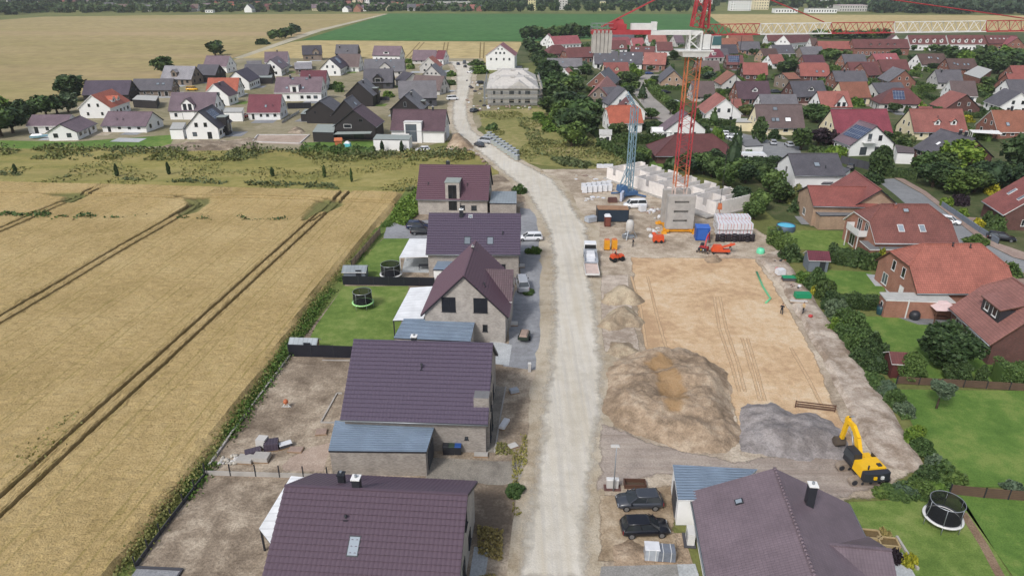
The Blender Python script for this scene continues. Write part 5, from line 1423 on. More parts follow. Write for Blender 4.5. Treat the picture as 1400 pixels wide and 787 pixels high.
patio_roof('grey glazed terrace cover along the big black gable', [G(ZT(275, 572), 2.5), G(ZT(590, 576), 2.5), G(ZT(600, 545), 2.9), G(ZT(310, 538), 2.9)], 2.5, 2.9, FELT_G, FD)
flat_building('small black shed with sloping pale roof by the lawn hedge', [G(ZT(5, 405), 2.4), G(ZT(70, 405), 2.4), G(ZT(90, 365), 2.4), G(ZT(40, 365), 2.4)], 2.4, 'k', FELT_G, name='shed', cat='shed')
hy = hs('black-gabled house with light roof, black chimney and box dormer behind the white modern house', ZT(868, 248), ZT(940, 195), 8.6, 10.5, 'grey', 'k', he=4.0, frame=FD, wins=[('l', 0, 4.8, .9, 1.6, TR_G)], feats=[('chim', -.6, -1, .8), ('vent', -2, -1, .7)])
dormer(hy, -1, 2.4, 2.8, 5.4, .0, 'flat', wall=BKW, win=(1.6, 1.2), frame=FD, trim=FELT_G)
hs('steep grey roofed house with charcoal verge seen above the light-roofed one', ZB(762, 436), ZB(968, 432), 9.0, 11, 'grey', 'd', e=ZB(860, 530), frame=FD)
hs('grey house with gable of three little windows facing the road', ZQ(250, 252), None, 8.6, 10, 'grey', 'l', he=3.8, ang=86, L=12, frame=FD, wins=[('l', -2, 4.6, .8, .8), ('l', 0, 4.6, .8, .8), ('l', 2, 4.6, .8, .8)])
hs('grey-tiled low house right in front of the three-window gable', ZQ(110, 332), ZQ(368, 344), 7.2, 10, 'bgrey', 'l', e=ZQ(240, 470), frame=FD)
hs('pale house with salmon-orange roof and gable towards the gravel road', ZQ(226, 182), None, 8.0, 10, 'orange', 'l', he=3.6, ang=84, L=11)
hs('mauve-roofed bungalow beside the red-roofed one at the field edge', ZQ(95, 116), ZQ(300, 118), 7.4, 9.5, 'mauve', 'l', e=ZQ(200, 210))
hs('little white house with plum-red roof at the field edge', ZQ(308, 119), ZQ(380, 121), 7.6, 9, 'maroon', 'w', he=3.4)
hw = hs('modern white house with plum roof and tall black-glazed stair front', ZB(737, 588), ZB(1026, 591), 8.8, 10.8, 'plum', 'w', e=ZB(800, 703), frame=FD, wins=[('r', -2, .3, 1.4, 2.1), ('r', 1.4, 4, 1.2, 1.6), ('r', -2, 4, 1.2, 1.6)], feats=[('chim', 4.0, 0, 1, .9)], verge=FD)
dormer(hw, -1, -1.3, 5.2, 6.0, -.5, 'flat', win=(2.3, 5.2), wz=.3, nwin=1, frame=FD, trim=TR_W)
window(hw['root'], 1.1, 2.6, (-2.9, -5.95, 2.9), 0, FD)
flat_building('white cube annex with grey-green flat roof before the modern white house', [G(ZF(630, 44), 3.1), G(ZF(822, 48), 3.1), G(ZF(838, 22), 3.1), G(ZF(650, 17), 3.1)], 3.1, 'w', FELT_G, name='annex', cat='annex')
hz = hs('three-storey white apartment house with pinkish roof at the end of the gravel road', ZQ(848, 74), None, 13.0, 15.5, 'pink', 'w', he=7.6, ang=86, L=20, trim=TR_W, wins=[('l', -2.2, 8.2, 1.1, 1.3), ('l', 0, 8.2, 1.1, 1.3), ('l', 2.2, 8.2, 1.1, 1.3), ('l', -5, 5, 1.1, 1.4), ('l', -2, 5, 1.1, 1.4), ('l', 2, 5, 1.1, 1.4), ('l', 5, 5, 1.1, 1.4), ('l', -1, 10.4, .9, 1.0), ('l', 1, 10.4, .9, 1.0)], name='apartment_house')
SAND = plain('roof_underlay', C(196, 192, 186), .9, var=.2); BLOCK = plain('sand_lime_block', C(192, 190, 186), .9, var=.2)
def shell(label, z0, p1, p2, p3, hwall, hroof, rows=2, n=5):
 a, c_ = G(p1), G(p2); d = (c_ - a); L = d.length; rot = math.atan2(d.y, d.x)
 root = thing('building_shell', label, 'building shell', (a.x, a.y, 0), rot)
 D = 19.0
 m = MB(); m.boxz(0, L, 0, D, 0, hwall); m.build('wall', BLOCK, root)
 r = MB();
 o = .5; i = 5.2; k = 4.0
 A = [(-o, -o, hwall + .1), (L + o, -o, hwall + .1), (L + o, D + o, hwall + .1), (-o, D + o, hwall + .1)]; B_ = [(i, i + 1, hwall + hroof), (L - i, i + 1, hwall + hroof), (L - i, D - i - 1, hwall + hroof), (i, D - i - 1, hwall + hroof)]
 P = [[A[q], A[(q + 1) % 4], B_[(q + 1) % 4], B_[q]] for q in range(4)] + [B_]
 thicken(r, P, .2); r.build('roof', [SAND, TR_G], root)
 g = MB(); g.poly([(L * .38, -o - .02, hwall + .12), (L * .86, -o - .02, hwall + .12), (L * .62, -o - .02, hwall + hroof * .8)]); g.poly([(L * .38, -o - .02, hwall + .12), (L * .62, -o - .02, hwall + hroof * .8), (L * .62, i, hwall + hroof * .85)]); g.poly([(L * .86, -o - .02, hwall + .12), (L * .62, i, hwall + hroof * .85), (L * .62, -o - .02, hwall + hroof * .8)])
 g.build('roof_gable', SAND, root)
 for row in range(rows):
  for u, w_ in ((.13, .9), (.28, .9), (.48, 1.9), (.64, .9), (.8, 1.9)):
   window(root, w_, 1.5, (u * L, -.02, 1.0 + row * 3.0), 0, TR_D, True)
 s = MB(); f = MB()
 for x in np.arange(-.9, L + 1.2, 2.3):
  for y in (-1.9, -1.0): s.tube([(x, y, 0), (x, y, hwall + 1.4)], .05, 5)
 for y in np.arange(1.5, D, 2.4): s.tube([(L + 1.8, y, 0), (L + 1.8, y, hwall + 1.4)], .05, 5); s.tube([(-1.6, y, 0), (-1.6, y, hwall + 1.4)], .05, 5)
 for z in (2.2, 4.3, 6.4):
  s.tube([(-1, -1.9, z + 1), (L + 1.2, -1.9, z + 1)], .045, 5); s.tube([(-1, -1.9, z + .5), (L + 1.2, -1.9, z + .5)], .045, 5)
  f.boxz(-1, L + 1.2, -1.9, -1.0, z - .06, z); f.boxz(L + 1.1, L + 1.9, -1, D, z - .06, z)
  s.tube([(L + 1.9, -1, z + 1), (L + 1.9, D, z + 1)], .045, 5)
 sc = s.build('scaffold', TR_G, root, uv=False); f.build('scaffold_deck', plain('scaffold_planks', C(168, 160, 146), .8), root)
 for k in range(3):
  b_ = MB(); b_.boxz(-.9, .9, -.4, .4, 0, .7); b_.build('block_stack', M_LGREY, root, (L * (.2 + .3 * k), 6, hwall + hroof + .05))
shell('scaffolded terrace shell with pale hipped underlay roof facing the overgrown plot', 0, ZQ(742, 598), ZQ(1172, 598), None, 6.3, 3.6)
a_ = G(ZQ(742, 598));
def shift(p, dy):
 g = G(p); v = Vector((g.x, g.y + dy)); return v
def px_of(X, Y, Z=0):
 d = Vector((X, Y, Z - CAMH)); yc = d.y * CT - d.z * ST; zc = d.y * ST + d.z * CT
 return (CXP + FPX * d.x / yc, CYP - FPX * zc / yc)
c2 = shift(ZQ(742, 598), 23); c3 = shift(ZQ(1172, 598), 23)
shell('second scaffolded terrace shell, between the first shell and the white apartment house', 0, px_of(*c2), px_of(*c3), None, 6.3, 3.6)
ESTATE = []
def es(label, p1, p2, hr, W, rf, wl, **k):
 if k.get('he') and W < 12: W *= 1.12; k['he'] *= .92
 H = house(label, p1, p2, hr, W, rf, wl, **k); ESTATE.append(H); return H
R1 = {'w': .9, 'h': 1.1}
es('white-gabled pair house with pinkish roof at the hedge of the beet field', ZC(205, 196), ZC(352, 190), 8.4, 10, 'pink', 'w', he=3.8)
es('white gable with steep pinkish roof, first house by the beet field', ZC(190, 184), None, 8.4, 9, 'pink', 'w', he=3.6, ang=80, L=10)
es('house with short dark red hipped roof beside the long red terrace', ZC(215, 243), ZC(262, 241), 7.8, 9, 'dred', 'r', he=3.6, hip=(1, 1))
es('long brick terrace with dark red roof and hipped end near the beet field', ZC(300, 256), ZC(500, 250), 8.2, 11, 'dred', 'r', he=3.6, hip=(.4, 0), feats=[('sky', -1, 2, .4, R1), ('sky', -1, 7, .4, R1)], name='terraced_house')
es('long grey-roofed house with white walls behind the orchard trees', ZC(188, 313), ZC(376, 313), 7.4, 10, 'grey', 'w', e=ZC(280, 362), feats=[('sky', -1, -1, .5, R1)])
es('little white cottage with pinkish roof amid shrubs', ZC(282, 372), None, 6.2, 7, 'salmon', 'w', he=2.8, ang=70, L=8, name='cottage')
es('grey terrace roof with four roof lights, western unit of the row', ZC(440, 276), ZC(572, 276), 8.6, 11, 'slate', 'w', e=ZC(500, 345), name='terraced_house', feats=[('sky', -1, -3.5, .75, R1), ('sky', -1, 2, .75, R1), ('sky', -1, -1, .25, R1), ('sky', -1, 4, .25, R1)])
es('grey terrace roof with roof lights, middle unit beside the pink one', ZC(578, 279), ZC(706, 281), 8.6, 11, 'slate', 'w', he=3.6, name='terraced_house', feats=[('sky', -1, -3.5, .75, R1), ('sky', -1, 1, .75, R1), ('sky', -1, 0, .25, R1), ('sky', -1, -5, .25, R1)])
es('pink-roofed end unit of the grey terrace with a brick gable', ZC(712, 282), ZC(835, 285), 8.6, 11, 'salmon', 'r', he=3.6, name='terraced_house', feats=[('sky', -1, .8, .3, R1)])
hh_ = es('red-roofed cottage with small pointed dormer below the grey terrace', ZC(490, 336), ZC(625, 335), 7.4, 9, 'red', 'c', he=3.0, name='cottage')
dormer(hh_, -1, 0, 1.8, 4.8, .25, 'gable', win=(.9, .8))
es('brown brick house with slate roof and white-edged red gable among gardens', ZP(258, 628), ZP(330, 580), 8.0, 9.5, 'slate', 'r', he=3.4, trim=TR_W, feats=[('chim', 1, 0, 1)])
es('house with salmon cross roof in front of the white-edged red gable', ZY(390, 262), ZY(300, 380), 7.2, 8, 'salmon', 'n', he=3.2, seed=3)
es('brown timber house with slate lean-to roof behind the pale pavilion gable', ZY(290, 385), ZY(510, 375), 6.6, 8.5, 'slate', 'n', he=3.0)
es('house with white upper gable and slate roof beside the street bend', ZY(585, 400), None, 8.6, 10, 'slate', 'w', he=3.6, ang=100, L=9)
es('house with small white gable and dark red lean-to, behind the big orange roof', ZY(665, 505), None, 7.4, 8.4, 'dred', 'w', he=3.2, ang=95, L=8)
es('big salmon-orange roof beside the blue crane mast, above a clipped hedge', ZY(430, 578), ZY(690, 574), 7.6, 10.5, 'orange', 'w', e=ZY(580, 770), hip=(.3, .3), feats=[('chim', 1, 1, .9)])
es('house with pinkish hipped roof behind the grey terrace', ZC(545, 202), ZC(622, 199), 8.0, 9.5, 'pink', 'w', he=3.6, hip=(.5, .5))
hh_ = es('dark red roof with white pointed dormer in the middle of the old estate', ZC(518, 218), ZC(612, 217), 8.2, 10, 'dred', 'w', he=3.6); dormer(hh_, -1, 2, 2.6, 5, .1, 'gable', win=(1.2, 1.3))
es('long red roof with four bright roof lights behind the grey terrace', ZC(640, 247), ZC(772, 250), 8.0, 10, 'dred', 'w', he=3.6, feats=[('sky', -1, -4, .7, R1), ('sky', -1, -2.6, .7, R1), ('sky', -1, 2, .7, R1), ('sky', -1, 3.6, .7, R1)])
es('white house with dark red roof next to the crane cab', ZC(775, 226), ZC(862, 226), 8.0, 9.5, 'dred', 'w', he=3.6)
es('white gable house with pinkish red roof under the crane counter jib', ZC(726, 180), ZC(826, 179), 8.6, 10, 'salmon', 'w', e=ZC(770, 226))
es('grey-roofed house behind the hanging crane ballast', ZC(530, 176), ZC(655, 176), 8.2, 10, 'slate', 'w', he=3.6)
es('tan brick house with slate roof and long dormer at the street with the fir', ZC(872, 380), ZC(850, 352), 8.0, 9.6, 'slate', 't', he=3.4, seed=6)
es('long brown roof of a low house behind the red crane tower', ZC(985, 326), ZC(1112, 326), 7.2, 10, 'bgrey', 'r', e=ZC(1050, 395))
hh_ = es('pink-red hipped roof with white two-window dormer', ZC(1040, 254), ZC(1098, 252), 8.2, 10, 'crimson', 'l', e=ZC(1070, 312), hip=(.6, .6)); dormer(hh_, -1, 0, 2.6, 5.2, .15, 'flat', win=(.9, 1.1), nwin=2, wall=M_WHITE)
es('black-brown roofed house beside the pink-red hipped roof', ZC(1115, 240), ZC(1205, 239), 7.6, 9, 'dgrey', 'r', he=3.2)
es('orange-brown hipped roof in the far middle of the old estate', ZC(1105, 206), ZC(1205, 205), 7.8, 10, 'rust', 'n', he=3.4, hip=(.7, .7))
hh_ = es('brick house with red roof nearly filled by one solar field', ZC(1150, 296), ZC(1243, 297), 7.2, 9.5, 'dred', 'rd', he=3.2); solar(hh_, -1, -3.5, 2.5, .2, .9)
es('grey roof with half-round brick gable facing the gardens', ZC(1215, 224), ZC(1330, 224), 7.6, 9.5, 'slate', 'o', he=3.2)
es('brick house with broad pink-red roof above two small windows', ZC(1240, 336), ZC(1375, 338), 8.0, 10, 'red', 'rd', e=ZC(1300, 404))
es('narrow white-sided house with brown-red roof turned across the street', ZV(285, 325), ZV(215, 292), 7.6, 9, 'rust', 'l', he=3.6, seed=2)
es('grey roof with dark purple shrub at the brick-paved forecourt', ZC(962, 436), ZC(1086, 436), 7.4, 10, 'bgrey', 'l', e=ZC(1020, 525))
es('white gabled house with salmon roof and four small gable windows', ZV(205, 540), ZV(120, 486), 8.2, 10.5, 'salmon', 'w', he=3.8, frame=FD, seed=1)
hh_ = es('brick house with mauve roof and white lunette dormer', ZV(285, 388), ZV(575, 384), 8.2, 10, 'plum', 'r', e=ZV(450, 545)); dormer(hh_, -1, .4, 2.2, 5.4, .35, 'gable', win=(1.4, .8), wall=M_WHITE, rise=.9)
es('pale grey roof with white gable squeezed before the brick lunette house', ZV(490, 500), ZV(815, 500), 6.8, 9, 'grey', 'w', he=3.2)
hh_ = es('cream house with mauve-red roof and five roof windows by the parked cars', ZC(1305, 562), ZD(182, 562), 8.6, 10.5, 'bgrey', 'c', e=ZD(60, 690), feats=[('sky', -1, -1.2, .8, {'w': 1.2, 'h': 1.0}), ('sky', -1, -2.2, .3, {'w': 1.0, 'h': 1.1}), ('sky', -1, -.9, .3, {'w': 1.0, 'h': 1.1}), ('sky', -1, 2.4, .3, {'w': 1.6, 'h': 1.2})])
flat_building('cream flat-roofed double garage at the cream house', [G(ZC(1205, 660), 2.7), G(ZC(1320, 662), 2.7), G(ZC(1318, 640), 2.7), G(ZC(1212, 640), 2.7)], 2.7, 'c', FELT)
es('white gable house with mauve roof half hidden behind the red crane tower', ZS(700, 205), ZS(645, 175), 7.8, 11, 'mauve', 'w', he=3.4, seed=3)
hh_ = es('brick bungalow under a wide brown-red hipped roof directly behind the red crane', ZS(655, 385), ZS(850, 352), 6.6, 12, 'dred', 'rd', he=2.6, hip=(1, 1), oh=.7, name='bungalow', axis=0.0, wins=[('f', 1.5, .9, 1.8, 1.2, TR_W), ('f', 5.0, .1, 1.6, 2.2, TR_W), ('f', -2.5, 1, 1.4, 1.2, TR_W), ('f', -6.0, 1, 1.4, 1.2, TR_W)])
flat_building('grey flat-roofed garage with white door at the brick bungalow', [G(ZS(1160, 472), 2.8), G(ZS(1302, 466), 2.8), G(ZS(1250, 415), 2.8), G(ZS(1090, 420), 2.8)], 2.8, 'w', FELT_D)
es('white semi with dark red roof behind the crane jib', ZD(85, 191), ZD(216, 181), 9.0, 10, 'dred', 'w', he=4.6, trim=TR_W)
es('white apartment wing with dark red roof, by the crane jib root', ZD(-10, 180), ZD(80, 180), 9.4, 10, 'dred', 'w', he=5.2, name='apartment_house')
es('long orange-brown row with a dark window band under its eaves', ZD(265, 221), ZD(472, 222), 8.0, 10, 'red', 'r', e=ZD(370, 265), name='terraced_house')
hh_ = es('long dark red brick row with brick end gable and white dormers', ZD(495, 216), ZD(702, 206), 9.6, 11, 'dred', 'r', e=ZD(600, 262), name='terraced_house', axis=0.0)
for x in (-7, -1.5, 4, 8.5): dormer(hh_, -1, x, 1.6, 6.6, .25, 'gable', win=(.9, 1.0), wall=BK_R)
for nm, xa, xb in (('white terrace with dark red roof and five round-topped dormers, west of its twin', 750, 952), ('white terrace with dark red roof and dormers, east twin above the tree belt', 960, 1160)):
 hh_ = es(nm, ZD(xa, 189), ZD(xb, 189), 9.8, 11, 'dred', 'w', e=ZD(850, 240), name='terraced_house', trim=TR_W, ew=9)
 for x in (-10, -6, -1, 4, 9): dormer(hh_, -1, x, 1.9, 6.9, .12, 'gable', win=(1.0, 1.2), wall=M_WHITE, trim=TR_W)
hh_ = es('brick-red terrace with a line of tiny roof lights, last of the three rows', ZD(1166, 190), ZD(1338, 190), 9.4, 11, 'dred', 'r', he=5.0, name='terraced_house')
for k in range(6): skylight(hh_, -1, -8 + k * 3, .55, .9, .9, TR_W)
es('white gable end peeping out between the brick row and the first white terrace', ZD(690, 190), None, 9.6, 9, 'dred', 'w', he=5, ang=80, L=10, name='terraced_house')
es('big brick house with pink-red roof at the far edge of the estate', ZD(1345, 202), None, 9.0, 12, 'pink', 'r', he=3.6, ang=75, L=12)
es('coral-roofed little house with white gable', ZD(0, 294), ZD(72, 292), 7.0, 9, 'salmon', 'w', he=3.2)
hh_ = es('grey-roofed house with white roof-light and stepped outline', ZD(15, 243), ZD(128, 241), 7.2, 9.5, 'slate', 'l', he=3.0, feats=[('sky', -1, 2, .3, R1)])
es('low grey roof behind the round green tree', ZD(168, 252), ZD(288, 250), 6.6, 9, 'grey', 'n', he=2.8)
es('wine-red roof peeping out behind the salmon half-hipped one', ZD(182, 297), ZD(294, 295), 7.8, 9, 'plumred', 'r', he=3.2)
es('brick house with salmon half-hipped roof and two bright roof lights', ZD(180, 337), ZD(312, 338), 8.0, 10, 'red', 'rd', e=ZD(250, 412), hip=(.25, .25), feats=[('sky', -1, 1, .3, R1), ('sky', -1, 4, .3, R1)])
es('grey-roofed brick house with tan gable before the red-brown roofs', ZD(395, 292), ZD(520, 291), 7.6, 9.5, 'slate', 'o', he=3.2)
es('grey roof with black chimney behind the orange one', ZD(345, 381), ZD(520, 381), 7.8, 10, 'slate', 'r', e=ZD(430, 440), feats=[('chim', -2, -1, .9)])
es('dark red roof of a brick house, western one of two alike', ZD(425, 333), ZD(588, 332), 7.8, 10, 'dred', 'r', he=3.2)
es('dark red roof of a brick house, eastern one of two alike', ZD(592, 321), ZD(745, 320), 7.8, 10, 'dred', 'r', he=3.2)
es('brick house with faded red roof and scattered roof windows behind the dark red pair', ZD(560, 290), ZD(690, 286), 7.8, 9.5, 'pink', 'r', he=3.4, feats=[('sky', -1, 0, .5, R1), ('sky', -1, 2.5, .5, R1), ('sky', -1, -2.5, .3, R1)])
es('brown gable house with grey roof and three small gable windows', ZD(740, 378), ZD(672, 358), 7.8, 10, 'grey', 'r', he=3.2, seed=4)
es('charcoal roof with three roof lights below the first white terrace', ZD(800, 290), ZD(945, 288), 8.2, 10, 'brown', 'w', he=3.8, feats=[('sky', -1, -2, .6, R1), ('sky', -1, -.6, .6, R1), ('sky', -1, 3, .5, R1)])
es('dark brown roof with four roof windows under the tree belt', ZD(955, 308), ZD(1112, 322), 7.4, 10, 'brown', 'r', he=3.2, axis=0.0, feats=[('sky', -1, -4, .5, R1), ('sky', -1, -2.5, .4, R1), ('sky', -1, 1, .4, R1), ('sky', -1, 3, .4, R1)])
flat_building('brick block with bright pale flat roof and dark roof hatch', [G(ZD(1052, 398), 4.0), G(ZD(1140, 425), 4.0), G(ZD(1205, 378), 4.0), G(ZD(1128, 356), 4.0)], 4.0, 'r', FELT, name='house', cat='house')
es('slate roof house with chimney in front of the brown roofs', ZD(905, 368), ZD(1030, 382), 7.8, 10, 'slate', 'l', he=3.4, axis=-.1, feats=[('chim', -3, -1, .8)])
es('brown-grey roof with narrow white gable beside the salmon brick house', ZD(975, 434), ZD(1115, 436), 7.8, 10, 'bgrey', 'w', e=ZD(1060, 520))
es('grey roof with tall white gable behind the white-sided grey roof', ZD(1278, 427), ZD(1420, 427), 8.0, 10, 'slate', 'w', he=3.4)
es('grey roof with long white gable side, next to the rust-brown roof', ZD(1365, 500), ZD(1270, 474), 7.6, 10, 'slate', 'w', he=3.2, seed=3, frame=FD)
es('short red roof above the white gable with small window', ZD(1280, 396), ZD(1420, 396), 8.2, 10, 'red', 'r', he=3.4)
hh_ = es('grey-roofed brick house with white glazed dormer', ZD(115, 437), ZD(295, 432), 8.0, 10, 'slate', 'rd', e=ZD(210, 522)); dormer(hh_, -1, .6, 2.4, 5.2, .3, 'gable', win=(1.6, 1.0), wall=M_WHITE)
es('orange roofed house with narrow cream gable', ZD(380, 441), ZD(532, 439), 8.0, 10, 'rust', 'c', e=ZD(460, 528))
hh_ = es('white house with salmon roof and big glazed white cross gable', ZD(262, 491), ZD(430, 489), 8.2, 10, 'salmon', 'w', e=ZD(330, 580)); dormer(hh_, -1, 1.4, 4.6, 4.2, -.1, 'gable', rise=3.2, win=(1.2, 1.6), nwin=2, wz=3.4, roofm=ROOF['salmon'], frame=FD)
hh_ = es('grey-walled house with red hipped roof carrying one slanting solar field', ZD(690, 476), ZD(735, 470), 7.8, 9, 'dred', 'l', he=3.4, hip=(1, 1), axis=-.15); solar(hh_, -1, -3.0, 1, .2, .8)
hh_ = es('brick gable house with broad salmon roof slope before the brown-grey roof', ZD(1072, 508), ZD(980, 486), 7.6, 11, 'salmon', 'rd', he=3.2, seed=2)
hh_ = es('cream gabled house with large crimson roof behind the solar gable', ZD(335, 590), ZD(640, 587), 8.6, 11, 'crimson', 'c', e=ZD(500, 720))
hh_ = es('cream-white house with salmon roof and two white pointed dormers', ZD(758, 586), ZD(1046, 586), 8.4, 10.5, 'salmon', 'c', e=ZD(900, 712), feats=[('vent', 0, -1, .6)])
for x in (-.8, 4.2): dormer(hh_, -1, x, 1.7, 5.3, .25, 'gable', win=(.9, 1.1), wall=M_WHITE)
hh_ = es('brick house with rust-brown half-hipped roof and white-edged verge', ZD(1200, 592), ZD(1420, 592), 7.8, 10.5, 'rust', 'r', e=ZD(1300, 712), trim=TR_W, feats=[('sky', -1, -2.5, .3, R1), ('sky', -1, 3, .25, R1), ('chim', 0, 0, 1)])
patio_roof('white flat carport roof before the rust-brown roof', [G(ZD(1100, 712), 2.7), G(ZD(1262, 722), 2.7), G(ZD(1240, 702), 2.7), G(ZD(1082, 698), 2.7)], 2.7, 2.7, M_WHITE, TR_W, name='carport', cat='carport')
hh_ = es('white gabled house with solar panels and balcony beside the dark fence', ZX(1045, 85), ZX(870, 32), 8.2, 11.5, 'mauve', 'w', he=3.6, frame=FD, wins=[('l', 2.0, 4.0, 1.1, 1.5), ('l', -1.2, 4.0, 1.1, 2.0), ('l', 3.8, .2, 1.3, 2.2), ('l', 1.6, .8, 1.2, 1.6), ('l', -2.4, .2, 2.0, 2.2), ('b', 2, 1, .8, 1.2), ('b', 0, 1, .8, 1.2), ('b', -3, 1, .8, 1.2)])
solar(hh_, 1, -4.2, 3.0, .25, .8)
bc = MB(); bc.boxz(-3.2, .4, -1.3, 0, -.15, 0);
for k in range(13): bc.boxz(-3.2 + k * .29, -3.14 + k * .29, -1.3, -1.26, 0, .95)
bc.boxz(-3.2, .4, -1.32, -1.24, .95, 1.02); bc.build('balcony', TR_W, hh_['root'], (-hh_['Lw'] / 2, 0, 3.8), -PI / 2)
flat_building('white garage with mauve flat roof beside the balcony gable', [G(ZX(1240, 345), 2.8), G(ZX(1400, 352), 2.8), G(ZX(1390, 300), 2.8), G(ZX(1215, 268), 2.8)], 2.8, 'w', ROOF['bgrey'])
hh_ = es('brick gable house with wide slate roof above the willow', ZZ(410, 130), ZZ(200, 70), 7.4, 11.5, 'slate', 'rd', he=3.0, feats=[('sky', 1, 1, .4, R1), ('sky', 1, -2, .4, R1), ('chim', -1, 0, 1), ('chim', -3, 0, 1)])
hh_ = es('white house with big grey roof and one small roof window, by the cypress', ZX(190, 350), ZX(668, 350), 8.2, 11, 'slate', 'w', e=ZX(360, 560), feats=[('sky', -1, 0, .45, {'w': 1.1, 'h': 1.1}), ('vent', 1.7, -1, .3)], wins=[('f', -1.2, .8, 1.8, 1.1), ('l', -2, .9, 1.1, 1.3), ('l', 0, 4, 1.1, 1.3), ('l', 2.5, .9, 1.1, 1.3)])
flat_building('garage wing with sloping grey tile roof joined to the grey-roofed white house', [G(ZX(510, 640), 3.0), G(ZX(600, 640), 3.0), G(ZX(790, 500), 3.4), G(ZX(700, 470), 3.4)], 2.9, 'w', ROOF['slate'], slope=.3)
hh_ = es('brick house with crossed brown-red roofs and deep eaves', ZR(515, 135), ZR(730, 288), 7.6, 11, 'red', 't', he=3.2, trim=TR_D, oh=.6, og=.6, wins=[])
house('', ZR(138, 255), ZR(650, 265), 6.8, 9.5, 'red', 't', e=ZR(300, 420), parent=hh_['root'], trim=TR_D, wins=[('l', 0, .8, 1.4, 1.4, TR_W), ('f', -3, .9, 1.6, 1.2, TR_D)])
flat_building('grey flat terrace roof below the crossed brown-red roofs', [G(ZR(245, 500), 2.7), G(ZR(520, 498), 2.7), G(ZR(480, 460), 2.7), G(ZR(180, 450), 2.7)], 2.7, 't', FELT_D, name='annex', cat='annex')
hh_ = es('brick house with dark clay half-hipped roof, white balcony and two roof windows', ZR(722, 396), ZR(1112, 410), 8.6, 12, 'clayd', 'o', e=ZR(900, 712), hip=(.5, .5), trim=TR_B, verge=TR_W, wins=[('l', -2.2, .2, 2.0, 2.1, TR_W), ('l', -.6, 3.6, 1.6, 2.1, TR_W), ('l', 2.0, 3.6, 1.2, 2.1, TR_W), ('l', 2.6, .8, 1.4, 1.4, TR_W)], axis=-.02)
skylight(hh_, -1, -2.0, .33, .85, 1.3, TR_W); skylight(hh_, -1, 1.6, .33, .85, 1.3, TR_W); skylight(hh_, -1, -.2, .82, .8, .6, TR_B); chimney(hh_, -1.8, -1, .92, .35, .5, ROOF['clay'], ROOF['clay'])
bc = MB(); bc.boxz(-2.4, 2.4, -1.4, 0, -.15, 0); bc.boxz(-2.4, 2.4, -1.42, -1.36, .0, 1.0); bc.boxz(-2.44, -2.38, -1.4, 0, 0, 1.0); bc.boxz(2.38, 2.44, -1.4, 0, 0, 1.0)
for x in (-2.2, 2.2): bc.boxz(x - .07, x + .07, -1.3, -1.16, -3.4, -.15)
bc.build('balcony', TR_W, hh_['root'], (-hh_['Lw'] / 2, 0, 3.5), -PI / 2)
r_, q_, w_ = flat_building('brick garage with grey flat roof and white edge under the dark clay roof', [G(ZR(640, 770), 2.8), G(ZR(930, 770), 2.8), G(ZR(1010, 725), 2.8), G(ZR(560, 700), 2.8)], 2.8, 'r', FELT_D, trim=TR_W)
hh_ = es('brick house with stained clay half-hipped roof beside the pink flat garage', Zm(1180, 320, 1396 / 220)(515, 76), Zm(1180, 320, 1396 / 220)(1028, 90), 8.4, 12, 'clay', 'o', e=Zm(1180, 320, 1396 / 220)(800, 512), hip=(.5, .5), trim=TR_W, verge=TR_B, wins=[('l', -1.4, 3.5, 1.0, 1.6, TR_W), ('l', 1.5, 3.5, 1.0, 1.6, TR_W), ('l', 2.0, .1, 1.2, 2.2, TR_W, 'window', M_WHITE), ('l', -3, .5, 1.6, 1.8, TR_W), ('f', 3.4, .6, 2.4, 1.6, TR_W)], axis=-.02)
pipe_vent(hh_, 2.5, -1, .92); pipe_vent(hh_, 0, -1, .95)
Z2 = Zm(1180, 320, 1396 / 220)
r_, q_, w_ = flat_building('low pink brick garage pair with pale flat roof and round end window', [G(Z2(205, 578), 2.6), G(Z2(795, 600), 2.6), G(Z2(700, 518), 2.6), G(Z2(150, 512), 2.6)], 2.6, 'o', FELT, trim=TR_W)
sw = MB(); sw.boxz(-.08, .08, -.1, .02, 0, 2.9); sw.build('downpipe', TR_W, r_, ((q_[0].x + (q_[1].x - q_[0].x) * .33), q_[0].y + (q_[1].y - q_[0].y) * .33, 0))
rw = MB(); rw.tube([(0, -.03, 0), (0, .06, 0)], .45, 16); rw.tube([(0, -.05, 0), (0, .05, 0)], .3, 16, mi=1); e = (q_[0] + q_[3]) / 2; dd = q_[3] - q_[0]
rw.build('round_window', [TR_W, M_GLASS], r_, (e.x, e.y, 1.6), math.atan2(dd.y, dd.x) + PI)
ZK2 = Zm(1200, 360, 1049 / 200)
hh_ = house('brick house with mauve clay roof and long dormer of two white windows', (1384.5, 379.5), None, 8.6, 10, 'claym', 'rd', he=3.4, ang=-96, L=8.5, hip=(.45, 0), trim=TR_B, oh=.5, wins=[('f', -3.0, .1, 1.6, 2.1, TR_W), ('f', .8, .1, 3.0, 2.1, TR_W), ('f', 3.6, .8, 1.0, 1.2, TR_W)])
dormer(hh_, -1, .6, 4.2, 6.5, .25, 'shed', win=(.95, 1.25), nwin=2, rise=.8, wall=TR_D, trim=TR_B)
hh_ = es('brick house with red roof slope and gable windows beside the black car', (1402, 240), None, 8.6, 11, 'red', 'rd', he=3.7, ang=-100, L=9.5, trim=TR_W, wins=[('r', -2.4, .9, 1.1, 1.3), ('r', 1.0, .9, 1.4, 1.3), ('r', -.6, 3.9, 1.4, 1.3)])
skylight(hh_, -1, -1.6, .5, .7, 1.6, TR_W); skylight(hh_, -1, 2.4, .5, .7, 1.6, TR_W)
es('low brown roof wedged between dark round tree and grey-roofed brick house', ZV(690, 316), ZV(800, 312), 6.6, 10, 'rust', 'n', e=ZV(740, 372))
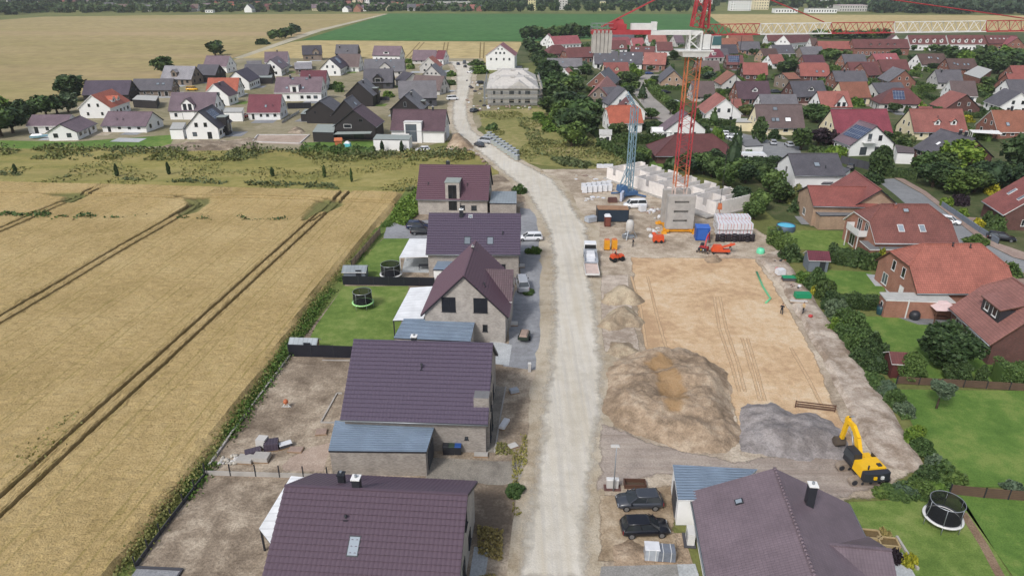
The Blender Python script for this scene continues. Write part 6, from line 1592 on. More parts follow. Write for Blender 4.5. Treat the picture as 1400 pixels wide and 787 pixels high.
es('dark brown roof with tan gable before the coral-roofed house', ZV(505, 106), ZV(640, 102), 7.6, 9, 'brown', 't', he=3.2)
es('wide low grey roof in front of the brown gable with three windows', ZW(75, 402), ZW(330, 396), 5.8, 9, 'slate', 'l', he=2.8)
es('dark red roof at the brick row, west of the faded red roof', ZW(-20, 232), ZW(90, 226), 7.8, 10, 'dred', 'r', he=3.2)
es('red low extension between crimson roof and brick gable', ZW(480, 604), ZW(600, 608), 4.6, 7, 'red', 'l', he=2.6)
es('cream apartment house with brown roof right under the crane jib', ZC(1160, 178), ZC(1290, 178), 10.0, 11, 'rust', 'c', he=5.6, name='apartment_house')
es('mauve roof just west of the white crane head', ZC(866, 190), ZC(915, 189), 7.8, 9.5, 'mauve', 'l', he=3.4)
es('pinkish roof tucked between the crane counter jib and dark red white house', ZC(640, 205), ZC(705, 204), 7.6, 9, 'pink', 'l', he=3.2)
es('small grey roof between the pink-red hipped roof and the solar brick house', ZC(1110, 262), ZC(1160, 262), 6.0, 8, 'slate', 'l', he=2.8)
es('narrow brown roof in the back row near the white semi', ZD(225, 205), ZD(262, 205), 8.0, 9, 'brown', 'w', he=3.6)
es('salmon low annex beside the brick lunette house', ZV(245, 540), ZV(335, 540), 4.8, 6, 'salmon', 'l', he=2.6)
es('red-brown roof at the east edge, behind the short red roof', ZD(1300, 352), ZD(1400, 352), 8.0, 10, 'red', 'r', he=3.4)
hs('brown-walled low house with pale roof beside the dark brick house', ZU(395, 226), ZU(545, 222), 5.4, 9, 'lgrey', 'n', he=2.8)
hs('white low house with grey roof at the path, half behind the barn-like ones', ZU(-20, 212), ZU(110, 208), 5.0, 8, 'grey', 'w', he=2.8)
hs('grey roof glimpsed between dark charcoal house and grey low house', ZQ(10, 300), ZQ(95, 318), 6.0, 9, 'dgrey', 'l', he=2.8)
CR_RED = plain('crane_red', C(168, 62, 68), .5, var=.2); CR_ORA = plain('crane_orange', C(192, 112, 74), .55, var=.25); CRW = plain('crane_white', C(226, 226, 224, .9), .5, var=.15); CR_BLUE = plain('crane_blue', C(128, 156, 170), .5, var=.2)
CR_PALE = plain('crane_pale_primer', C(206, 186, 176), .6, var=.2); YEL = plain('site_yellow', C(224, 156, 40), .5, var=.2); MACHY = plain('machine_yellow', C(236, 186, 32), .4, var=.12); ORA = plain('machine_orange', C(212, 84, 44), .5, var=.2)
def lattice(a, b, w, n, mb, r=.09, rd=.05, tri=False, up=(0, 0, 1), h=None, ring=False):
 """truss from a to b: chords and zigzag bracing"""
 a, b = Vector(a), Vector(b); d = (b - a).normalized(); u = Vector(up)
 if abs(d.dot(u)) > .95: u = Vector((0, 1, 0))
 x = d.cross(u).normalized(); y = x.cross(d).normalized(); h = h or w
 cs = [x * (-w / 2), x * (w / 2), y * h] if tri else [x * (sx * w / 2) + y * (sy * w / 2) for sx, sy in ((-1, -1), (1, -1), (1, 1), (-1, 1))]
 for c in cs: mb.beam(a + c, b + c, r * 2, r * 2)
 for i in range(n):
  p, q = a.lerp(b, i / n), a.lerp(b, (i + 1) / n)
  for k in range(len(cs)):
   c, e = cs[k], cs[(k + 1) % len(cs)]
   if i % 2: c, e = e, c
   mb.beam(p + c, q + e, rd * 2, rd * 2)
   if ring or i == 0: mb.beam(p + cs[k], p + cs[(k + 1) % len(cs)], rd * 1.6, rd * 1.6)
TX, TY = 32.0, 126.5
tc = thing('tower_crane', 'tall red and white tower crane standing on a stack of concrete ballast', 'crane', (TX, TY, 0), 0)
bf = MB()
for s in (-1, 1):
 bf.beam((-3, s * 2.2, .5), (3, s * 2.2, .5), .5, .6); bf.beam((s * 2.2, -3, .55), (s * 2.2, 3, .55), .5, .5)
for x in (-2.9, 2.9):
 for y in (-2.9, 2.9): bf.tbox(x - .5, x + .5, y - .5, y + .5, 0, .4, .1, .1)
bf.build('base_frame', YEL, tc)
for k in range(7):
 z = .85 + k * .92; h = .9; q = MB(); i = .004 * (k % 2)
 for y0, y1 in ((-2.75 + i, -1.25), (1.25, 2.75 - i)):
  if k % 2 and y0 < 0:
   for x0, x1 in ((-2.6 + i, -1.35), (1.35, 2.6 - i)): q.boxz(x0, x1, y0, y1, z, z + .918)
   q.boxz(-1.348, 1.348, y0, y1, z, z + .45); q.boxz(-1.348, 1.348, y0 + .6, y1, z + .452, z + .918)
  else: q.boxz(-2.6 + i, 2.6 - i, y0, y1, z, z + .918)
 q.build('ballast_block', M_CONC, tc)
cols = [CR_PALE, CR_PALE, CR_ORA, CR_RED, CR_RED, CR_RED, CR_ORA, CR_ORA]
zz = np.linspace(.9, 32.0, 9)
for k in range(8):
 q = MB(); lattice((0, 0, zz[k]), (0, 0, zz[k + 1] - .05), 2.2, 3, q, .1, .03); q.build('mast_section', cols[k], tc, uv=False)
JZ = 36.2
q = MB(); q.tbox(-2.2, 2.2, -1.6, 1.6, 32.0, 32.9, -.3, -.2); q.boxz(-3.2, 3.0, -1.9, 1.9, 32.9, 33.1); q.build('slewing_platform', CRW, tc)
q = MB(); lattice((-.2, 0, 33.1), (-.2, 0, JZ), 2.0, 2, q, .16, .1); q.build('tower_head', CRW, tc, uv=False)
q = MB(); q.boxz(1.2, 2.5, -.9, .9, 33.2, 35.6); q.build('machinery_cabinet', CRW, tc)
q = MB(); q.tbox(2.7, 4.4, -.8, .8, 33.3, 35.5, .15, .1); cb = q.build('cab', CRW, tc)
q = MB(); q.tbox(2.8, 4.46, -.86, .86, 33.9, 35.35, .13, .1); q.build('cab_glass', plain('cab_glazing', C(60, 96, 100), .1, 0, .6), cb)
q = MB(); lattice((-.1, 0, JZ + .6), (.9, 0, JZ + 9.0), 1.6, 6, q, .13, .06); lattice((1.6, 0, JZ + .4), (1.2, 0, JZ + 9.0), .9, 6, q, .09, .05); q.build('tower_peak', CR_RED, tc, uv=False)
q = MB()
for s in (-1, 1): q.beam((-18.2, s * .9, JZ - .2), (-8, s * .9, JZ - .2), .2, .75)
q.boxz(-18.2, -8, -.8, .8, JZ - .1, JZ + .0); q.build('counter_jib', CR_RED, tc)
q = MB()
for s in (-1, 1): q.beam((-8, s * .9, JZ - .3), (.6, s * .9, JZ - .3), .2, .7)
q.boxz(-8, .6, -.8, .8, JZ - .2, JZ - .1); q.build('counter_jib', CRW, tc)
q = MB()
for s in (-1, 1):
 for x in np.arange(-18.2, -14.6, .9): q.beam((x, s * 1.0, JZ), (x, s * 1.0, JZ + 1.2), .06)
 for z in (.6, 1.2): q.beam((-18.2, s * 1.0, JZ + z), (-14.6, s * 1.0, JZ + z), .06)
q.build('handrail', TR_G, tc, uv=False)
q = MB(); q.tube([(-14.5, -.7, JZ + .9), (-14.5, .7, JZ + .9)], .7, 14); q.boxz(-14, -12.2, -.6, .6, JZ + .1, JZ + 1.1); q.tbox(-14.4, -12.6, -.5, .5, JZ + 1.1, JZ + 1.9, .3, .1); q.build('hoist_winch', CR_RED, tc)
q = MB(); q.boxz(-11.4, -7.8, -.7, .7, JZ + .05, JZ + 1.2); q.boxz(-7.8, -7.0, -.75, .75, JZ + .1, JZ + 1.45); q.build('switch_cabinet', CRW, tc)
for k in range(5):
 q = MB(); q.boxz(-18.0 + k * .68, -17.4 + k * .68, -1.1, 1.1, JZ - 3.6, JZ - .3); q.boxz(-17.9 + k * .68, -17.5 + k * .68, -1.2, 1.2, JZ - .3, JZ + .1); q.build('counterweight', M_CONC, tc)
for xa, xb, mt in ((1.2, 11, CR_RED), (11, 23.3, CRW), (23.3, 34.2, CR_RED), (34.2, 50, CRW), (50, 63, CR_RED)):
 q = MB(); sl = lambda x: JZ - .7 + x * .012
 lattice((xa, 0, sl(xa)), (xb, 0, sl(xb)), 1.4, max(4, int((xb - xa) / 1.0)), q, .07, .038, tri=True, h=1.7); q.build('jib_section', mt, tc, uv=False)
q = MB(); q.tube([(1.0, 0, JZ + 9), (58, 0, JZ + 1.8)], .09, 5); q.tube([(1.0, 0, JZ + 9), (22, 0, JZ + 1.4)], .09, 5); q.tube([(.6, .5, JZ + 9), (-16.5, .5, JZ + .6)], .08, 5); q.tube([(.6, -.5, JZ + 9), (-16.5, -.5, JZ + .6)], .08, 5)
q.build('pendant_bar', CR_RED, tc, uv=False)
q = MB(); q.tube([(8.1, 0, 5.0), (8.1, 0, JZ - .8)], .045, 4); q.build('hoist_rope', TR_D, tc, uv=False)
q = MB(); q.tbox(7.7, 8.5, -.3, .3, 3.9, 5.1, .12, .05); q.tube([(8.1, 0, 3.9), (8.1, 0, 3.4), (8.35, 0, 3.2)], .08, 6); q.build('hook_block', CR_ORA, tc)
bx, by = 26.2, 148.6
bc = thing('mobile_crane', 'slender pale blue lattice-mast crane standing in the block-wall shell', 'crane', (bx, by, 0), R(20))
q = MB(); q.boxz(-1.6, 1.6, -1.4, 1.4, .5, 1.3); q.tbox(-2.6, -.9, -1.2, 1.2, 1.3, 2.6, .1, .1)
for s in (-1, 1):
 q.beam((-1.4, s * 1.2, .6), (-3, s * 2.6, .3), .3); q.beam((1.4, s * 1.2, .6), (3, s * 2.6, .3), .3)
q.build('undercarriage', plain('crane_deep_blue', C(62, 98, 140), .5), bc)
q = MB(); lattice((0, 0, 1.3), (0, 0, 19.5), 1.15, 14, q, .09, .04); q.build('mast', CR_BLUE, bc, uv=False)
q = MB(); q.beam((-2.4, -.7, 1.6), (-.3, -.4, 6.2), .14); q.beam((-2.4, .7, 1.6), (-.3, .4, 6.2), .14); q.beam((-2.5, 0, 2.5), (-.3, 0, 8.5), .1); q.build('brace', CR_BLUE, bc, uv=False)
q = MB(); lattice((0, .2, 19.6), (3.4, 9.5, 20.6), .8, 9, q, .06, .035, tri=True, h=.8); q.beam((0, 0, 19.5), (-1.6, -1.6, 21.0), .12); q.build('jib', CR_BLUE, bc, uv=False)
a = Vector((23.0, 162.5)); d = Vector((18.6, -28.8)); L = d.length; rot = math.atan2(d.y, d.x)
sh = thing('building_shell', 'roofless terrace shell of pale lime-stone block walls behind the crane ballast', 'building shell', (a.x, a.y, 0), rot)
LIME = plain('lime_stone_blocks', C(232, 226, 220), .9, var=.15, bump=.2)
q = MB(); q.boxz(-.8, L + .6, -.5, 11.6, -.02, .35); q.build('floor_slab', M_CONC, sh)
def wallrun(y, x0, x1, gaps, h=2.7, along=True):
 q = MB(); cuts = sorted(gaps); x = x0
 for g0, g1, zb in cuts + [(x1, x1, 0)]:
  if g0 > x: q.boxz(x, g0, y, y + .24, .35, .35 + h)
  if g1 > g0 and zb > 0: q.boxz(g0, g1, y, y + .24, .35, .35 + zb)
  x = g1
 return q
wallrun(0, 0, L, [(2.2 + 5.7 * k, 3.2 + 5.7 * k, 1.2) for k in range(6)]).build('wall', LIME, sh)
wallrun(10.8, 0, L, [(1.6 + 5.7 * k, 3.9 + 5.7 * k, .2) for k in range(6)]).build('wall', LIME, sh)
for k in range(7):
 q = MB(); x = min(L - .24, k * 5.7); q.boxz(x, x + .24, .24, 10.8, .35, 3.05 + .25 * (k % 2)); q.build('partition_wall', LIME, sh)
 if k < 6:
  q = MB(); q.boxz(x + .24, x + 3.6, 5.2, 5.36, .35, 2.9); q.boxz(x + 2.6, x + 2.76, 5.36, 10.8, .35, 2.8); q.boxz(x + 3.9, x + 4.06, .24, 3.6, .35, 2.9); q.build('partition_wall', LIME, sh)
q = MB(); q.boxz(L - 6, L + .4, -2.8, -.5, .25, .55); q.boxz(L - 5.6, L - 1.0, -2.6, -.6, 0, .25); q.build('landing_slab', M_CONC, sh)
def crate_row(name, label, cat, group, pts, dims, mat, ang=0, strap=None, top=None, stack=1):
 first = None
 for p in pts:
  for k in range(stack):
   g = G(p)
   if first is None: first = boxy(name, label, cat, p, ang, dims, mat, group, strap=strap, top=top)
   else: copy_thing(first, (g.x, g.y, k * (dims[2] + .2)), R(ang + random.uniform(-6, 6)))
FILM = plain('white_film', C(226, 228, 232, .92), .35, var=.15, scale=2); FILMG = plain('grey_film', C(170, 176, 184), .3, var=.25, scale=2); GSTONE = plain('grey_paving_stones', C(158, 164, 160), .85, var=.25)
REDS = plain('red_strap', C(190, 70, 70), .5)
crate_row('wrapped_pallet', 'white wrapped pallet of blocks in the rows beside the blue crane', 'pallet', 'white pallets by the blue crane', [ZG(390 + i * 27, 330 - 2 * i) for i in range(6)] + [ZG(385 + i * 27, 316 - 3 * i) for i in range(6)], (1.2, 1.0, 1.5), FILM, -8)
crate_row('wrapped_pallet', 'white wrapped pallet with red straps in the stack beside the crane ballast', 'pallet', 'red-strapped pallets', [ZG(1115 + i * 36, 556) for i in range(5)] + [ZG(1105 + i * 36, 520) for i in range(5)], (1.46, 2.7, 1.15), FILM, -4, REDS, stack=2)
crate_row('paving_pallet', 'grey pallet of paving stones in the double row along the gravel road', 'pallet', 'paving pallets by the road', [(665 + i * 4.6, 191 + i * 3.15) for i in range(10)] + [(669 + i * 4.6, 187 + i * 3.15) for i in range(9)], (1.3, 1.3, 1.3), GSTONE, -30, top=FILMG)
crate_row('white_bag', 'white big bag standing at the weedy edge north of the shell', 'bag', 'white big bags', [ZG(465 + i * 17, 197) for i in range(5)], (1.0, 1.0, .9), FILM)
for lab, p, dm, mt in (('silver-wrapped pallet with pale lid on the mound by the black car', ZM(748, 688), (1.25, 1.05, 1.15), FILMG), ('silver-wrapped dark pallet without lid on the mound by the black car', ZM(826, 692), (1.5, 1.1, 1.0), plain('dark_film', C(120, 126, 136), .25, var=.3, scale=2))):
 boxy('wrapped_pallet', lab, 'pallet', p, -4, dm, mt, strap=TR_W, top=FILM if 'pale' in lab else None)
boxy('block_pallet', 'bundle of white stone panels lying next to the white van', 'pallet', ZG(700, 430), 20, (1.3, 1.2, 1.3), FILM)
boxy('block_pallet', 'tall white panel stack leaning by the blue crane foot', 'pallet', ZG(590, 372), 70, (2.4, .5, 1.9), plain('lavender_panels', C(186, 194, 212), .5))
boxy('brick_pallet', 'dark pallet of reddish slabs between van and container', 'pallet', ZG(540, 380), 5, (2.0, 1.2, .9), BK_D)
boxy('wrapped_pallet', 'silvery foil pile beside the dark container', 'pallet', ZG(425, 485), 30, (2.4, 1.6, 1.0), FILMG)
rr = random.Random(3)
def litter(name, label, cat, group, pts, s0, s1, mats, flat=.4, n=1, jit=0):
 """irregular boards, stones and scraps, each its own thing"""
 for p in pts:
  g = G(p); m = MB(); s = rr.uniform(s0, s1)
  bm = bmesh.new(); bmesh.ops.create_icosphere(bm, subdivisions=1, radius=.5)
  for v in bm.verts: v.co *= rr.uniform(.75, 1.15); v.co.z *= flat
  me = bpy.data.meshes.new(name); bm.to_mesh(me); bm.free(); me.materials.append(rr.choice(mats))
  o = link(name, me, None, (g.x + rr.uniform(-jit, jit), g.y + rr.uniform(-jit, jit), s * flat * .3), rr.uniform(0, 6)); o.scale = (s, s * rr.uniform(.6, 1), s)
  tag(o, label, cat, group)
STONE = plain('field_stone', C(188, 182, 170), .9, var=.3, scale=3); RUB = plain('rubble', C(160, 140, 128), .9, var=.3, scale=3)
litter('stone', 'pale boulder of the rubble line below the brown earth heap', 'stone', 'rubble line', [Zm(600, 150, 7)(90 + i * 24 + rr.uniform(-8, 8), 385 + max(0, i - 9) * 22 + rr.uniform(-12, 12)) for i in range(17)], .7, 1.6, [STONE, RUB], .6)
litter('stone', 'pale broken stone in the heap at the low concrete fence', 'stone', 'stone heap', [Zm(280, 460, 866 / 220)(75 + rr.uniform(0, 105), 650 + rr.uniform(-12, 38)) for i in range(34)], .3, .65, [STONE, M_LGREY], .6)
litter('scrap', 'white and brown scrap in the heap between van and ballast', 'scrap', 'site scrap', [ZG(725 + rr.uniform(0, 70), 440 + rr.uniform(-35, 30)) for i in range(16)], .5, 1.2, [FILM, RUB, M_LGREY], .7)
litter('scrap', 'piece of torn white film and broken block on the yard near the track', 'scrap', 'film scraps', [ZG(rr.uniform(330, 480), rr.uniform(225, 270)) for i in range(12)], .6, 1.8, [FILM, RUB, STONE], .25)
litter('scrap', 'white sheet or slab lying in front of the white pallets', 'scrap', 'slabs before pallets', [ZG(rr.uniform(395, 500), rr.uniform(350, 375)) for i in range(8)], .8, 1.8, [FILM, M_LGREY], .25)
litter('scrap', 'scrap of board and stone at the scaffolded shell foot', 'scrap', 'shell foot scraps', [ZQ(rr.uniform(560, 1200), rr.uniform(600, 640)) for i in range(30)], .6, 1.8, [FILM, RUB, STONE], .5)
litter('scrap', 'dark and white building waste along the upper gravel road', 'scrap', 'upper road waste', [ZQ(rr.uniform(560, 720), rr.uniform(380, 700)) for i in range(26)], .8, 2.2, [RUB, FILM, M_DKGREY, STONE], .5)
litter('scrap', 'white scrap beside the crane base', 'scrap', 'crane base scraps', [ZG(735 + rr.uniform(0, 65), 500 + rr.uniform(0, 75)) for i in range(18)], .5, 1.3, [FILM, RUB, M_LGREY, ORA], .6)
g = G(ZG(542, 488)); ct = thing('container', 'dark blue site container with rusty brown roof', 'container', (g.x, g.y + 1.3, 0), R(-2))
CONT = ribbed('container_blue', C(48, 62, 78), .28, 0, .5, .3, .5)
q = MB(); q.boxz(-3.05, 3.05, -1.25, 1.25, .15, 2.6); q.build('body', CONT, ct)
q = MB(); q.boxz(-3.08, 3.08, -1.28, 1.28, 2.6, 2.72); q.build('roof', plain('rusty_roof', C(158, 124, 96), .85, var=.3), ct)
q = MB()
for x in (-3.08, 3.08):
 for y in (-1.28, 1.28): q.boxz(x - .08, x + .08, y - .08, y + .08, 0, 2.75)
q.build('corner_post', TR_D, ct)
g = G(ZG(512, 508)); pt = thing('portable_toilet', 'brown portable toilet with white roof at the container', 'toilet', (g.x, g.y, 0), 0)
q = MB(); q.boxz(-.6, .6, -.6, .6, .1, 2.1); q.build('cabin', plain('toilet_brown', C(96, 52, 46), .5), pt)
q = MB(); q.tbox(-.66, .66, -.66, .66, 2.1, 2.45, .25, .2); q.build('roof', FILM, pt)
q = MB(); q.boxz(-.4, .4, -.03, .02, .2, 1.95); q.build('door', plain('toilet_door', C(120, 70, 60), .5), pt, (0, -.61, 0))
for lab, p in (('yellow upright tank, the one nearer the gravel road', ZG(509, 634)), ('yellow upright tank, the one nearer the orange roller', ZG(549, 632))):
 g = G(p); t = thing('tank', lab, 'tank', (g.x, g.y, 0), 0)
 q = MB(); q.tbox(-.5, .5, -.5, .5, .15, 1.9, .04, .04); q.build('body', YEL, t)
 q = MB(); q.tbox(-.42, .42, -.4, .4, 1.9, 2.05, .1, .1); q.build('lid', CR_ORA, t)
 q = MB(); q.boxz(-.5, -.35, -.5, .5, 0, .15); q.boxz(.35, .5, -.5, .5, 0, .15); q.build('skid', TR_D, t)
g = G(ZG(1026, 588)); bb = thing('container', 'small bright blue tool container next to the crane base', 'container', (g.x, g.y + 1.1, 0), R(-6))
q = MB(); q.boxz(-1.25, 1.25, -1.1, 1.1, .1, 2.5); q.build('body', ribbed('tool_container_blue', C(42, 88, 170), .25, 0, .5, .2, .4), bb)
q = MB(); q.tbox(-1.3, 1.3, -1.15, 1.15, 2.5, 2.62, .05, .05); q.build('roof', plain('tool_container_roof', C(60, 106, 190), .6), bb)
q = MB(); q.boxz(-.9, .9, -.04, .02, .2, 2.3); q.build('door', plain('tool_container_door', C(50, 96, 176), .6), bb, (0, -1.11, 0))
g = G(ZG(630, 572)); lt = thing('site_mixer', 'grey silo mixer on splayed legs in the middle of the yard', 'mixer', (g.x, g.y, 0), 0)
q = MB(); q.lathe([(.15, .9), (.75, 1.6), (.75, 3.0), (.5, 3.5), (.1, 3.6)], 14); q.build('silo', M_LGREY, lt)
for k in range(3):
 q = MB(); t = k * 2.1; q.beam((math.cos(t) * 1.5, math.sin(t) * 1.5, 0), (math.cos(t) * .6, math.sin(t) * .6, 1.8), .14); q.build('leg', TR_G, lt)
q = MB(); q.boxz(-1.3, .9, -.6, .6, .1, .5); q.tube([(-1.2, 0, .6), (-.1, 0, 1.0)], .25, 8); q.build('mixing_trough', TR_G, lt)
g = G(ZG(428, 722)); lo = thing('lorry', 'white and grey flatbed lorry seen from behind on the road edge', 'lorry', (g.x, g.y + 2.2, 0), R(87))
q = MB(); q.boxz(-3.0, 2.9, -.95, .95, .55, .85); q.build('chassis', TR_D, lo)
q = MB(); q.tbox(1.4, 3.0, -1.1, 1.1, .85, 2.7, .12, .08); q.build('cab', PAINT['white'], lo)
q = MB(); q.tbox(1.34, 3.05, -1.0, 1.0, 1.75, 2.45, .1, .05); q.build('window', CGL, lo)
q = MB(); q.boxz(-3.0, 1.2, -1.15, 1.15, .85, 1.0); q.boxz(-3.0, 1.2, -1.15, -1.08, 1.0, 1.4); q.boxz(-3.0, 1.2, 1.08, 1.15, 1.0, 1.4); q.boxz(1.1, 1.2, -1.15, 1.15, 1.0, 1.8); q.build('load_bed', FILMG, lo)
q = MB(); q.tbox(-1.0, .9, -.8, .8, 1.0, 1.7, .2, .15); q.boxz(-2.6, -1.3, -.6, .7, 1.0, 1.25); q.build('load', FILM, lo)
for x in (-2.1, 2.2):
 for y in (-.95, .95):
  q = MB(); q.tube([(x, y - .15, .45), (x, y + .15, .45)], .45, 14); q.build('wheel', M_TYRE, lo)
g = G(ZG(434, 786)); tr_ = thing('trailer', 'empty pale flatbed trailer hitched behind the lorry', 'trailer', (g.x, g.y + 2.0, 0), R(88))
q = MB(); q.boxz(-2.4, 2.4, -1.1, 1.1, .6, .75); q.build('deck', plain('trailer_deck', C(206, 186, 176), .7, var=.2), tr_)
q = MB();
for s in (-1, 1): q.boxz(-2.4, 2.4, s * 1.12 - .03, s * 1.12 + .03, .62, 1.0)
q.boxz(-2.43, -2.37, -1.1, 1.1, .62, .95); q.beam((2.4, 0, .6), (3.9, 0, .6), .12); q.build('side_board', TR_W, tr_)
for x in (-.5, .5):
 for y in (-.9, .9):
  q = MB(); q.tube([(x, y - .12, .32), (x, y + .12, .32)], .32, 12); q.build('wheel', M_TYRE, tr_)
g = G(ZG(566, 700)); ro = thing('road_roller', 'small orange roller with black drums at the pit corner', 'roller', (g.x, g.y + .4, 0), R(25))
for x in (-.75, .8):
 q = MB(); q.tube([(x, -.6, .45), (x, .6, .45)], .45, 16); q.build('drum', M_TYRE, ro)
q = MB(); q.tbox(-1.2, 0, -.55, .55, .75, 1.3, .1, .08); q.tbox(.2, 1.2, -.5, .5, .75, 1.15, .1, .08); q.build('body', ORA, ro)
q = MB(); q.boxz(-.35, .1, -.25, .25, 1.1, 1.3); q.boxz(-.4, -.3, -.25, .25, 1.3, 1.75); q.build('seat', TR_D, ro)
q = MB()
for y in (-.5, .5): q.tube([(-.6, y, 1.2), (-.6, y, 2.3)], .04, 6)
q.beam((-.6, -.5, 2.3), (-.6, .5, 2.3), .08); q.build('roll_bar', ORA, ro)
def digger(label, p, ang, s, paintm, glassm=CGL, z=0.0, boom=None, under=PI / 2, cw=None):
 g = G(p); root = thing('excavator', label, 'excavator', (g.x, g.y, z), R(ang)); root.scale = (s, s, s)
 for y in (-1.15, 1.15):
  m = MB(); prof = []
  for k in range(9): t = PI / 2 + PI * k / 8; prof.append((-1.75 + .45 * math.cos(t), .47 + .45 * math.sin(t)))
  for k in range(9): t = -PI / 2 + PI * k / 8; prof.append((1.75 + .45 * math.cos(t), .47 + .45 * math.sin(t)))
  m.loft([[(x, y - .3, zz_) for x, zz_ in prof], [(x, y + .3, zz_) for x, zz_ in prof]], smooth=False)
  for x in np.arange(-1.7, 1.8, .28):
   m.boxz(x - .1, x + .1, y - .33, y + .33, .9, .95); m.boxz(x - .1, x + .1, y - .33, y + .33, -.0, .04)
  m.xf(Matrix.Rotation(under, 4, 'Z')); t = m.build('track', [plain('track_steel', C(150, 136, 122), .8, var=.3)], root)
  for x, zc, rw_ in ((-1.75, .47, .3), (1.75, .47, .3), (-.9, .3, .16), (0, .3, .16), (.9, .3, .16)):
   w = MB(); w.tube([(x, y - .34, zc), (x, y + .34, zc)], rw_, 12); w.xf(Matrix.Rotation(under, 4, 'Z')); w.build('track_wheel', TR_D, t)
 m = MB(); m.boxz(-.7, .7, -.9, .9, .5, .95); m.xf(Matrix.Rotation(under, 4, 'Z')); m.tube([(0, 0, .9), (0, 0, 1.15)], .75, 18); m.build('turntable', TR_D, root)
 m = MB(); m.tbox(-1.6, .3, -1.35, 1.35, 1.15, 2.15, .1, .12); m.tbox(.3, 1.5, -1.35, -.35, 1.15, 1.75, .06, .06); m.boxz(.3, 1.4, -.3, .35, 1.15, 1.6); m.build('engine_cover', paintm, root)
 m = MB(); sec = []
 for k in range(9): t = -.62 + 1.24 * k / 8; sec.append((-2.3 + (1 - math.cos(t)) * .9, math.sin(t) * 2.35))
 lo_ = [(x, y, 1.1) for x, y in sec] + [(-1.58, 1.36, 1.1), (-1.58, -1.36, 1.1)]; hi_ = [(x + .04, y, 2.0) for x, y in sec] + [(-1.58, 1.36, 2.05), (-1.58, -1.36, 2.05)]
 m.loft([lo_, hi_], smooth=False); cwo = m.build('counterweight', cw or TR_D, root)
 m = MB(); m.boxz(-2.4, -2.2, -.55, -.25, 1.45, 1.75, mi=0); m.boxz(-2.4, -2.2, .2, .5, 1.45, 1.75, mi=1)
 m.build('marking_plate', [TR_W, MACHY], cwo)
 m = MB(); m.tbox(-.05, 1.65, .4, 1.35, 1.15, 2.75, .1, .07); cbo = m.build('cab', TR_D, root)
 m = MB(); m.tbox(-.02, 1.70, .36, 1.39, 1.75, 2.62, .12, .07); m.build('cab_glass', glassm, cbo)
 m = MB(); m.boxz(-1.3, -.9, -.9, -.5, 2.15, 2.3); m.tube([(-1.5, .7, 2.1), (-1.5, .7, 2.55)], .08, 8); m.boxz(.2, .9, -1.2, -1.15, 1.75, 2.2); m.build('exhaust', TR_D, root)
 bm_ = boom or [(.9, 0, 1.6), (2.2, 0, 3.9), (3.6, 0, 4.9), (5.3, 0, 5.0)]
 m = MB()
 for i in range(len(bm_) - 1): m.beam((bm_[i][0], -.0, bm_[i][2]), (bm_[i + 1][0] + .1, 0, bm_[i + 1][2]), .42 - .04 * i, .62 - .07 * i)
 m.build('boom', paintm, root)
 e = bm_[-1]; st = (e[0] + .15, 0, e[2] - 2.5)
 m = MB(); m.beam((e[0] - .25, 0, e[2] + .45), st, .3, .45); m.build('stick', paintm, root)
 m = MB(); m.tube([(1.4, .3, 1.5), (2.6, .3, 3.7)], .08, 8); m.tube([(1.4, -.3, 1.5), (2.6, -.3, 3.7)], .08, 8); m.tube([(3.2, 0, 5.1), (e[0] - .3, 0, e[2] + .5)], .08, 8); m.build('hydraulic_ram', TR_G, root)
 m = MB(); prof = [(0, 0), (.55, -.1), (.75, -.6), (.45, -1.05), (-.1, -1.0), (-.25, -.7)]
 m.loft([[(st[0] + x, -.55, st[2] + z_) for x, z_ in prof], [(st[0] + x, .55, st[2] + z_) for x, z_ in prof]], smooth=False); m.build('bucket', plain('bucket_steel', C(90, 80, 70), .7, var=.3), root)
 return root
digger('yellow crawler excavator with black rear counterweight by the grey gravel heap', (1178, 650), 97, .95, MACHY, boom=[(.9, 0, 1.6), (1.8, 0, 3.3), (2.8, 0, 4.1), (4.1, 0, 4.1)])
digger('red mini excavator with black cab at the pit rim next to the blue container', ZG(1030, 648), 60, .55, plain('machine_red', C(176, 48, 48), .5))
g = G(ZG(1118, 655)); gr = thing('screening_plant', 'low orange screening machine on the pit rim', 'machine', (g.x, g.y, 0), R(-4))
q = MB(); q.boxz(-1.6, 1.6, -.6, .6, .5, .8); q.tbox(-1.5, .4, -.6, .6, .8, 1.6, .3, .1); q.beam((.2, 0, 1.2), (2.4, 0, 1.9), .7, .16); q.build('body', ORA, gr)
for x in (-1.2, 1.2):
 q = MB(); q.boxz(x - .12, x + .12, -.6, .6, 0, .5); q.build('leg', TR_D, gr)
g = G(ZG(785, 595)); gr = thing('generator', 'orange generator under the edge of the crane ballast', 'generator', (g.x, g.y, 0), 0)
q = MB(); q.tbox(-1.0, 1.0, -.6, .6, .3, 1.4, .06, .06); q.build('housing', ORA, gr)
for x in (-.5, .5):
 q = MB(); q.tube([(x, -.6, .3), (x, .6, .3)], .3, 12); q.build('wheel', M_TYRE, gr)
for k, x in enumerate((1130, 1195, 1265)):
 g = G(ZG(x, 590)); q = MB()
 for j in range(3): q.lathe([(.42, j * .5), (.55, j * .5 + .1), (.55, j * .5 + .35), (.42, j * .5 + .45)], 14, c=(0, 0, 0))
 for j in (-1, 1): q.lathe([(.3, 0), (.36, .1), (.36, 1.3), (.3, 1.4)], 12, c=(j * .95, 0, 0))
 o = q.build('pipe_stack', plain('black_pipes', C(40, 34, 40), .6), None, (g.x, g.y, 0)); tag(o, 'stack of black drain pipes in front of the red-strapped pallets', 'pipes', 'black pipe stacks')
PIPE = plain('green_pipe', C(110, 190, 140), .5); GRN = plain('green_tarp', C(30, 140, 96), .6)
Zb = Zm(1020, 330, 926 / 200)
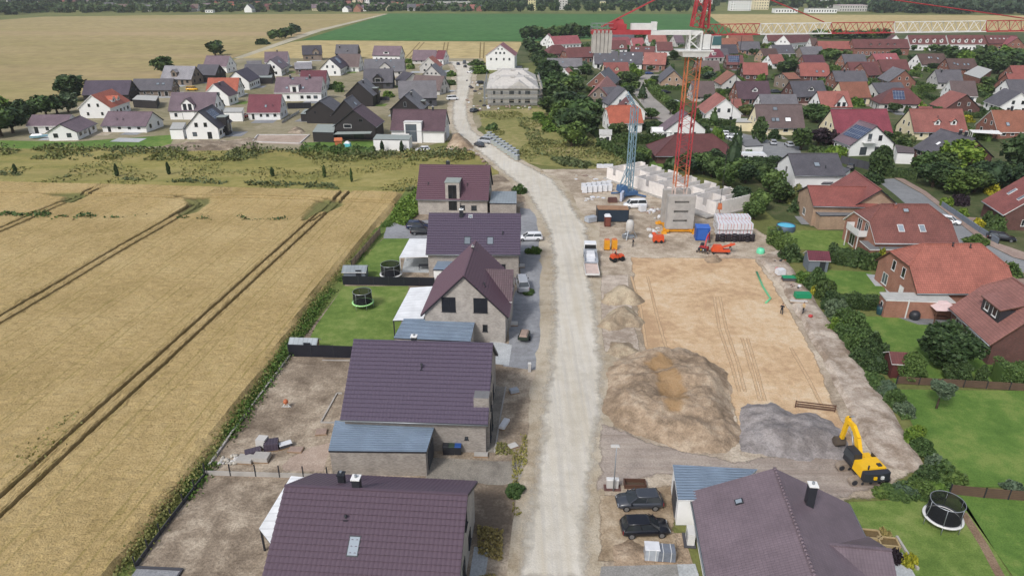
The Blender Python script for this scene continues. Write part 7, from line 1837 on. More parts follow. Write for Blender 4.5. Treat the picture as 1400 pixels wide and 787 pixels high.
for off, lab in ((0, 'long green drain pipe lying in the pit, the one nearer the bench'), (-7, 'long green drain pipe lying in the pit, the one on the sand')):
 P = [G(Zb(70 + off, 190), .15), G(Zb(110 + off, 285), .12), G(Zb(158 + off, 360), .12), G(Zb(128 + off, 388), .12)]
 q = MB(); q.tube(P, .09, 6); o = q.build('drain_pipe', PIPE, None, uv=False); tag(o, lab, 'pipe')
boxy('tarp_stack', 'green tarpaulin-covered stack on the muddy bench', 'stack', Zb(352, 372), -3, (2.4, 1.2, .7), GRN, z=.4)
boxy('board_stack', 'stack of grey boards with a green sheet on the bench', 'stack', Zb(275, 262), -3, (2.6, 1.2, .5), M_DKGREY, z=.4, top=GRN)
boxy('wrapped_pallet', 'white sack pallet near the shed at the bench', 'pallet', Zb(212, 225), 10, (1.4, 1.1, .9), FILM, z=.4)
boxy('board_stack', 'pale boards lying across the muddy bench', 'stack', Zb(330, 400), -6, (2.6, .5, .15), M_LGREY, z=.4)
litter('scrap', 'red or black hose and tool lying on the bench beside the shed', 'scrap', 'bench tools', [Zb(180 + rr.uniform(0, 70), 120 + rr.uniform(0, 90)) for i in range(9)] + [Zb(280 + rr.uniform(0, 70), 290 + rr.uniform(0, 25)) for i in range(7)], .3, .8, [REDS, TR_D, FILM, RUB], .6)
o_ = [o for o in bpy.data.objects if o.name.startswith('scrap') and o.get('group') == 'bench tools']
for o in o_: o.location.z += .45
litter('fuel_can', 'red fuel can standing on the bench below the worker', 'can', None, [Zb(402, 496)], .7, .7, [REDS], .8); bpy.data.objects['fuel_can'].location.z = .65
g = G(Zb(90, 72)); q = MB(); q.lathe([(.05, .9), (.55, .85), (.7, .5), (.7, 0)][::-1], 18, (0, 0, 0)); o = q.build('water_tank', plain('mint_tank', C(110, 214, 170), .4), None, (g.x, g.y, .0)); tag(o, 'mint green round tank at the head of the bench', 'tank')
person('worker in dark clothes walking on the sand near the bench', Zb(222, 462), 70)
person('worker with bare arms standing on the muddy bench above the red can', Zb(355, 470), 200, .4, plain('tan_shirt', C(196, 170, 130), .9))
person('worker in dark clothes standing in the yard near the yellow tanks', ZG(649, 620), 10)
person('worker in orange vest beside the orange screening machine', ZG(1172, 640), 120, 0, M_HIVIS)
person('pedestrian in black in the old estate street below the fir', ZY(760, 545), 200)
person('second pedestrian in black walking beside the first in the estate street', ZY(778, 548), 200, shirt=M_DARKCLOTH, arm=.1, step=.1)
Zh = Zm(820, 370, 1070 / 340)
def heapmat(name, cols, patch=None):
 if name in MATS: return MATS[name]
 def ex(nt, v, col):
  if not patch: return col
  at = N(nt, 'ShaderNodeAttribute', attribute_name='soil')
  return mixc(nt, col, patch, mth(nt, 'MULTIPLY', at.outputs['Fac'], .75))
 return ground_mat(name, cols, .16, .9, 5, bump=.9, contrast=.9, extra=ex)
m_spoil = heapmat('spoil_earth', [C(142, 124, 104), C(167, 147, 125), C(188, 170, 148)], C(154, 124, 86))
HP = Gs([Zh(*p) for p in ((30, 440), (60, 395), (150, 352), (240, 342), (330, 334), (405, 352), (475, 388), (535, 440), (550, 520), (565, 600), (600, 680), (594, 735), (540, 784), (430, 784), (300, 752), (160, 695), (80, 655), (36, 612), (40, 520))])
cx, cy = G(Zh(290, 500)).x, G(Zh(290, 500)).y; lowp = G(Zh(310, 560)); lp2 = G(Zh(260, 450))
hp_ = mound('spoil_heap', HP, 1.35, m_spoil, 'large brown spoil heap with golden sand dug open in its middle', 'earth heap', flank=2.6, res=.22, rough=.36, seed=2, crown=.4, lumps=((lowp.x, lowp.y, 1.5, -.9), (lp2.x, lp2.y, 1.2, -.5), (G(Zh(150, 600)).x, G(Zh(150, 600)).y, 3.0, .7), (G(Zh(430, 480)).x, G(Zh(430, 480)).y, 3.0, .6)))
co_ = np.zeros(len(hp_.data.vertices) * 3, np.float32); hp_.data.vertices.foreach_get('co', co_); co_ = co_.reshape(-1, 3)
soil = np.zeros(len(co_))
for P in (((218, 432), (322, 436), (378, 505), (366, 560), (345, 592), (300, 604), (272, 560), (262, 510)), ((192, 385), (250, 358), (322, 382), (308, 412), (220, 408)), ((60, 650), (160, 690), (300, 750), (300, 735), (200, 670), (100, 640))):
 PP = Gs([Zh(*p) for p in P], 1.4); d_ = segdist(co_[:, 0], co_[:, 1], PP, True); d_ = np.where(inpoly(co_[:, 0], co_[:, 1], PP), d_, -d_)
 nz = np.array([mnoise.fractal((x * .8, y * .8, 2), .8, 2, 4) for x, y in co_[:, :2]])
 soil = np.maximum(soil, np.clip((d_ + .6 * nz) / .5 + .3, 0, 1))
hp_.data.attributes.new('soil', 'FLOAT', 'POINT').data.foreach_set('value', soil.astype(np.float32))
m_gh = heapmat('grey_gravel_heap_stone', [C(128, 122, 120), C(150, 144, 142), C(166, 160, 158)])
mound('gravel_heap', Gs([Zh(*p) for p in ((606, 590), (640, 576), (740, 568), (800, 600), (832, 622), (930, 618), (1005, 662), (1066, 745), (1050, 800), (900, 812), (760, 800), (620, 770), (600, 680))]), 1.0, m_gh, 'wide low heap of grey gravel between spoil heap and yellow excavator', 'gravel heap', flank=2.6, res=.25, rough=.3, seed=5, crown=.35)
m_gv = heapmat('beige_gravel_stone', [C(146, 130, 110), C(168, 152, 130), C(188, 174, 150)])
sheet('bay_floor', Gs([Zh(*p) for p in ((0, 20), (125, 15), (140, 150), (175, 345), (120, 370), (20, 350), (0, 240))]), .03, m_pale, rim=.4, jit=.2)
mound('gravel_heap', Gs([Zh(*p) for p in ((2, 135), (30, 95), (90, 68), (140, 84), (190, 128), (175, 152), (100, 146), (40, 150))]), 1.9, m_gv, 'cone of beige gravel beside the road, farther of the two cones', 'gravel heap', flank=2.4, res=.22, rough=.12, seed=7, crown=.1)
mound('gravel_heap', Gs([Zh(*p) for p in ((-4, 240), (30, 190), (100, 158), (140, 176), (192, 224), (176, 246), (110, 244), (40, 262))]), 1.9, m_gv, 'cone of beige gravel beside the road, nearer of the two cones', 'gravel heap', flank=2.4, res=.22, rough=.12, seed=8, crown=.1)
mound('gravel_heap', Gs([Zh(*p) for p in ((30, 355), (50, 310), (120, 308), (172, 345), (160, 368), (90, 372))]), .8, m_gv, 'flattened little gravel heap between near cone and spoil heap', 'gravel heap', flank=2.0, res=.22, rough=.15, seed=9, crown=.1)
mound('earth_heap', Gs([Zm(600, 150, 7)(*p) for p in ((75, 370), (110, 290), (170, 250), (240, 275), (330, 350), (320, 385), (200, 388))]), 2.4, m_spoil, 'brown earth heap at the gable of the modern white house', 'earth heap', flank=3.0, res=.5, rough=.3, seed=11)
mound('earth_heap', Gs([ZG(*p) for p in ((1035, 690), (1060, 668), (1100, 664), (1130, 690), (1100, 706), (1050, 706))]), .9, m_spoil, 'small dark earth heap at the rim below the screening machine', 'earth heap', flank=1.8, res=.25, rough=.2, seed=12)
mound('earth_heap', Gs([ZM(*p) for p in ((545, 690), (560, 630), (640, 600), (720, 640), (880, 640), (900, 690), (800, 712), (640, 725), (560, 720))]), .35, m_spoil, 'flat earth mound carrying the two silver pallets', 'earth heap', flank=1.6, res=.2, rough=.15, seed=13, crown=.1)
mound('earth_heap', Gs([ZE(*p) for p in ((840, 88), (1000, 60), (1377, 40), (1377, 90), (1200, 100), (940, 104))]), .8, m_plot, 'low bare earth spread before the solar-roofed gable house', 'earth heap', flank=3, res=.6, rough=.3, seed=14)
mound('earth_heap', Gs([ZB(*p) for p in ((170, 715), (200, 690), (240, 690), (265, 712), (240, 722))]), 1.2, m_plot, 'small brown earth heap beside the sand-floored plot', 'earth heap', flank=2, res=.4, rough=.2, seed=15)
sheet('sand_bed', Gs([ZB(*p) for p in ((-20, 770), (10, 725), (290, 725), (240, 780))]), .02, m_pink)
q = MB()
Pk = [G(ZB(*p)) for p in ((-20, 765), (10, 728), (288, 728), (236, 774))]
for i in range(4): q.beam(Pk[i] + Vector((0, 0, .15)), Pk[(i + 1) % 4] + Vector((0, 0, .15)), .35, .3)
o = q.build('foundation_kerb', M_LGREY, None); tag(o, 'pale concrete foundation frame around the sand-floored plot', 'foundation')
Zp = Zm(280, 460, 866 / 220)
sheet('terrace', Gs([Zp(*p) for p in ((412, 700), (455, 655), (560, 600), (672, 568), (668, 620), (640, 726), (430, 722))]), .02, m_pink, rim=.2, jit=.1)
boxy('paving_pallet', 'pale grey block pallet on the bare plot, tallest of the pallets', 'pallet', Zp(315, 592), -8, (1.1, 1.0, 1.0), M_LGREY)
boxy('paving_pallet', 'dark violet tile pallet beside the tall pale one', 'pallet', Zp(362, 602), 12, (1.5, 1.2, .8), ROOF['violet'])
boxy('paving_pallet', 'half-used dark tile pallet near the stone heap', 'pallet', Zp(262, 632), 25, (1.7, .9, .4), ROOF['violet'])
boxy('paving_pallet', 'flat grey slab pallet next to the stone heap', 'pallet', Zp(222, 668), -6, (1.7, 1.2, .3), M_CONC)
boxy('paving_pallet', 'grey slab pallet between stone heap and pink pavers', 'pallet', Zp(308, 662), -4, (1.7, 1.2, .45), M_CONC)
boxy('pallet', 'empty brown pallet lying on the bare plot by the patio', 'pallet', Zp(490, 612), -4, (1.5, .9, .06), RUB)
boxy('pallet', 'brown pallet with a dark bag under the violet-tiled eave', 'pallet', Zp(628, 518), 8, (1.2, 1.0, .12), RUB)
boxy('board_stack', 'black slab and white sheet leaning in a low stack', 'stack', Zp(436, 594), 30, (1.3, .7, .35), M_DKGREY, top=FILM)
g = G(Zp(440, 380)); mx_ = thing('cement_mixer', 'little orange and white cement mixer in the middle of the bare plot', 'mixer', (g.x, g.y, 0), 0)
q = MB(); q.lathe([(.1, 0), (.27, .2), (.27, .4), (.15, .6)], 12, (0, 0, .45)); q.build('drum', CR_ORA, mx_); q = MB(); q.beam((-.5, 0, 0), (0, 0, .7), .08); q.beam((.5, 0, 0), (0, 0, .7), .08); q.beam((-.5, 0, .1), (.5, 0, .1), .08); q.build('frame', TR_W, mx_)
def kerb(label, pts, w=.14, h=.18, mat=None, world=False, closed=False):
 P = [Vector((p[0], p[1], 0)) if world else G(p) for p in pts]
 if closed: P.append(P[0])
 q = MB()
 for a_, b_ in zip(P[:-1], P[1:]): q.beam(a_ + Vector((0, 0, h / 2)), b_ + Vector((0, 0, h / 2)), w, h)
 o = q.build('kerb', mat or M_CONC, None); return tag(o, label, 'kerb')
kerb('long concrete kerb between wheat verge and the bare plot', [Zp(22, 700), Zp(180, 475), Zp(460, 104)], .2, .25)
kerb('concrete kerb framing the gravel strip at the violet-tiled house', [Zp(740, 466), Zp(626, 464), Zp(712, 308), Zp(740, 308)])
kerb('concrete edge under the black fence on the bare plot', [Zp(632, 128), Zp(780, 130)], .12, .1)
kerb('pale kerb along the gable path of the violet-tiled house', [Zm(560, 480, 866 / 220)(458, 545), Zm(560, 480, 866 / 220)(492, 330), Zm(560, 480, 866 / 220)(518, 192)], .15, .12)
kerb('pale kerb on the edge of the gravel drive', [Zm(560, 480, 866 / 220)(90, 690), Zm(560, 480, 866 / 220)(350, 712)], .12, .1)
sheet('pavement', Gs([Zm(560, 480, 866 / 220)(*p) for p in ((345, 540), (458, 545), (518, 192), (442, 186), (420, 330), (365, 400))]), .03, m_gravd)
sheet('pavement', Gs([ZI(*p) for p in ((1270, 500), (1360, 510), (1377, 400), (1300, 380), (1345, 300), (1200, 440))]), .03, m_pave)
for lab, x, mt in (('black wheelie bin beside the garage of the violet-tiled house', 198, TR_D), ('green-lidded wheelie bin between black and blue bins', 228, plain('bin_green', C(52, 70, 58), .5)), ('blue-lidded wheelie bin beside the green-lidded one', 262, plain('bin_blue', C(40, 80, 150), .5))):
 g = G(Zm(560, 480, 866 / 220)(x, 548)); t = thing('wheelie_bin', lab, 'bin', (g.x, g.y, 0), 0)
 q = MB(); q.tbox(-.3, .3, -.35, .35, .05, 1.0, -.04, -.04); q.build('body', TR_D, t)
 q = MB(); q.tbox(-.35, .35, -.42, .4, 1.0, 1.12, .04, .06); q.build('lid', mt, t)
 q = MB(); q.tube([(-.3, .34, .12), (.3, .34, .12)], .12, 10); q.build('wheel', M_TYRE, t)
g = G(Zm(560, 480, 866 / 220)(645, 110)); st_ = thing('meter_pillar', 'white slim meter pillar at the edge of the gravel road', 'pillar', (g.x, g.y, 0), 0)
q = MB(); q.boxz(-.17, .17, -.12, .12, 0, 1.1); q.build('cabinet', M_LGREY, st_); q = MB(); q.tbox(-.2, .2, -.15, .15, 1.1, 1.3, .03, .03); q.build('cap', TR_W, st_)
boxy('wrapped_pallet', 'foil-wrapped bundle on the sandy verge by the gable path', 'bundle', Zm(560, 480, 866 / 220)(562, 222), 20, (1.1, .8, .35), FILMG)
boxy('pallet', 'slatted pallet on the weedy verge by the gravel road', 'pallet', Zm(560, 480, 866 / 220)(556, 512), 30, (1.0, .8, .05), M_LGREY)
boxy('board_stack', 'white boards leaning in a bundle at the gable path', 'stack', Zm(560, 480, 866 / 220)(510, 400), 70, (1.8, .7, .3), FILM)
boxy('step_block', 'grey concrete step block at the entrance of the violet-tiled house', 'step', Zm(560, 480, 866 / 220)(384, 562), -3, (1.5, .6, .15), M_CONC)
Z3 = Zm(580, 340, 885 / 180)
g = G(Z3(672, 610)); tr2 = thing('trailer', 'small box trailer loaded with rubble and boards on grey chippings', 'trailer', (g.x, g.y, 0), R(80))
q = MB(); q.boxz(-1.1, 1.1, -.65, .65, .45, .9); q.beam((1.1, 0, .5), (2.1, 0, .45), .1); q.build('box', plain('trailer_green', C(48, 58, 48), .6), tr2)
q = MB(); q.tbox(-1, 1, -.55, .55, .9, 1.15, .2, .15); q.build('load', RUB, tr2)
for y in (-.75, .75): q = MB(); q.tube([(0, y - .1, .3), (0, y + .1, .3)], .3, 12); q.build('wheel', M_TYRE, tr2)
boxy('slab_stack', 'white slab block at the entrance of the shuttered house', 'stack', Z3(604, 512), 0, (1.1, .8, .3), M_LGREY)
boxy('slab_stack', 'two pale slabs on the chippings behind the silver van', 'stack', Z3(655, 122), 0, (1.1, .9, .3), M_LGREY)
car('grey hatchback parked nose towards the gravel road, beside the white garage', ZM(682, 405), 182, 'hatch', 'anthr')
car('black hatchback parked nose to the corner house behind the grey one', ZM(712, 548), 3, 'hatch', 'black')
car('white estate car parked on chippings at the gravel road', ZG(97, 582), 182, 'estate', 'white')
car('silver-roofed dark van parked behind the plum-tiled gable house', Z3(660, 262), 95, 'van', 'silver')
car('dark car with bright roof in the gravel yard, nearer the wheat', ZF(872, 522), 0, 'suv', 'navy', z=.01)
car('dark estate in front of the other dark car in the gravel yard', ZF(898, 550), 0, 'estate', 'black', z=.01)
car('white hatchback before the glazed front of the modern white house', ZF(897, 106), 182, 'hatch', 'white')
car('dark car driving past the paving pallets', Zm(600, 150, 7)(385, 352), 120, 'hatch', 'anthr')
car('grey pick-up parked next to the paving pallets', Zm(600, 150, 7)(445, 320), 150, 'van', 'silver')
for lab, p, a_, k, c_ in (('white car at the far bend of the gravel road', ZQ(592, 318), 130, 'hatch', 'white'), ('white van beside the grey low house on the gravel road', ZQ(436, 552), 20, 'van', 'white'), ('dark van at the very end of the gravel road', ZQ(540, 236), 90, 'van', 'anthr'), ('dark car behind the white bend car', ZQ(545, 268), 90, 'hatch', 'black'), ('dark car near the orange-roofed pale house', ZQ(484, 246), 100, 'hatch', 'navy'),
 ('dark car beside the scaffolded shell corner', ZQ(690, 412), 10, 'estate', 'black'), ('dark car parked at the rubbish by the upper gravel road', ZQ(625, 655), 60, 'hatch', 'anthr'),
 ('white car on the grey forecourt, nearer the salmon-roofed house', ZS(968, 380), 170, 'estate', 'white'), ('white car on the grey forecourt, nearer the cream garage', ZS(1070, 405), 170, 'estate', 'white'), ('blue car beside the mauve roof at the crane tower', ZS(768, 218), 130, 'hatch', 'blue'), ('white van seen through the red crane tower', ZS(600, 140), 100, 'van', 'white'),
 ('silver car in front of the cream double house', ZS(1378, 450), 80, 'hatch', 'silver'), ('pale car squeezed between cream house and dark round tree', ZX(198, 280), 85, 'hatch', 'silver'), ('black car by the dark fence below the balcony house', ZX(785, 500), 60, 'hatch', 'black'), ('white car parked on the asphalt street by the grey garden wall', ZZ(248, 634), -40, 'hatch', 'white'), ('black car at the end of the grey garden wall', ZZ(560, 735), -25, 'estate', 'black'),
 ('red car beside the white cube garage in the new estate', ZA(1320, 632), 80, 'hatch', 'red'), ('yellow van between unfinished house and white gable', ZA(1035, 488), 5, 'van', 'yellow'), ('blue car before the grey terrace row', ZC(738, 400), 5, 'hatch', 'blue'), ('dark car under the tan brick house hedge', ZY(1010, 450), 10, 'estate', 'black'), ('dark car on the brick-paved forecourt in the old estate', ZV(640, 490), 10, 'estate', 'anthr')):
 car(lab, p, a_, k, c_, detail=G(p).length < 180)
g = G(ZO(440, 298)); car('white panel van parked beside the white blocks on the site', ZO(440, 295), 185, 'van', 'white')
g = G(ZS(1220, 600)); cv = thing('caravan', 'white caravan parked behind the clipped hedge by the brick bungalow garage', 'caravan', (g.x, g.y + 1, 0), R(-4))
q = MB(); prof = [(-3.4, .5), (-3.6, 1.2), (-3.3, 2.3), (-2.9, 2.6), (2.9, 2.6), (3.4, 2.2), (3.6, 1.3), (3.2, .5)]
q.loft([[(x, -1.15, z) for x, z in prof], [(x, 1.15, z) for x, z in prof]], smooth=False); q.build('body', PAINT['white'], cv)
for x in (-2, .2, 2): q = MB(); q.boxz(x - .5, x + .5, -1.18, -1.1, 1.3, 1.95); q.build('window', CGL, cv)
for y in (-.9, .9): q = MB(); q.tube([(0, y - .1, .33), (0, y + .1, .33)], .33, 12); q.build('wheel', M_TYRE, cv)
g = G(ZM(545, 330)); lp = thing('street_lamp', 'slim grey street lamp beside the pale cabinet at the gravel road', 'lamp', (g.x, g.y, 0), 0)
hl_ = hat(g.x, g.y, 587 + 85 / S4)
q = MB(); q.tube([(0, 0, 0), (0, 0, hl_ - .1)], [.07, .045], 8); q.build('pole', TR_G, lp); q = MB(); q.tbox(-.55, .3, -.18, .18, hl_ - .1, hl_ + .03, .1, .05); q.build('lamp_head', M_LGREY, lp)
g = G(ZM(547, 325)); db = thing('cable_cabinet', 'pale grey cable cabinet at the foot of the street lamp', 'cabinet', (g.x - .1, g.y + .35, 0), R(-2))
q = MB(); q.boxz(-.55, .55, -.18, .18, 0, 1.0); q.build('cabinet', M_LGREY, db); q = MB(); q.tbox(-.6, .6, -.24, .24, 1.0, 1.1, .04, .04); q.build('cap', TR_W, db); q = MB(); q.boxz(-.8, .8, -.5, .4, 0, .05); q.build('footing', BK_D, db)
g = G(ZM(663, 312)); tr3 = thing('shaft_frame', 'open timber shoring frame of a small shaft behind the grey hatchback', 'frame', (g.x, g.y + .3, 0), R(-2))
q = MB();
for y in (-.45, .45): q.boxz(-1.0, 1.0, y - .05, y + .05, 0, .45)
for x in (-1.0, 1.0): q.boxz(x - .05, x + .05, -.5, .5, 0, .45)
q.build('board', TR_B, tr3); q = MB(); q.boxz(-.94, .94, -.4, .4, .0, .06); q.build('bottom', plain('shaft_soil', C(84, 70, 56), .9), tr3)
g = G(ZM(955, 600)); hp2 = thing('heat_pump', 'white heat pump on a dark base at the wall of the taupe corner house', 'heat pump', (g.x, g.y, 0), R(-6))
q = MB(); q.boxz(-.3, .3, -.6, .6, .12, 1.3); q.build('housing', TR_W, hp2); q = MB(); q.boxz(-.55, .45, -.8, .9, 0, .1); q.build('base', M_DKGREY, hp2); q = MB(); q.tube([(-.32, -.1, .75), (-.29, -.1, .75)], .36, 18); q.build('fan_grille', TR_G, hp2)
sheet('terrace', Gs([ZM(*p) for p in ((888, 725), (985, 722), (1010, 800), (900, 800))]), .04, m_pave)
trampoline('large trampoline with white rim and dark net on the corner house lawn', (1286, 716), 1.62, TR_W)
trampoline('trampoline with lime green rim on the mown lawn by the white patio cover', ZI(578, 196), 1.6, plain('lime_rim', C(170, 226, 150), .5))
trampoline('dark-netted trampoline behind the black fence beside the covered terrace', ZF(728, 790), 1.8, TR_W)
def shed(label, corners, he, hr, wallm, roofm, cat='shed', axis='x'):
 P = [Vector(c[:2]) for c in corners]; o = sum(P, Vector((0, 0))) / 4; d = P[1] - P[0]; rot = math.atan2(d.y, d.x); L_, W_ = d.length, (P[3] - P[0]).length
 root = thing('garden_shed', label, cat, (o.x, o.y, 0), rot)
 polys, m, _ = roof_polys(L_, W_, he, hr, .2, .25, 0, 0); r = MB(); thicken(r, polys, .1)
 w = MB(); w2 = W_ / 2
 for s in (-1, 1):
  Q = [(-L_ / 2, s * w2, 0), (L_ / 2, s * w2, 0), (L_ / 2, s * w2, he - .1), (-L_ / 2, s * w2, he - .1)]; w.poly(Q if s < 0 else Q[::-1])
  Q = [(s * L_ / 2, -w2, 0), (s * L_ / 2, w2, 0), (s * L_ / 2, w2, he - .1), (s * L_ / 2, 0, hr - .1), (s * L_ / 2, -w2, he - .1)]; w.poly(Q if s > 0 else Q[::-1])
 w.build('wall', wallm, root); r.build('roof', [roofm, TR_W], root)
 q = MB(); q.boxz(-.45, .45, -.04, .03, .05, 1.85); q.build('door', TR_D, root, (L_ * .2, -w2, 0))
 return root
shed('grey-boarded garden shed with maroon roof and white window by the bench', [G(ZH(215, 752)), G(ZH(318, 756)), G(ZH(300, 720)), G(ZH(170, 715))], 2.2, 3.2, plain('shed_grey', C(110, 118, 128), .7), ROOF['maroon'])
shed('dark red garden shed half hidden under the big round garden tree', [G(ZK(625, 572)), G(ZK(755, 580)), G(ZK(770, 530)), G(ZK(640, 524))], 2.2, 3.0, plain('shed_red', C(84, 44, 42), .7), ROOF['dred'])
shed('grey tool shed with pale sheet roof at the end of the black fence', [G(ZI(190, 452)), G(ZI(322, 456)), G(ZI(345, 420)), G(ZI(215, 416))], 1.5, 2.1, plain('shed_tan', C(150, 124, 98), .7), ZINC)
shed('grey tool shed with pale roof behind the black fence at the second trampoline', [G(ZF(475, 800)), G(ZF(590, 800)), G(ZF(606, 770)), G(ZF(490, 768))], 1.6, 2.2, plain('shed_grey', C(110, 118, 128), .7), ZINC)
shed('white garden pavilion below the tree belt in the old estate', [G(ZS(-5, 440)), G(ZS(85, 442)), G(ZS(85, 415)), G(ZS(0, 415))], 2.6, 3.6, M_WHITE, FELT, cat='pavilion')
shed('white open carport roof behind the clipped hedges by the blue crane', [G(ZS(410, 412)), G(ZS(548, 414)), G(ZS(545, 380)), G(ZS(415, 380))], 2.4, 3.2, M_WHITE, M_WHITE, cat='carport')
g = G(ZH(103, 540)); pl = thing('swimming_pool', 'round blue above-ground pool in the garden by the hedge', 'pool', (g.x, g.y + 1, 0), 0)
q = MB(); q.lathe([(1.75, 0), (1.75, 1.15), (1.66, 1.17), (1.64, 1.0)], 30, close=False); q.build('wall', plain('pool_wall', C(70, 84, 100), .5), pl)
q = MB(); q.lathe([(1.66, .99), (.01, 1.0)], 30, close=False); q.build('water', plain('pool_water', C(80, 190, 220), .08, 0, .5), pl)
gz = G(Z2(655, 738)); gb = thing('gazebo', 'garden gazebo with pale pink two-tier canopy beside the pink garage wall', 'gazebo', (gz.x, gz.y - .3, 0), R(-4))
for x in (-1.5, 1.5):
 for y in (-1.3, 1.3): q = MB(); q.boxz(x - .06, x + .06, y - .06, y + .06, 0, 2.2); q.build('post', TR_B, gb)
CAN = plain('pink_canopy', C(214, 190, 188), .8); q = MB(); q.tbox(-1.7, 1.7, -1.5, 1.5, 2.15, 2.7, 1.0, .85); q.tbox(-.8, .8, -.7, .7, 2.72, 2.98, .45, .4); q.build('canopy', CAN, gb)
q = MB(); q.boxz(-1.5, 1.5, 1.25, 1.3, 1.0, 2.1); q.boxz(-.8, .8, -.4, .4, .6, .7); q.build('side_screen', TR_B, gb)
sheet('terrace', Gs([Z2(*p) for p in ((275, 715), (480, 660), (860, 640), (900, 720), (760, 790), (480, 785))]), .03, m_asp)
sheet('terrace', Gs([Z2(*p) for p in ((25, 345), (260, 372), (345, 505), (205, 505), (180, 452), (105, 450))]), .03, m_pave)
g = G(Z2(440, 735)); gk = thing('barbecue', 'covered black kettle barbecue on the dark terrace', 'barbecue', (g.x, g.y, 0), 0); q = MB(); q.lathe([(.62, 0), (.75, .5), (.7, .95), (.4, 1.25), (.05, 1.3)], 18); q.build('cover', TR_D, gk); q = MB(); q.boxz(-.5, .5, -.1, .1, .9, 1.0); q.build('handle', TR_D, gk)
g = G(Z2(145, 690)); wb = thing('rain_barrel', 'dark teal rain barrel at the end of the pink garages', 'barrel', (g.x, g.y, 0), 0); q = MB(); q.lathe([(.5, 0), (.58, .6), (.55, 1.3), (.1, 1.36)], 16); q.build('barrel', plain('teal_barrel', C(40, 72, 80), .4), wb); q = MB(); q.lathe([(.57, 1.28), (.57, 1.34), (.05, 1.4)], 16); q.build('lid', TR_D, wb)
g = G(Z2(195, 350)); pg = thing('pergola', 'white pergola post with roof slat by the pale terrace', 'pergola', (g.x, g.y, 0), 0); q = MB(); q.boxz(-.08, .08, -.08, .08, 0, 2.5); q.build('post', TR_W, pg); q = MB(); q.boxz(-.5, 1.2, -.5, .5, 2.5, 2.65); q.build('roof', TR_W, pg)
for lab, p, c_, fl in (('dark pot of pale grasses behind the corner house', ZN(625, 590), 'dry', 0), ('purple-brown flower pot on the terrace of the corner house', ZN(682, 702), 'purple', 0), ('yellow-flowered pot plant on the terrace of the corner house', ZN(750, 722), 'yellow', 0)):
 tree(lab, p, 1.5, .6, 'bush', c_, name='potted_plant', cat='plant', lod='lo', z0=.0)
for lab, p in (('timber planter box nearer the white trampoline', ZN(545, 590)), ('timber planter box nearer the flower pots', ZN(640, 632))):
 g = G(p); t = thing('planter', lab, 'planter', (g.x, g.y, 0), R(-8)); q = MB()
 for y in (-.5, .5): q.boxz(-.75, .75, y - .06, y + .06, 0, .7)
 for x in (-.75, .75): q.boxz(x - .06, x + .06, -.5, .5, 0, .7)
 q.build('board', plain('planter_wood', C(176, 156, 116), .8), t); q = MB(); q.boxz(-.7, .7, -.45, .45, 0, .6); q.build('soil', m_soil, t)
sheet('terrace', Gs([ZN(*p) for p in ((655, 665), (720, 660), (800, 800), (690, 800))]), .04, m_pave)
kerb('pale stone edging of the terrace behind the corner house', [ZN(690, 580), ZN(740, 660), ZN(805, 755)], .2, .25)
g = G(ZT(320, 690)); ph = thing('playhouse', 'orange wooden playhouse on the fenced lawn of the black houses', 'playhouse', (g.x, g.y + 1, 0), R(10)); q = MB(); q.boxz(-1, 1, -.8, .8, .9, 2.2); q.build('wall', CR_ORA, ph); q = MB(); q.tbox(-1.2, 1.2, -1, 1, 2.2, 3.0, .1, .95); q.build('roof', CR_ORA, ph)
for x in (-.9, .9):
 for y in (-.7, .7): q = MB(); q.boxz(x - .07, x + .07, y - .07, y + .07, 0, .9); q.build('leg', TR_B, ph)
g = G(ZT(395, 690)); ph = thing('play_tent', 'turquoise play tent next to the orange playhouse', 'tent', (g.x, g.y + .5, 0), 0); q = MB(); q.tbox(-1, 1, -.9, .9, 0, 1.5, .1, .1); q.build('body', plain('turquoise_cloth', C(100, 190, 200), .7), ph); q = MB(); q.tbox(-.9, .9, -.8, .8, 1.5, 2.1, .6, .6); q.build('top', FILM, ph)
g = G(ZA(215, 745)); bt = thing('boat', 'pale blue covered boat on the lawn between the white bungalow wings', 'boat', (g.x, g.y, 0), R(10)); q = MB(); q.loft([[(-2.6, -.7, .9), (-2.6, -.5, .3), (-2.6, .5, .3), (-2.6, .7, .9)], [(0, -1, 1.0), (0, -.6, .3), (0, .6, .3), (0, 1, 1.0)], [(2.8, -.1, 1.2), (2.8, -.05, .7), (2.8, .05, .7), (2.8, .1, 1.2)]], smooth=False); q.build('hull', plain('boat_cover', C(150, 190, 206), .5), bt); q = MB(); q.tbox(-2.3, 1.2, -.6, .6, .95, 1.4, .4, .3); q.build('cover', FILM, bt)
BLK = ribbed('black_fence_boards', C(34, 36, 46), .2, 1, .5, .1, .4); WOODF = ribbed('weathered_fence_boards', C(96, 76, 62), .2, 1, .85, 0, .5); GWOOD = plain('grey_fence_wood', C(128, 112, 98), .85, var=.25)
fence('black panel fence between the mown lawn and the bare plot', [ZI(180, 460), ZI(540, 470)], 1.75, BLK, step=2.5)
fence('black panel fence between the two trampoline lawns', [ZI(470, 75), ZI(960, 84)], 1.5, BLK, step=2.5)
fence('low concrete fence with dark posts behind the patio cover', [(281, 649), (350, 651), (448, 654)], 1.35, M_CONC, 'low', step=2.4)
fence('low board fence with dark posts running along the wheat beside the nearest plot', [(281, 651), (235, 710), (186, 776)], 1.2, M_DKGREY, 'low', step=2.2)
kerb('dark kerb around the grey corner patch at the end of the low board fence', [(186, 776), (250, 779), (236, 800)], .16, .2, M_DKGREY)
sheet('gravel_patch', Gs([(187, 777), (249, 780), (236, 800), (170, 800)]), .02, m_gravel)
fence('grey picket fence between wheat verge and the far lawn', [(481, 366), (520, 320)], 1.3, GWOOD, 'pickets', step=2.2)
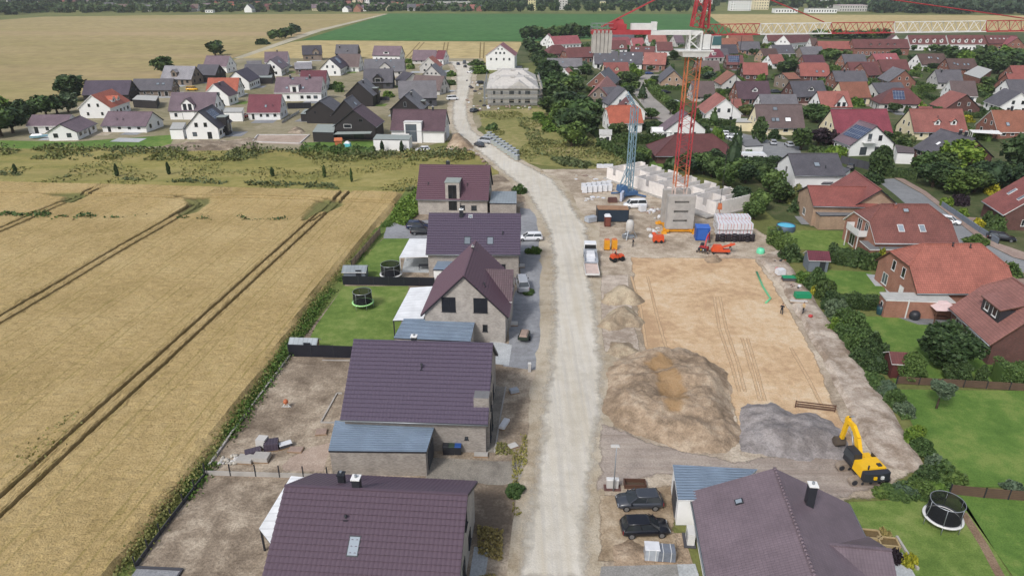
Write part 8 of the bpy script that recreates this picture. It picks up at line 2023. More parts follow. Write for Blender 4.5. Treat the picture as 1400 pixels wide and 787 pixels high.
fence('brown board fence between the two back lawns', [ZK(690, 606), ZK(1050, 626), ZK(1420, 648)], 1.0, WOODF, step=2.4)
fence('dark board fence behind the white-rimmed trampoline', [ZN(975, 345), ZN(1160, 366), ZN(1420, 385)], 1.1, WOODF, step=2.4)
fence('dark grey fence curving along the balcony house', [ZX(690, 440), ZX(850, 480), ZX(985, 512)], 2.0, M_DKGREY, step=2.4)
fence('long black fence under the two-chimney house', [ZU(340, 628), ZU(545, 624)], 2.2, BLK, step=3)
fence('brown wooden fence at the timber house in the old estate', [ZY(0, 560), ZY(300, 575)], 1.8, WOODF, step=3)
fence('white-grey concrete fence of the bare plot beside maroon roof', [ZU(290, 755), ZU(440, 660)], .9, M_LGREY, step=3)
P = [ZZ(205, 535), ZZ(330, 620), ZZ(430, 690), ZZ(545, 762)]
fence('blue-grey garden wall stepping along the asphalt street', P, 1.1, plain('blue_grey_wall', C(118, 128, 140), .8, var=.15), step=3, tk=.2)
fence('light mesh fence strip before the excavator on the sand edge', [Zh(840, 588), Zh(1010, 608)], .9, TR_B, 'rails', post=TR_B, step=3)
m_tyre_ = ground_mat('tyre_marks', [C(188, 157, 124), C(199, 170, 136), C(206, 181, 150)], .2, 1.5, 6, bump=.5, edge=True, soft=.9)
for q in (((492, 112), (515, 250), (565, 400), (600, 520)), ((516, 112), (545, 250), (595, 400), (625, 520)), ((612, 290), (650, 420), (690, 560)), ((635, 290), (672, 420), (710, 560)), ((135, 25), (175, 160), (200, 330)), ((205, 25), (245, 190), (285, 330)), ((820, 330), (900, 470), (960, 590))):
 strip('tyre_track', [Zh(*p) for p in q], .5, .036, m_tyre_, rim=.12, jit=.04)
def belt(label, group, items, kind='round', col='dark', **k):
 for it in items:
  p, h, r = it[0], it[1], it[2]; c_ = random.choice({'dark': ('dark', 'dark', 'mid', 'conifer'), 'mid': ('mid', 'mid', 'dark', 'fresh', 'grey')}.get(col, (col,)))
  h *= random.uniform(.85, 1.12)
  tree(label, p, h, r, it[3] if len(it) > 3 else kind, it[4] if len(it) > 4 else c_, group, **k)
belt('leafy tree in the dark belt beside the white L-shaped bungalow', 'trees beside the bungalow', [(ZA(x, y), h, r) for x, y, h, r in ((-60, 740, 10, 5.5), (10, 735, 9, 5), (70, 715, 8.5, 5), (0, 660, 10, 6), (130, 665, 8, 4.6), (190, 640, 7.5, 4.5), (250, 625, 7.5, 4.5), (310, 615, 7.5, 4.5), (370, 605, 7, 4), (-90, 690, 11, 6), (-130, 620, 11, 6))], col='mid', trunk=.15)
tree('wide dark round tree at the wheat beside the barn-like house', ZA(385, 540), 11, 7, 'round', 'dark', trunk=.1)
tree('round dark tree at the farm track beside the unfinished house', ZA(882, 408), 10, 6, 'round', 'dark', trunk=.12)
tree('round dark tree at the farm track behind the farthest mauve roof', ZA(1158, 300), 9.5, 6, 'round', 'dark', trunk=.12)
belt('dark tree in the short row on the farm track', 'farm track trees', [(ZB(95, 218), 10, 6), (ZB(150, 207), 9, 5), (ZB(182, 202), 9, 5), (ZB(212, 190), 10, 6), (ZB(140, 208), 8, 5)], trunk=.1)
tree('lone shrub in the stubble near the farm track', ZB(40, 240), 6, 5, 'bush', 'dark')
belt('dark tree in the hedge row along the beet field', 'beet field hedge', [(ZC(75 + i * 33, 215 - i * 1.2), 10 + (i % 3), 6.5) for i in range(11)], trunk=.08)
belt('leafy tree in the belt between overgrown plot and old estate', 'belt beside the overgrown plot', [(ZC(x, y), h, r) for x, y, h, r in ((90, 270, 8, 6), (120, 300, 8, 6), (150, 330, 7, 5), (170, 385, 8, 5), (215, 420, 9, 6), (170, 450, 8, 5), (250, 470, 9, 6), (190, 520, 8, 5), (300, 500, 8, 5), (240, 560, 9, 5.5), (220, 620, 8, 5), (300, 620, 10, 6), (270, 680, 9, 5), (340, 680, 10, 6), (300, 740, 9, 5), (370, 740, 10, 5.5), (320, 790, 8, 4.5), (420, 650, 8, 5), (370, 600, 7, 5), (130, 350, 6, 4))], trunk=.1)
belt('fresh green bush at the rim of the overgrown plot', 'bushes of the overgrown plot', [(ZC(150, 640), 2.5, 3), (ZC(190, 670), 2.5, 3), (ZC(230, 640), 3, 3), (Zm(600, 150, 7)(1060, 200), 2.6, 3), (Zm(600, 150, 7)(950, 90), 2.6, 3), (Zm(600, 150, 7)(510, 190), 3, 2.2, 'bush', 'mid'), (ZG(45, 330), 2.4, 1.6, 'bush', 'mid'), (ZG(30, 320), 2.0, 1.4, 'bush', 'mid')], 'bush', 'fresh')
for lab, pts, w_, h_, c_ in (('dark clipped hedge below the big salmon-orange roof', [ZY(150, 680), ZY(400, 690)], 2.2, 2.6, 'dark'), ('clipped hedge in front of the big salmon-orange roof', [ZS(60, 330), ZS(300, 330), ZS(500, 330)], 2.5, 2.2, 'dark'), ('dark hedge behind the blue crane mast', [ZS(60, 430), ZS(300, 440), ZS(510, 440)], 2.2, 2.4, 'dark'), ('hedge along the slope behind the block-wall shell', [ZS(0, 470), ZS(200, 560), ZS(290, 600)], 2.5, 2.2, 'dark'),
 ('fresh green hedge beside the estate street with the fir', [ZY(860, 420), ZY(960, 500), ZY(1050, 570)], 2.5, 2.0, 'mid'), ('long dark clipped hedge in front of the white caravan', [ZS(1050, 640), ZS(1400, 625), ZS(1560, 620)], 2.0, 2.2, 'dark'), ('dark hedge between salmon-roofed house and parked white cars', [ZS(950, 345), ZS(1100, 360)], 1.8, 1.6, 'dark'), ('dark hedge below the round dark tree at the balcony house', [ZX(390, 330), ZX(640, 360)], 2.0, 1.6, 'dark'),
 ('tall clipped hedge between site and pool garden', [ZH(15, 590), ZH(60, 620), ZH(115, 655)], 2.0, 2.6, 'mid'), ('dark hedge behind the mown garden of the grey shed', [ZH(320, 690), ZH(480, 725), ZH(600, 720)], 2.2, 2.6, 'dark'), ('hedge between two gardens in front of the pink garages', [ZK(330, 190), ZK(450, 195), ZK(590, 200)], 1.8, 1.9, 'dark'), ('clipped dark hedge at the edge by the mauve clay house', [ZK(1215, 600), ZK(1420, 612)], 2.2, 2.6, 'mid'),
 ('dark hedge below the cypress at the asphalt street', [ZX(1130, 560), ZX(1420, 600)], 2.4, 2.2, 'dark'), ('green hedge in front of the slate chimney house', [ZW(440, 490), ZW(600, 475)], 3, 2.6, 'mid'), ('low hedge in front of the red-brown crossed roofs', [ZR(250, 590), ZR(500, 585)], 1.6, 1.6, 'dark')):
 hedge(lab, pts, w_, h_, c_)
belt('leafy shrub in the uneven row between muddy bench and gardens', 'shrub row along the bench', [(ZK(255, 95), 3.2, 2.0, 'bush', 'mid'), (ZK(300, 140), 3.0, 1.9, 'bush', 'dark'), (ZK(345, 200), 3.2, 2.1, 'bush', 'dark'), (ZK(355, 235), 2.8, 1.9, 'bush', 'grey'), (ZK(410, 290), 3.0, 2.2, 'bush', 'mid'), (ZK(380, 320), 2.6, 1.8, 'bush', 'fresh'), (ZK(455, 330), 3.0, 2.2, 'bush', 'mid'), (ZK(430, 370), 2.8, 2.0, 'bush', 'mid'), (ZK(500, 400), 3.0, 2.2, 'bush', 'mid'), (ZK(480, 430), 2.8, 2.0, 'bush', 'mid'), (ZK(545, 460), 3.0, 2.1, 'bush', 'dark'), (ZK(520, 500), 2.6, 1.9, 'bush', 'dark'), (ZK(575, 520), 2.6, 1.9, 'bush', 'dark')], 'bush')
belt('shrub of the loose planting between bench and back lawns', 'loose shrubs at the back lawns', [(ZK(560, 590), 1.3, 1.3), (ZK(635, 655), 2.0, 1.5), (ZK(590, 640), 1.2, 1.2), (ZK(680, 715), 1.8, 1.4), (ZK(730, 760), 1.5, 1.2), (ZN(770, 60), 1.5, 1.2), (ZN(830, 110), 1.6, 1.3), (ZN(800, 40), 1.4, 1.1), (ZN(900, 200), 1.3, 1.1), (ZN(940, 240), 1.5, 1.2), (ZN(990, 270), 1.4, 1.2), (ZN(850, 250), 1.0, 1.2), (ZN(760, 330), .9, 1.3), (ZN(680, 350), .8, 1.3), (ZN(830, 340), 1.2, 1.4), (ZN(620, 345), .7, 1.0), (ZN(910, 330), 1.0, 1.2)], 'bush', 'mid')
tufts('ground_cover', [ZN(560, 350), ZN(700, 300), ZN(860, 200), ZN(720, 40), ZN(760, 20), ZN(900, 170), ZN(1000, 300), ZN(900, 390), ZN(700, 385)], 4000, .12, 'mid', .35, seed=30, world=False)
tufts('ground_cover', [ZK(480, 500), ZK(560, 520), ZK(700, 720), ZK(780, 800), ZK(720, 800), ZK(600, 660)], 2500, .12, 'mid', .35, seed=31, world=False)
tree('bright yellow-green shrub in front of the grey shed', ZK(200, 60), 2.4, 2.2, 'bush', 'fresh'); tree('small yellow shrub between two dark ones at the bench', ZK(255, 120), 1.8, .9, 'bush', 'yellow')
tree('dark shrub mass at the corner of the grey shed', ZH(120, 690), 3.0, 2.2, 'bush', 'dark'); tree('yellow-topped shrub before the grey garage roof', ZH(585, 720), 3.4, 1.8, 'bush', 'yellow'); tree('round dark green shrub beside the yellow-topped one', ZH(530, 725), 3.4, 2.4, 'bush', 'dark')
tree('big round garden tree beside the dark red shed', ZK(950, 525), 6.2, 3.9, 'round', 'dark', trunk=.12)
tree('broad thuja in front of the dark red shed', ZK(760, 580), 3.6, 1.7, 'column', 'mid'); tree('broad thuja right under the big round garden tree', ZK(1010, 590), 3.0, 1.6, 'column', 'dark'); tree('narrow little thuja on the board fence', ZK(1138, 610), 2.6, .7, 'column', 'dark')
tree('small ball-crowned tree on a bare disc in the back lawn', ZK(905, 740), 3.6, 1.5, 'round', 'grey', trunk=.5)
tree('grey bush at the dark board fence', ZN(1310, 320), 1.2, 1.0, 'bush', 'grey')
tree('tall dark conifer between brick bungalow and site', ZS(1040, 700), 11, 3.6, 'cone', 'conifer', lod='hi'); tree('slim conifer behind the tall dark one', ZS(1095, 530), 8, 1.8, 'cone', 'conifer')
belt('leafy tree in the dense planting behind the block-wall shell', 'trees behind the shell', [(ZS(700, 640), 4.5, 2.8), (ZS(740, 690), 5, 3), (ZS(830, 690), 5.5, 3), (ZS(900, 640), 5, 3), (ZS(890, 710), 6, 3.2), (ZS(970, 720), 6, 3), (ZS(1100, 720), 6, 3.2), (ZS(1160, 760), 5, 2.8), (ZS(1000, 790), 6, 3), (ZH(20, 330), 5.5, 3), (ZH(60, 380), 5, 3), (ZG(1230, 400), 4, 2.4), (ZG(1300, 470), 4, 2.4), (ZG(1330, 420), 4.5, 2.6), (ZS(340, 590), 4.5, 2.8), (ZS(300, 620), 3.5, 2.4), (ZS(1240, 700), 4, 2.6), (ZS(1300, 720), 4, 2.6)], col='dark', trunk=.1)
tree('yellowish shrub between dark trees below the caravan', ZS(1300, 680), 2.6, 2.0, 'bush', 'fresh')
tree('small dark fir on the pavement of the estate street', ZY(762, 505), 6.5, 2.6, 'cone', 'dark'); tree('round-crowned street tree at the estate street corner', ZS(560, 215), 6, 2.4, 'round', 'dark'); tree('oval street tree before the cream house', ZS(1262, 440), 7.5, 2.2, 'column', 'dark'); tree('broad conifer in front of the salmon-roofed white house', ZS(905, 300), 6, 2.6, 'cone', 'mid')
tree('purple-leaved shrub tree on the grey forecourt', ZS(810, 95), 5, 3, 'round', 'purple')
tree('round dark tree on the street corner below cream house', ZX(310, 315), 7, 3.6, 'round', 'dark', trunk=.1); tree('purple-leaved tree beside the round dark one', ZX(480, 275), 5.5, 3.4, 'round', 'purple', trunk=.12); tree('pointed yew beside the white wall of the grey-roofed house', ZX(180, 690), 5, 1.8, 'cone', 'mid', lod='mid'); tree('dense cypress in front of the balcony house', ZX(1060, 545), 7, 2.8, 'column', 'dark'); tree('low dark juniper at the bend of the asphalt street', ZX(1010, 620), 2.2, 3, 'bush', 'dark')
tree('weeping willow with pale drooping crown behind dark trees', ZZ(300, 320), 8.5, 6, 'willow', 'fresh', trunk=.05)
belt('dark broadleaf tree in the thicket under the willow', 'thicket under the willow', [(ZZ(90, 360), 7, 4), (ZZ(150, 420), 6, 4), (ZZ(230, 440), 7, 4), (ZZ(310, 460), 6.5, 4), (ZZ(400, 450), 7, 4), (ZZ(490, 440), 6.5, 4), (ZZ(560, 420), 6, 4), (ZZ(640, 430), 6, 4), (ZZ(200, 370), 7, 4), (ZZ(460, 380), 6, 4)], trunk=.08)
tree('tall dark poplar-like tree at the edge above the thicket', ZZ(650, 320), 10, 5, 'round', 'dark', trunk=.08)
for lab, p, h, r, c_ in (('yellow-green shrub nearest the start of the grey garden wall', ZZ(230, 530), 2, 1.6, 'fresh'), ('yellow-green shrub farther along the grey garden wall', ZZ(330, 590), 1.6, 1.4, 'fresh'), ('yellowish shrub in the rockery behind the grey garden wall', ZZ(420, 650), 1.5, 1.4, 'yellow'), ('purple ball shrub behind the silver boat cover', ZZ(300, 520), 3, 2, 'purple'), ('round dark shrub at the red-brick house corner', ZZ(500, 650), 3, 2, 'dark'), ('green shrub beside the red-brick house door', ZZ(550, 670), 2.6, 1.5, 'mid'), ('clipped green mound shrub on the pavement of the street', ZZ(410, 755), 1.6, 2.2, 'mid'), ('green shrub behind the clay roof at the street', Z2(1250, 370), 2.6, 2.2, 'mid'), ('orange-tinged shrub above the grey garden wall', ZZ(510, 460), 2.4, 2.2, 'yellow')):
 tree(lab, p, h, r, 'bush', c_)
pts = [(ZV(380, 150), 5, 3), (ZV(350, 140), 7, 3), (ZV(720, 300), 6, 5), (ZV(760, 290), 6, 5), (ZV(1120, 200), 7, 5), (ZV(1060, 190), 6, 4), (ZV(960, 720), 6, 4), (ZV(1020, 700), 5, 4), (ZV(60, 370), 4, 4), (ZV(100, 430), 4, 3), (ZV(640, 400), 4, 3), (ZV(380, 680), 4, 3), (ZV(30, 345), 5, 4), (ZW(120, 340), 5, 3.5), (ZW(430, 215), 4, 4), (ZW(620, 300), 5, 4), (ZW(1080, 440), 5, 4), (ZW(1060, 520), 5, 4), (ZW(900, 740), 2.5, 2.5, 'bush', 'yellow'), (ZW(270, 190), 6, 4), (ZW(620, 140), 6, 4), (ZW(670, 145), 6, 4), (ZY(600, 320), 5, 3.5), (ZY(650, 360), 5, 3.5), (ZY(560, 300), 5, 3.5), (ZY(700, 300), 5, 3.5), (ZY(850, 370), 4, 3), (ZY(900, 350), 4, 3), (ZY(990, 180), 6, 4), (ZY(40, 400), 7, 5), (ZY(130, 230), 7, 4), (ZY(60, 450), 6, 4), (ZY(20, 330), 6, 4), (ZY(680, 420), 4, 2.6), (ZP(600, 360), 8, 6), (ZP(850, 330), 7, 5), (ZP(1220, 350), 7, 5), (ZP(900, 520), 5, 4), (ZP(20, 380), 7, 6), (ZP(1170, 680), 4, 3), (ZC(390, 400), 6, 4), (ZC(340, 420), 5, 3), (ZD(350, 320), 6, 5), (ZD(310, 330), 6, 4), (ZD(110, 380), 6, 5), (ZD(80, 390), 5, 4), (ZD(480, 570), 4, 3, 'bush', 'fresh'), (ZD(260, 660), 4, 3.5), (ZD(240, 640), 4, 3.5)]
belt('garden tree among the houses of the old estate', 'garden trees of the old estate', pts, col='mid', trunk=.12)
belt('tree in the broad green belt below the white terraces', 'belt below the white terraces', [(ZW(760 + i * 58, 190 + (i % 4) * 38 + i * 3), 8 + (i % 3), 6 if i % 2 else 5, 'round', ('mid', 'dark', 'fresh')[i % 3]) for i in range(11)] + [(ZW(1020 + i * 70, 250 + (i % 2) * 30), 9, 6, 'round', 'dark') for i in range(6)], trunk=.08)
belt('tree in the green row behind the crane jib', 'row behind the jib', [(ZD(260 + i * 36, 205 + (i % 3) * 4), 8, 6) for i in range(11)], col='mid', trunk=.1)
belt('small garden shrub among the new houses', 'shrubs of the new estate', [(ZB(445, 470), 3, 3), (ZB(420, 480), 2.5, 2.5), (ZB(825, 340), 3, 3), (ZB(830, 370), 3, 3), (ZQ(640, 310), 4, 5), (ZQ(680, 320), 4, 5), (ZQ(420, 420), 2.5, 3), (ZQ(420, 345), 2.5, 3), (ZQ(640, 250), 3, 5), (ZT(300, 190), 3, 3), (ZT(335, 215), 3, 2.5), (ZT(740, 260), 2.5, 2.5, 'bush', 'fresh')], 'bush', 'mid')
belt('young sapling on a stake in the tall meadow', 'meadow saplings', [(ZE(85, 220), 2.4, .5), (ZE(632, 240), 3.2, .5), (ZE(910, 230), 3.2, .5), (ZF(90, 240), 2.6, .5), (ZF(370, 245), 3.0, .45), (ZF(515, 270), 3.2, .35)], 'column', 'dark', trunk=.3, lod='lo')
for lab, p in (('slim evergreen against the white cube annex, nearer the black houses', ZF(680, 112)), ('slim evergreen against the white cube annex, nearer the white car', ZF(785, 112))):
 tree(lab, p, 3.2, .6, 'column', 'conifer', lod='lo')
hedge('hedge of mixed shrubs in front of the fenced lawn of the black houses', [ZF(250, 112), ZF(450, 120), ZF(640, 125)], 2.2, 2.0, 'mid', rough=.3)
tree('green weeds on the chippings by the white estate car', ZG(120, 650), 1.6, 1.5, 'bush', 'fresh'); tree('weed clump behind the silver-roofed van', ZJ(85, 120), .7, 1.2, 'bush', 'mid'); tree('weed clump on the verge near the gravel road drive', Zm(560, 480, 866 / 220)(570, 760), .9, 1.1, 'bush', 'mid')
tufts('verge_weeds', [Zm(560, 480, 866 / 220)(*p) for p in ((470, 440), (640, 450), (620, 560), (460, 560))], 1200, .09, 'meadow', .25, seed=33, world=False, clump=.4)
tufts('verge_weeds', [ZL(*p) for p in ((1190, 520), (1330, 540), (1320, 800), (1200, 800))], 1800, .09, 'dry', .3, seed=34, world=False, clump=.3)
tufts('verge_weeds', [ZM(*p) for p in ((0, 20), (80, 30), (90, 420), (20, 480), (0, 440))], 1200, .09, 'meadow', .25, seed=35, world=False, clump=.35)
rp = random.Random(21)
ROADS = [Gs([(1190, 240), (1240, 240), (1310, 290), (1460, 366), (1460, 445), (1280, 330)]), [G(ZY(*p))[:2] for p in ((640, 330), (790, 250), (950, 250), (800, 330), (810, 400), (880, 490), (1010, 600), (1120, 700), (1100, 770), (1000, 780), (830, 660), (700, 490), (640, 400))]]
def freespot(x, y, m):
 A, B_ = np.array([x]), np.array([y])
 if any(inpoly(A, B_, P)[0] for P in ROADS): return False
 for H in ESTATE:
  q = Matrix.Rotation(-H['rot'], 2) @ Vector((x - H['mid'].x, y - H['mid'].y))
  if abs(q.x) < H['Lw'] / 2 + m and abs(q.y) < H['W'] / 2 + m: return False
 return True
for i, H in enumerate(ESTATE):
 M = Matrix.Translation(H['mid']) @ Matrix.Rotation(H['rot'], 4, 'Z'); l, w = H['Lw'] / 2, H['W'] / 2
 far = H['dist'] > 260
 s_ = rp.choice((-1, 1)); x0 = rp.uniform(-l, l - 4); a, b_ = 4 + rp.uniform(0, 3), rp.uniform(4, 8)
 if H['dist'] > 150:
  sheet('forecourt', [(M @ Vector((x0, -w - .2, 0)))[:2], (M @ Vector((x0 + a, -w - .2, 0)))[:2], (M @ Vector((x0 + a, -w - b_, 0)))[:2], (M @ Vector((x0, -w - b_, 0)))[:2]], .03 + i * .0006, rp.choice((m_sett, m_asp, m_cob)))
  for k in range(3):
   kd = rp.choice(('bush', 'bush', 'round')); x, y = rp.uniform(-l - 6, l + 6), rp.choice((-1, -1, 1)) * (w + rp.uniform(2, 6)); p = M @ Vector((x, y, 0))
   if freespot(p.x, p.y, 1.2): tree('leafy garden shrub between the houses of the old estate' if kd == 'bush' else 'small garden tree between the houses of the old estate', (p.x, p.y), rp.uniform(2, 4.6), rp.uniform(1.6, 3.0), kd, rp.choice(('dark', 'mid', 'mid', 'fresh', 'scrub', 'purple' if k == 2 and i % 7 == 0 else 'dark')), 'garden shrubs of the old estate' if kd == 'bush' else 'small trees of the old estate', world=True, trunk=.15)
  x = rp.choice((-1, 1)) * (l + rp.uniform(3, 5)); p, q = M @ Vector((x, -w - 4, 0)), M @ Vector((x, w + 3, 0))
  if all(freespot(*(p.lerp(q, t))[:2], .8) for t in (0, .25, .5, .75, 1)): hedge('clipped hedge between two gardens of the old estate', [p[:2], q[:2]], 1.4, 1.8, rp.choice(('dark', 'mid')), 'garden hedges of the old estate', world=True)
for i, H in enumerate(NEWH):
 M = Matrix.Translation(H['mid']) @ Matrix.Rotation(H['rot'], 4, 'Z'); l, w = H['Lw'] / 2, H['W'] / 2
 for s_, mt in ((-1, rp.choice((m_pave, m_gravel, m_lawn, m_dust))), (1, rp.choice((m_gravel, m_pave)))):
  x0 = rp.uniform(-l, l - 5); a, b_ = rp.uniform(4, 9), rp.uniform(3, 6)
  sheet('lawn' if mt is m_lawn else 'forecourt', [(M @ Vector((x, s_ * (w + y), 0)))[:2] for x, y in ((x0, .2), (x0 + a, .2), (x0 + a, b_), (x0, b_))], .022 + i * .0006, mt)
 x = rp.choice((-1, 1)) * (l + 3.2); p, q = M @ Vector((x, -w - 3, 0)), M @ Vector((x, w + 2, 0))
 if i in (3, 17, 26): fence('grey garden fence panel run between two plots of the new estate', [p[:2], q[:2]], 1.5, (M_DKGREY, M_LGREY)[i % 2], step=3, world=True, group='fences of the new estate')
def blob_wood(name, poly_pts, n, size, seed, hmin, hmax, col):
 """far wood as one mass of leaf sprays"""
 r = np.random.default_rng(seed); P = poly_pts
 xs = [p[0] for p in P]; ys = [p[1] for p in P]
 X = r.uniform(min(xs), max(xs), n * 4); Y = r.uniform(min(ys), max(ys), n * 4); k = inpoly(X, Y, P); X, Y = X[k][:n], Y[k][:n]
 V, F, o = [], [], 0
 for x, y in zip(X, Y):
  h = r.uniform(hmin, hmax); rad = h * r.uniform(.35, .55); m = 34
  d = r.normal(size=(m, 3)); d /= np.linalg.norm(d, axis=1)[:, None]
  Q = d * np.array([rad, rad, h * .45]) * r.uniform(.7, 1.05, (m, 1)) + np.array([x, y, h * .52])
  v_, f_ = leaf_cloud(Q, size, int(r.integers(1e6)), .5); V.append(v_); F.append(f_ + o); o += len(v_)
 ob = link(name, npmesh(name, np.concatenate(V), np.concatenate(F), LM[col])); ob['kind'] = 'stuff'; return ob
def W(px, Y):   # map x of photo column px at distance Y
 return (px - CXP) / FPX * (Y * CT + CAMH * ST)
blob_wood('far_wood', [(W(-80, 1010), 1010), (W(60, 1090), 1090), (W(60, 1200), 1200), (W(-100, 1250), 1250)], 70, 3.2, 41, 10, 15, 'dark')
blob_wood('far_wood', [(W(60, 1120), 1120), (W(520, 1180), 1180), (W(700, 1180), 1180), (W(700, 1330), 1330), (W(0, 1330), 1330)], 640, 2.6, 47, 6, 11, 'dark')
blob_wood('far_wood', [(W(-100, 1320), 1320), (W(960, 1350), 1350), (W(960, 2300), 2300), (W(-100, 2300), 2300)], 1300, 4.0, 42, 9, 15, 'dark')
blob_wood('far_wood', [(W(960, 1330), 1330), (W(1480, 1200), 1200), (W(1480, 2300), 2300), (W(960, 2300), 2300)], 700, 4.2, 43, 12, 18, 'dark')
blob_wood('far_wood', [(W(1190, 1130), 1130), (W(1500, 1020), 1020), (W(1500, 1300), 1300), (W(1190, 1300), 1300)], 330, 3.2, 44, 12, 17, 'conifer')
blob_wood('far_wood', [(W(-160, 2300), 2300), (W(1560, 2300), 2300), (W(1560, 3600), 3600), (W(-160, 3600), 3600)], 1500, 7.0, 46, 18, 30, 'dark')
for i in range(24):
 px = 690 + i * 12.4 + rr.uniform(-4, 4); Y = 1130 + rr.uniform(-10, 30)
 tree('dark broad tree in the row at the far edge of the beet field', (W(px, Y), Y), rr.uniform(13, 19), rr.uniform(6, 8.5), 'round', 'dark', 'row beyond the beet field', world=True, trunk=.08, lod='lo')
FW = [M_WHITE, M_CREAM, M_LGREY, BK_R]
FR = ['slate', 'dred', 'brown', 'violet', 'red', 'orange', 'dgrey', 'mauve']
def townhouse(px, Y, L_, W_, he, hr, rf, wl, ang, label, group):
 c = Vector((W(px, Y), Y)); root = thing('house', label, 'house', (c.x, c.y, 0), R(ang), group)
 polys, m, _ = roof_polys(L_, W_, he, hr, .5, .4, 0, 0); r = MB(); thicken(r, polys, .25); w = MB(); w2 = W_ / 2
 for s in (-1, 1):
  Q = [(-L_ / 2, s * w2, 0), (L_ / 2, s * w2, 0), (L_ / 2, s * w2, he - .25), (-L_ / 2, s * w2, he - .25)]; w.poly(Q if s < 0 else Q[::-1])
  Q = [(s * L_ / 2, -w2, 0), (s * L_ / 2, w2, 0), (s * L_ / 2, w2, he - .25), (s * L_ / 2, 0, hr - .25), (s * L_ / 2, -w2, he - .25)]; w.poly(Q if s > 0 else Q[::-1])
 w.build('wall', wl, root); r.build('roof', [ROOF[rf], TR_D], root)
 q = MB()
 for x in np.arange(-L_ / 2 + 1.5, L_ / 2 - 1, 3.0): q.boxz(x, x + 1.3, -w2 - .05, -w2 + .05, 1.0, 2.4)
 q.build('window', M_GLASS, root)
def town(label, group, n, pa, pb, Y0, Y1, seed):
 q = random.Random(seed)
 for i in range(n):
  f = (i + q.uniform(-.3, .3)) / n
  townhouse(pa + (pb - pa) * f, q.uniform(Y0, Y1), q.uniform(10, 16), q.uniform(9, 12), q.uniform(3, 5.5), q.uniform(8.5, 11), q.choice(FR), q.choice(FW), q.choice((0, 8, -10, 85, 95, 80)), label, group)
town('small house in the distant town beyond the barley field', 'distant town beyond the barley', 34, 150, 520, 1160, 1330, 5)
town('small house in the distant town beyond the beet field', 'distant town beyond the beet field', 16, 520, 690, 1170, 1330, 6)
town('small house in the rear of the distant town', 'rear of the distant town', 40, 0, 700, 1350, 1750, 7)
townhouse(342, 1150, 13, 12, 6, 12, 'slate', M_WHITE, 85, 'white tall gable house in the distant town at the barley edge', None)
townhouse(490, 1165, 14, 12, 4, 11, 'orange', BK_O, 85, 'orange gable house in the distant town where the farm track ends', None)
def block(label, px, Y, w_, d_, h_, mat, name='apartment_block', cat='apartment block', floors=4, roofm=None):
 x = W(px, Y); root = thing(name, label, cat, (x, Y, 0), 0); q = MB(); q.boxz(-w_ / 2, w_ / 2, 0, d_, 0, h_); q.build('wall', mat, root)
 q = MB(); q.boxz(-w_ / 2 - .3, w_ / 2 + .3, -.3, d_ + .3, h_ + .02, h_ + .6); q.build('roof', roofm or FELT, root)
 k = max(1, int(w_ / 4))
 for f in range(floors):
  q = MB()
  for i in range(k): xx = -w_ / 2 + w_ * (i + .5) / k; q.boxz(xx - .9, xx + .9, -.06, .1, h_ * (f + .3) / floors, h_ * (f + .72) / floors)
  q.build('window', M_GLASS, root)
block('slender pale tower with salmon flank in the distant town', 493, 1380, 9, 9, 26, plain('salmon_flank', C(206, 176, 160), .8), 'tower', 'tower', 6)
block('slender white tower beside the salmon-flanked one', 502, 1385, 9, 9, 26, M_WHITE, 'tower', 'tower', 6)
block('long white hall in the distant town beyond the beet field', 622, 1420, 70, 20, 8, M_LGREY, 'hall', 'hall', 2)
block('pale yellow block behind the row of dark trees', 727, 1210, 12, 12, 17, plain('pale_yellow_render', C(214, 206, 160), .8), floors=5)
block('second pale yellow block behind the row of dark trees, nearer the crane', 824, 1210, 8, 12, 14, plain('pale_yellow_render', C(214, 206, 160), .8), floors=4)
block('pale block peeping between the dark trees', 770, 1260, 14, 12, 18, M_LGREY, floors=5)
block('white block nearest the crane peak at the far field', 962, 1200, 26, 14, 17, M_LGREY, floors=4)
block('white row block at the far field edge', 1012, 1210, 34, 14, 15, M_WHITE, floors=4)
block('cream block beside the white row block', 1040, 1260, 26, 14, 17, M_CREAM, floors=4)
block('white low hall at the edge of the far wheat field', 1075, 1120, 34, 16, 6, M_WHITE, 'hall', 'hall', 1)
block('long white low hall next to the first one at the far wheat field', 1124, 1120, 44, 16, 6, M_WHITE, 'hall', 'hall', 1)
block('pale hall with pinkish roof before the far wood', 1166, 1180, 44, 26, 9, M_LGREY, 'hall', 'hall', 2, plain('pinkish_hall_roof', C(206, 186, 190), .7))
block('white tall building at the top edge behind the halls', 1134, 1350, 26, 14, 18, M_WHITE, floors=5)
block('white shed roof in the distant town above the barley', 286, 1135, 12, 8, 3.5, M_WHITE, 'hall', 'hall', 1)
cam = bpy.data.cameras.new('Camera'); co = bpy.data.objects.new('Camera', cam); COL.objects.link(co)
cam.sensor_width = 36.0; cam.lens = 36.0 * FPX / 1400.0; cam.clip_end = 20000; cam.clip_start = 1
co.location = (0, 0, CAMH); co.rotation_euler = (PI / 2 - TILT, 0, 0)
SC.camera = co
SUN_EL, SUN_AZ = R(46), R(216)       # compass direction the light comes from, clockwise from +Y
w = bpy.data.worlds.new('World'); SC.world = w; w.use_nodes = True
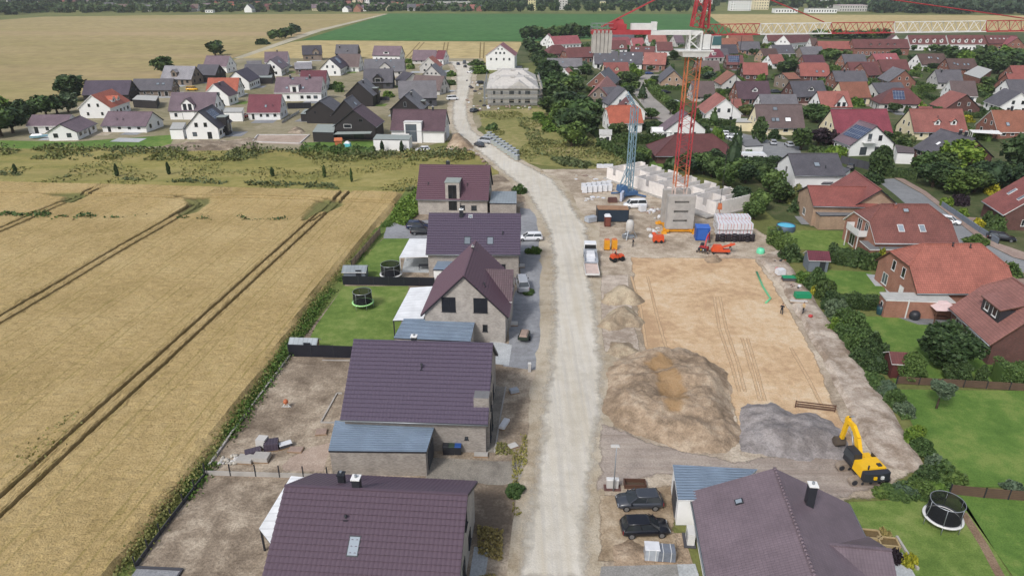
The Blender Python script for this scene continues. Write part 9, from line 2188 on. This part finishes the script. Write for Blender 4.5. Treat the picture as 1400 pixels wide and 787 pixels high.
nt = w.node_tree; nt.nodes.clear()
out = nt.nodes.new('ShaderNodeOutputWorld'); bg = nt.nodes.new('ShaderNodeBackground'); sky = nt.nodes.new('ShaderNodeTexSky')
sky.sky_type = 'NISHITA'; sky.sun_disc = False; sky.sun_elevation = SUN_EL; sky.sun_rotation = SUN_AZ; sky.dust_density = 3.0; sky.air_density = 1.0
hs = nt.nodes.new('ShaderNodeHueSaturation'); hs.inputs['Saturation'].default_value = .6
nt.links.new(sky.outputs[0], hs.inputs['Color']); nt.links.new(hs.outputs[0], bg.inputs[0]); nt.links.new(bg.outputs[0], out.inputs[0])
bg.inputs[1].default_value = .12
sl = bpy.data.lights.new('sun', 'SUN'); so = bpy.data.objects.new('sun', sl); COL.objects.link(so)
sl.energy = 1.6; sl.angle = R(10); sl.color = (1, .975, .95)
dv = Vector((math.sin(SUN_AZ) * math.cos(SUN_EL), math.cos(SUN_AZ) * math.cos(SUN_EL), math.sin(SUN_EL)))
so.rotation_euler = (-dv).to_track_quat('-Z', 'Y').to_euler(); so.location = dv * 200
SC.view_settings.view_transform = 'Standard'; SC.view_settings.look = 'None'; SC.view_settings.gamma = 1; SC.view_settings.exposure = 0.32
hz = MB(); hz.boxz(-4400, 4400, -4400, 4400, -1.1, 64)
mh = bpy.data.materials.new('haze'); mh.use_nodes = True; hn = mh.node_tree; hn.nodes.clear()
ho_ = hn.nodes.new('ShaderNodeOutputMaterial'); hv_ = hn.nodes.new('ShaderNodeVolumePrincipled')
hv_.inputs['Color'].default_value = (.80, .87, .96, 1); hv_.inputs['Density'].default_value = .00009; hv_.inputs['Anisotropy'].default_value = .1
hn.links.new(hv_.outputs[0], ho_.inputs['Volume'])
o = hz.build('haze', mh, uv=False); o['kind'] = 'stuff'
SC.cycles.volume_bounces = 1
SC.cycles.max_bounces = 5; SC.cycles.diffuse_bounces = 3; SC.cycles.glossy_bounces = 2; SC.cycles.transparent_max_bounces = 12
SC.cycles.use_denoising = True
SC.render.film_transparent = False
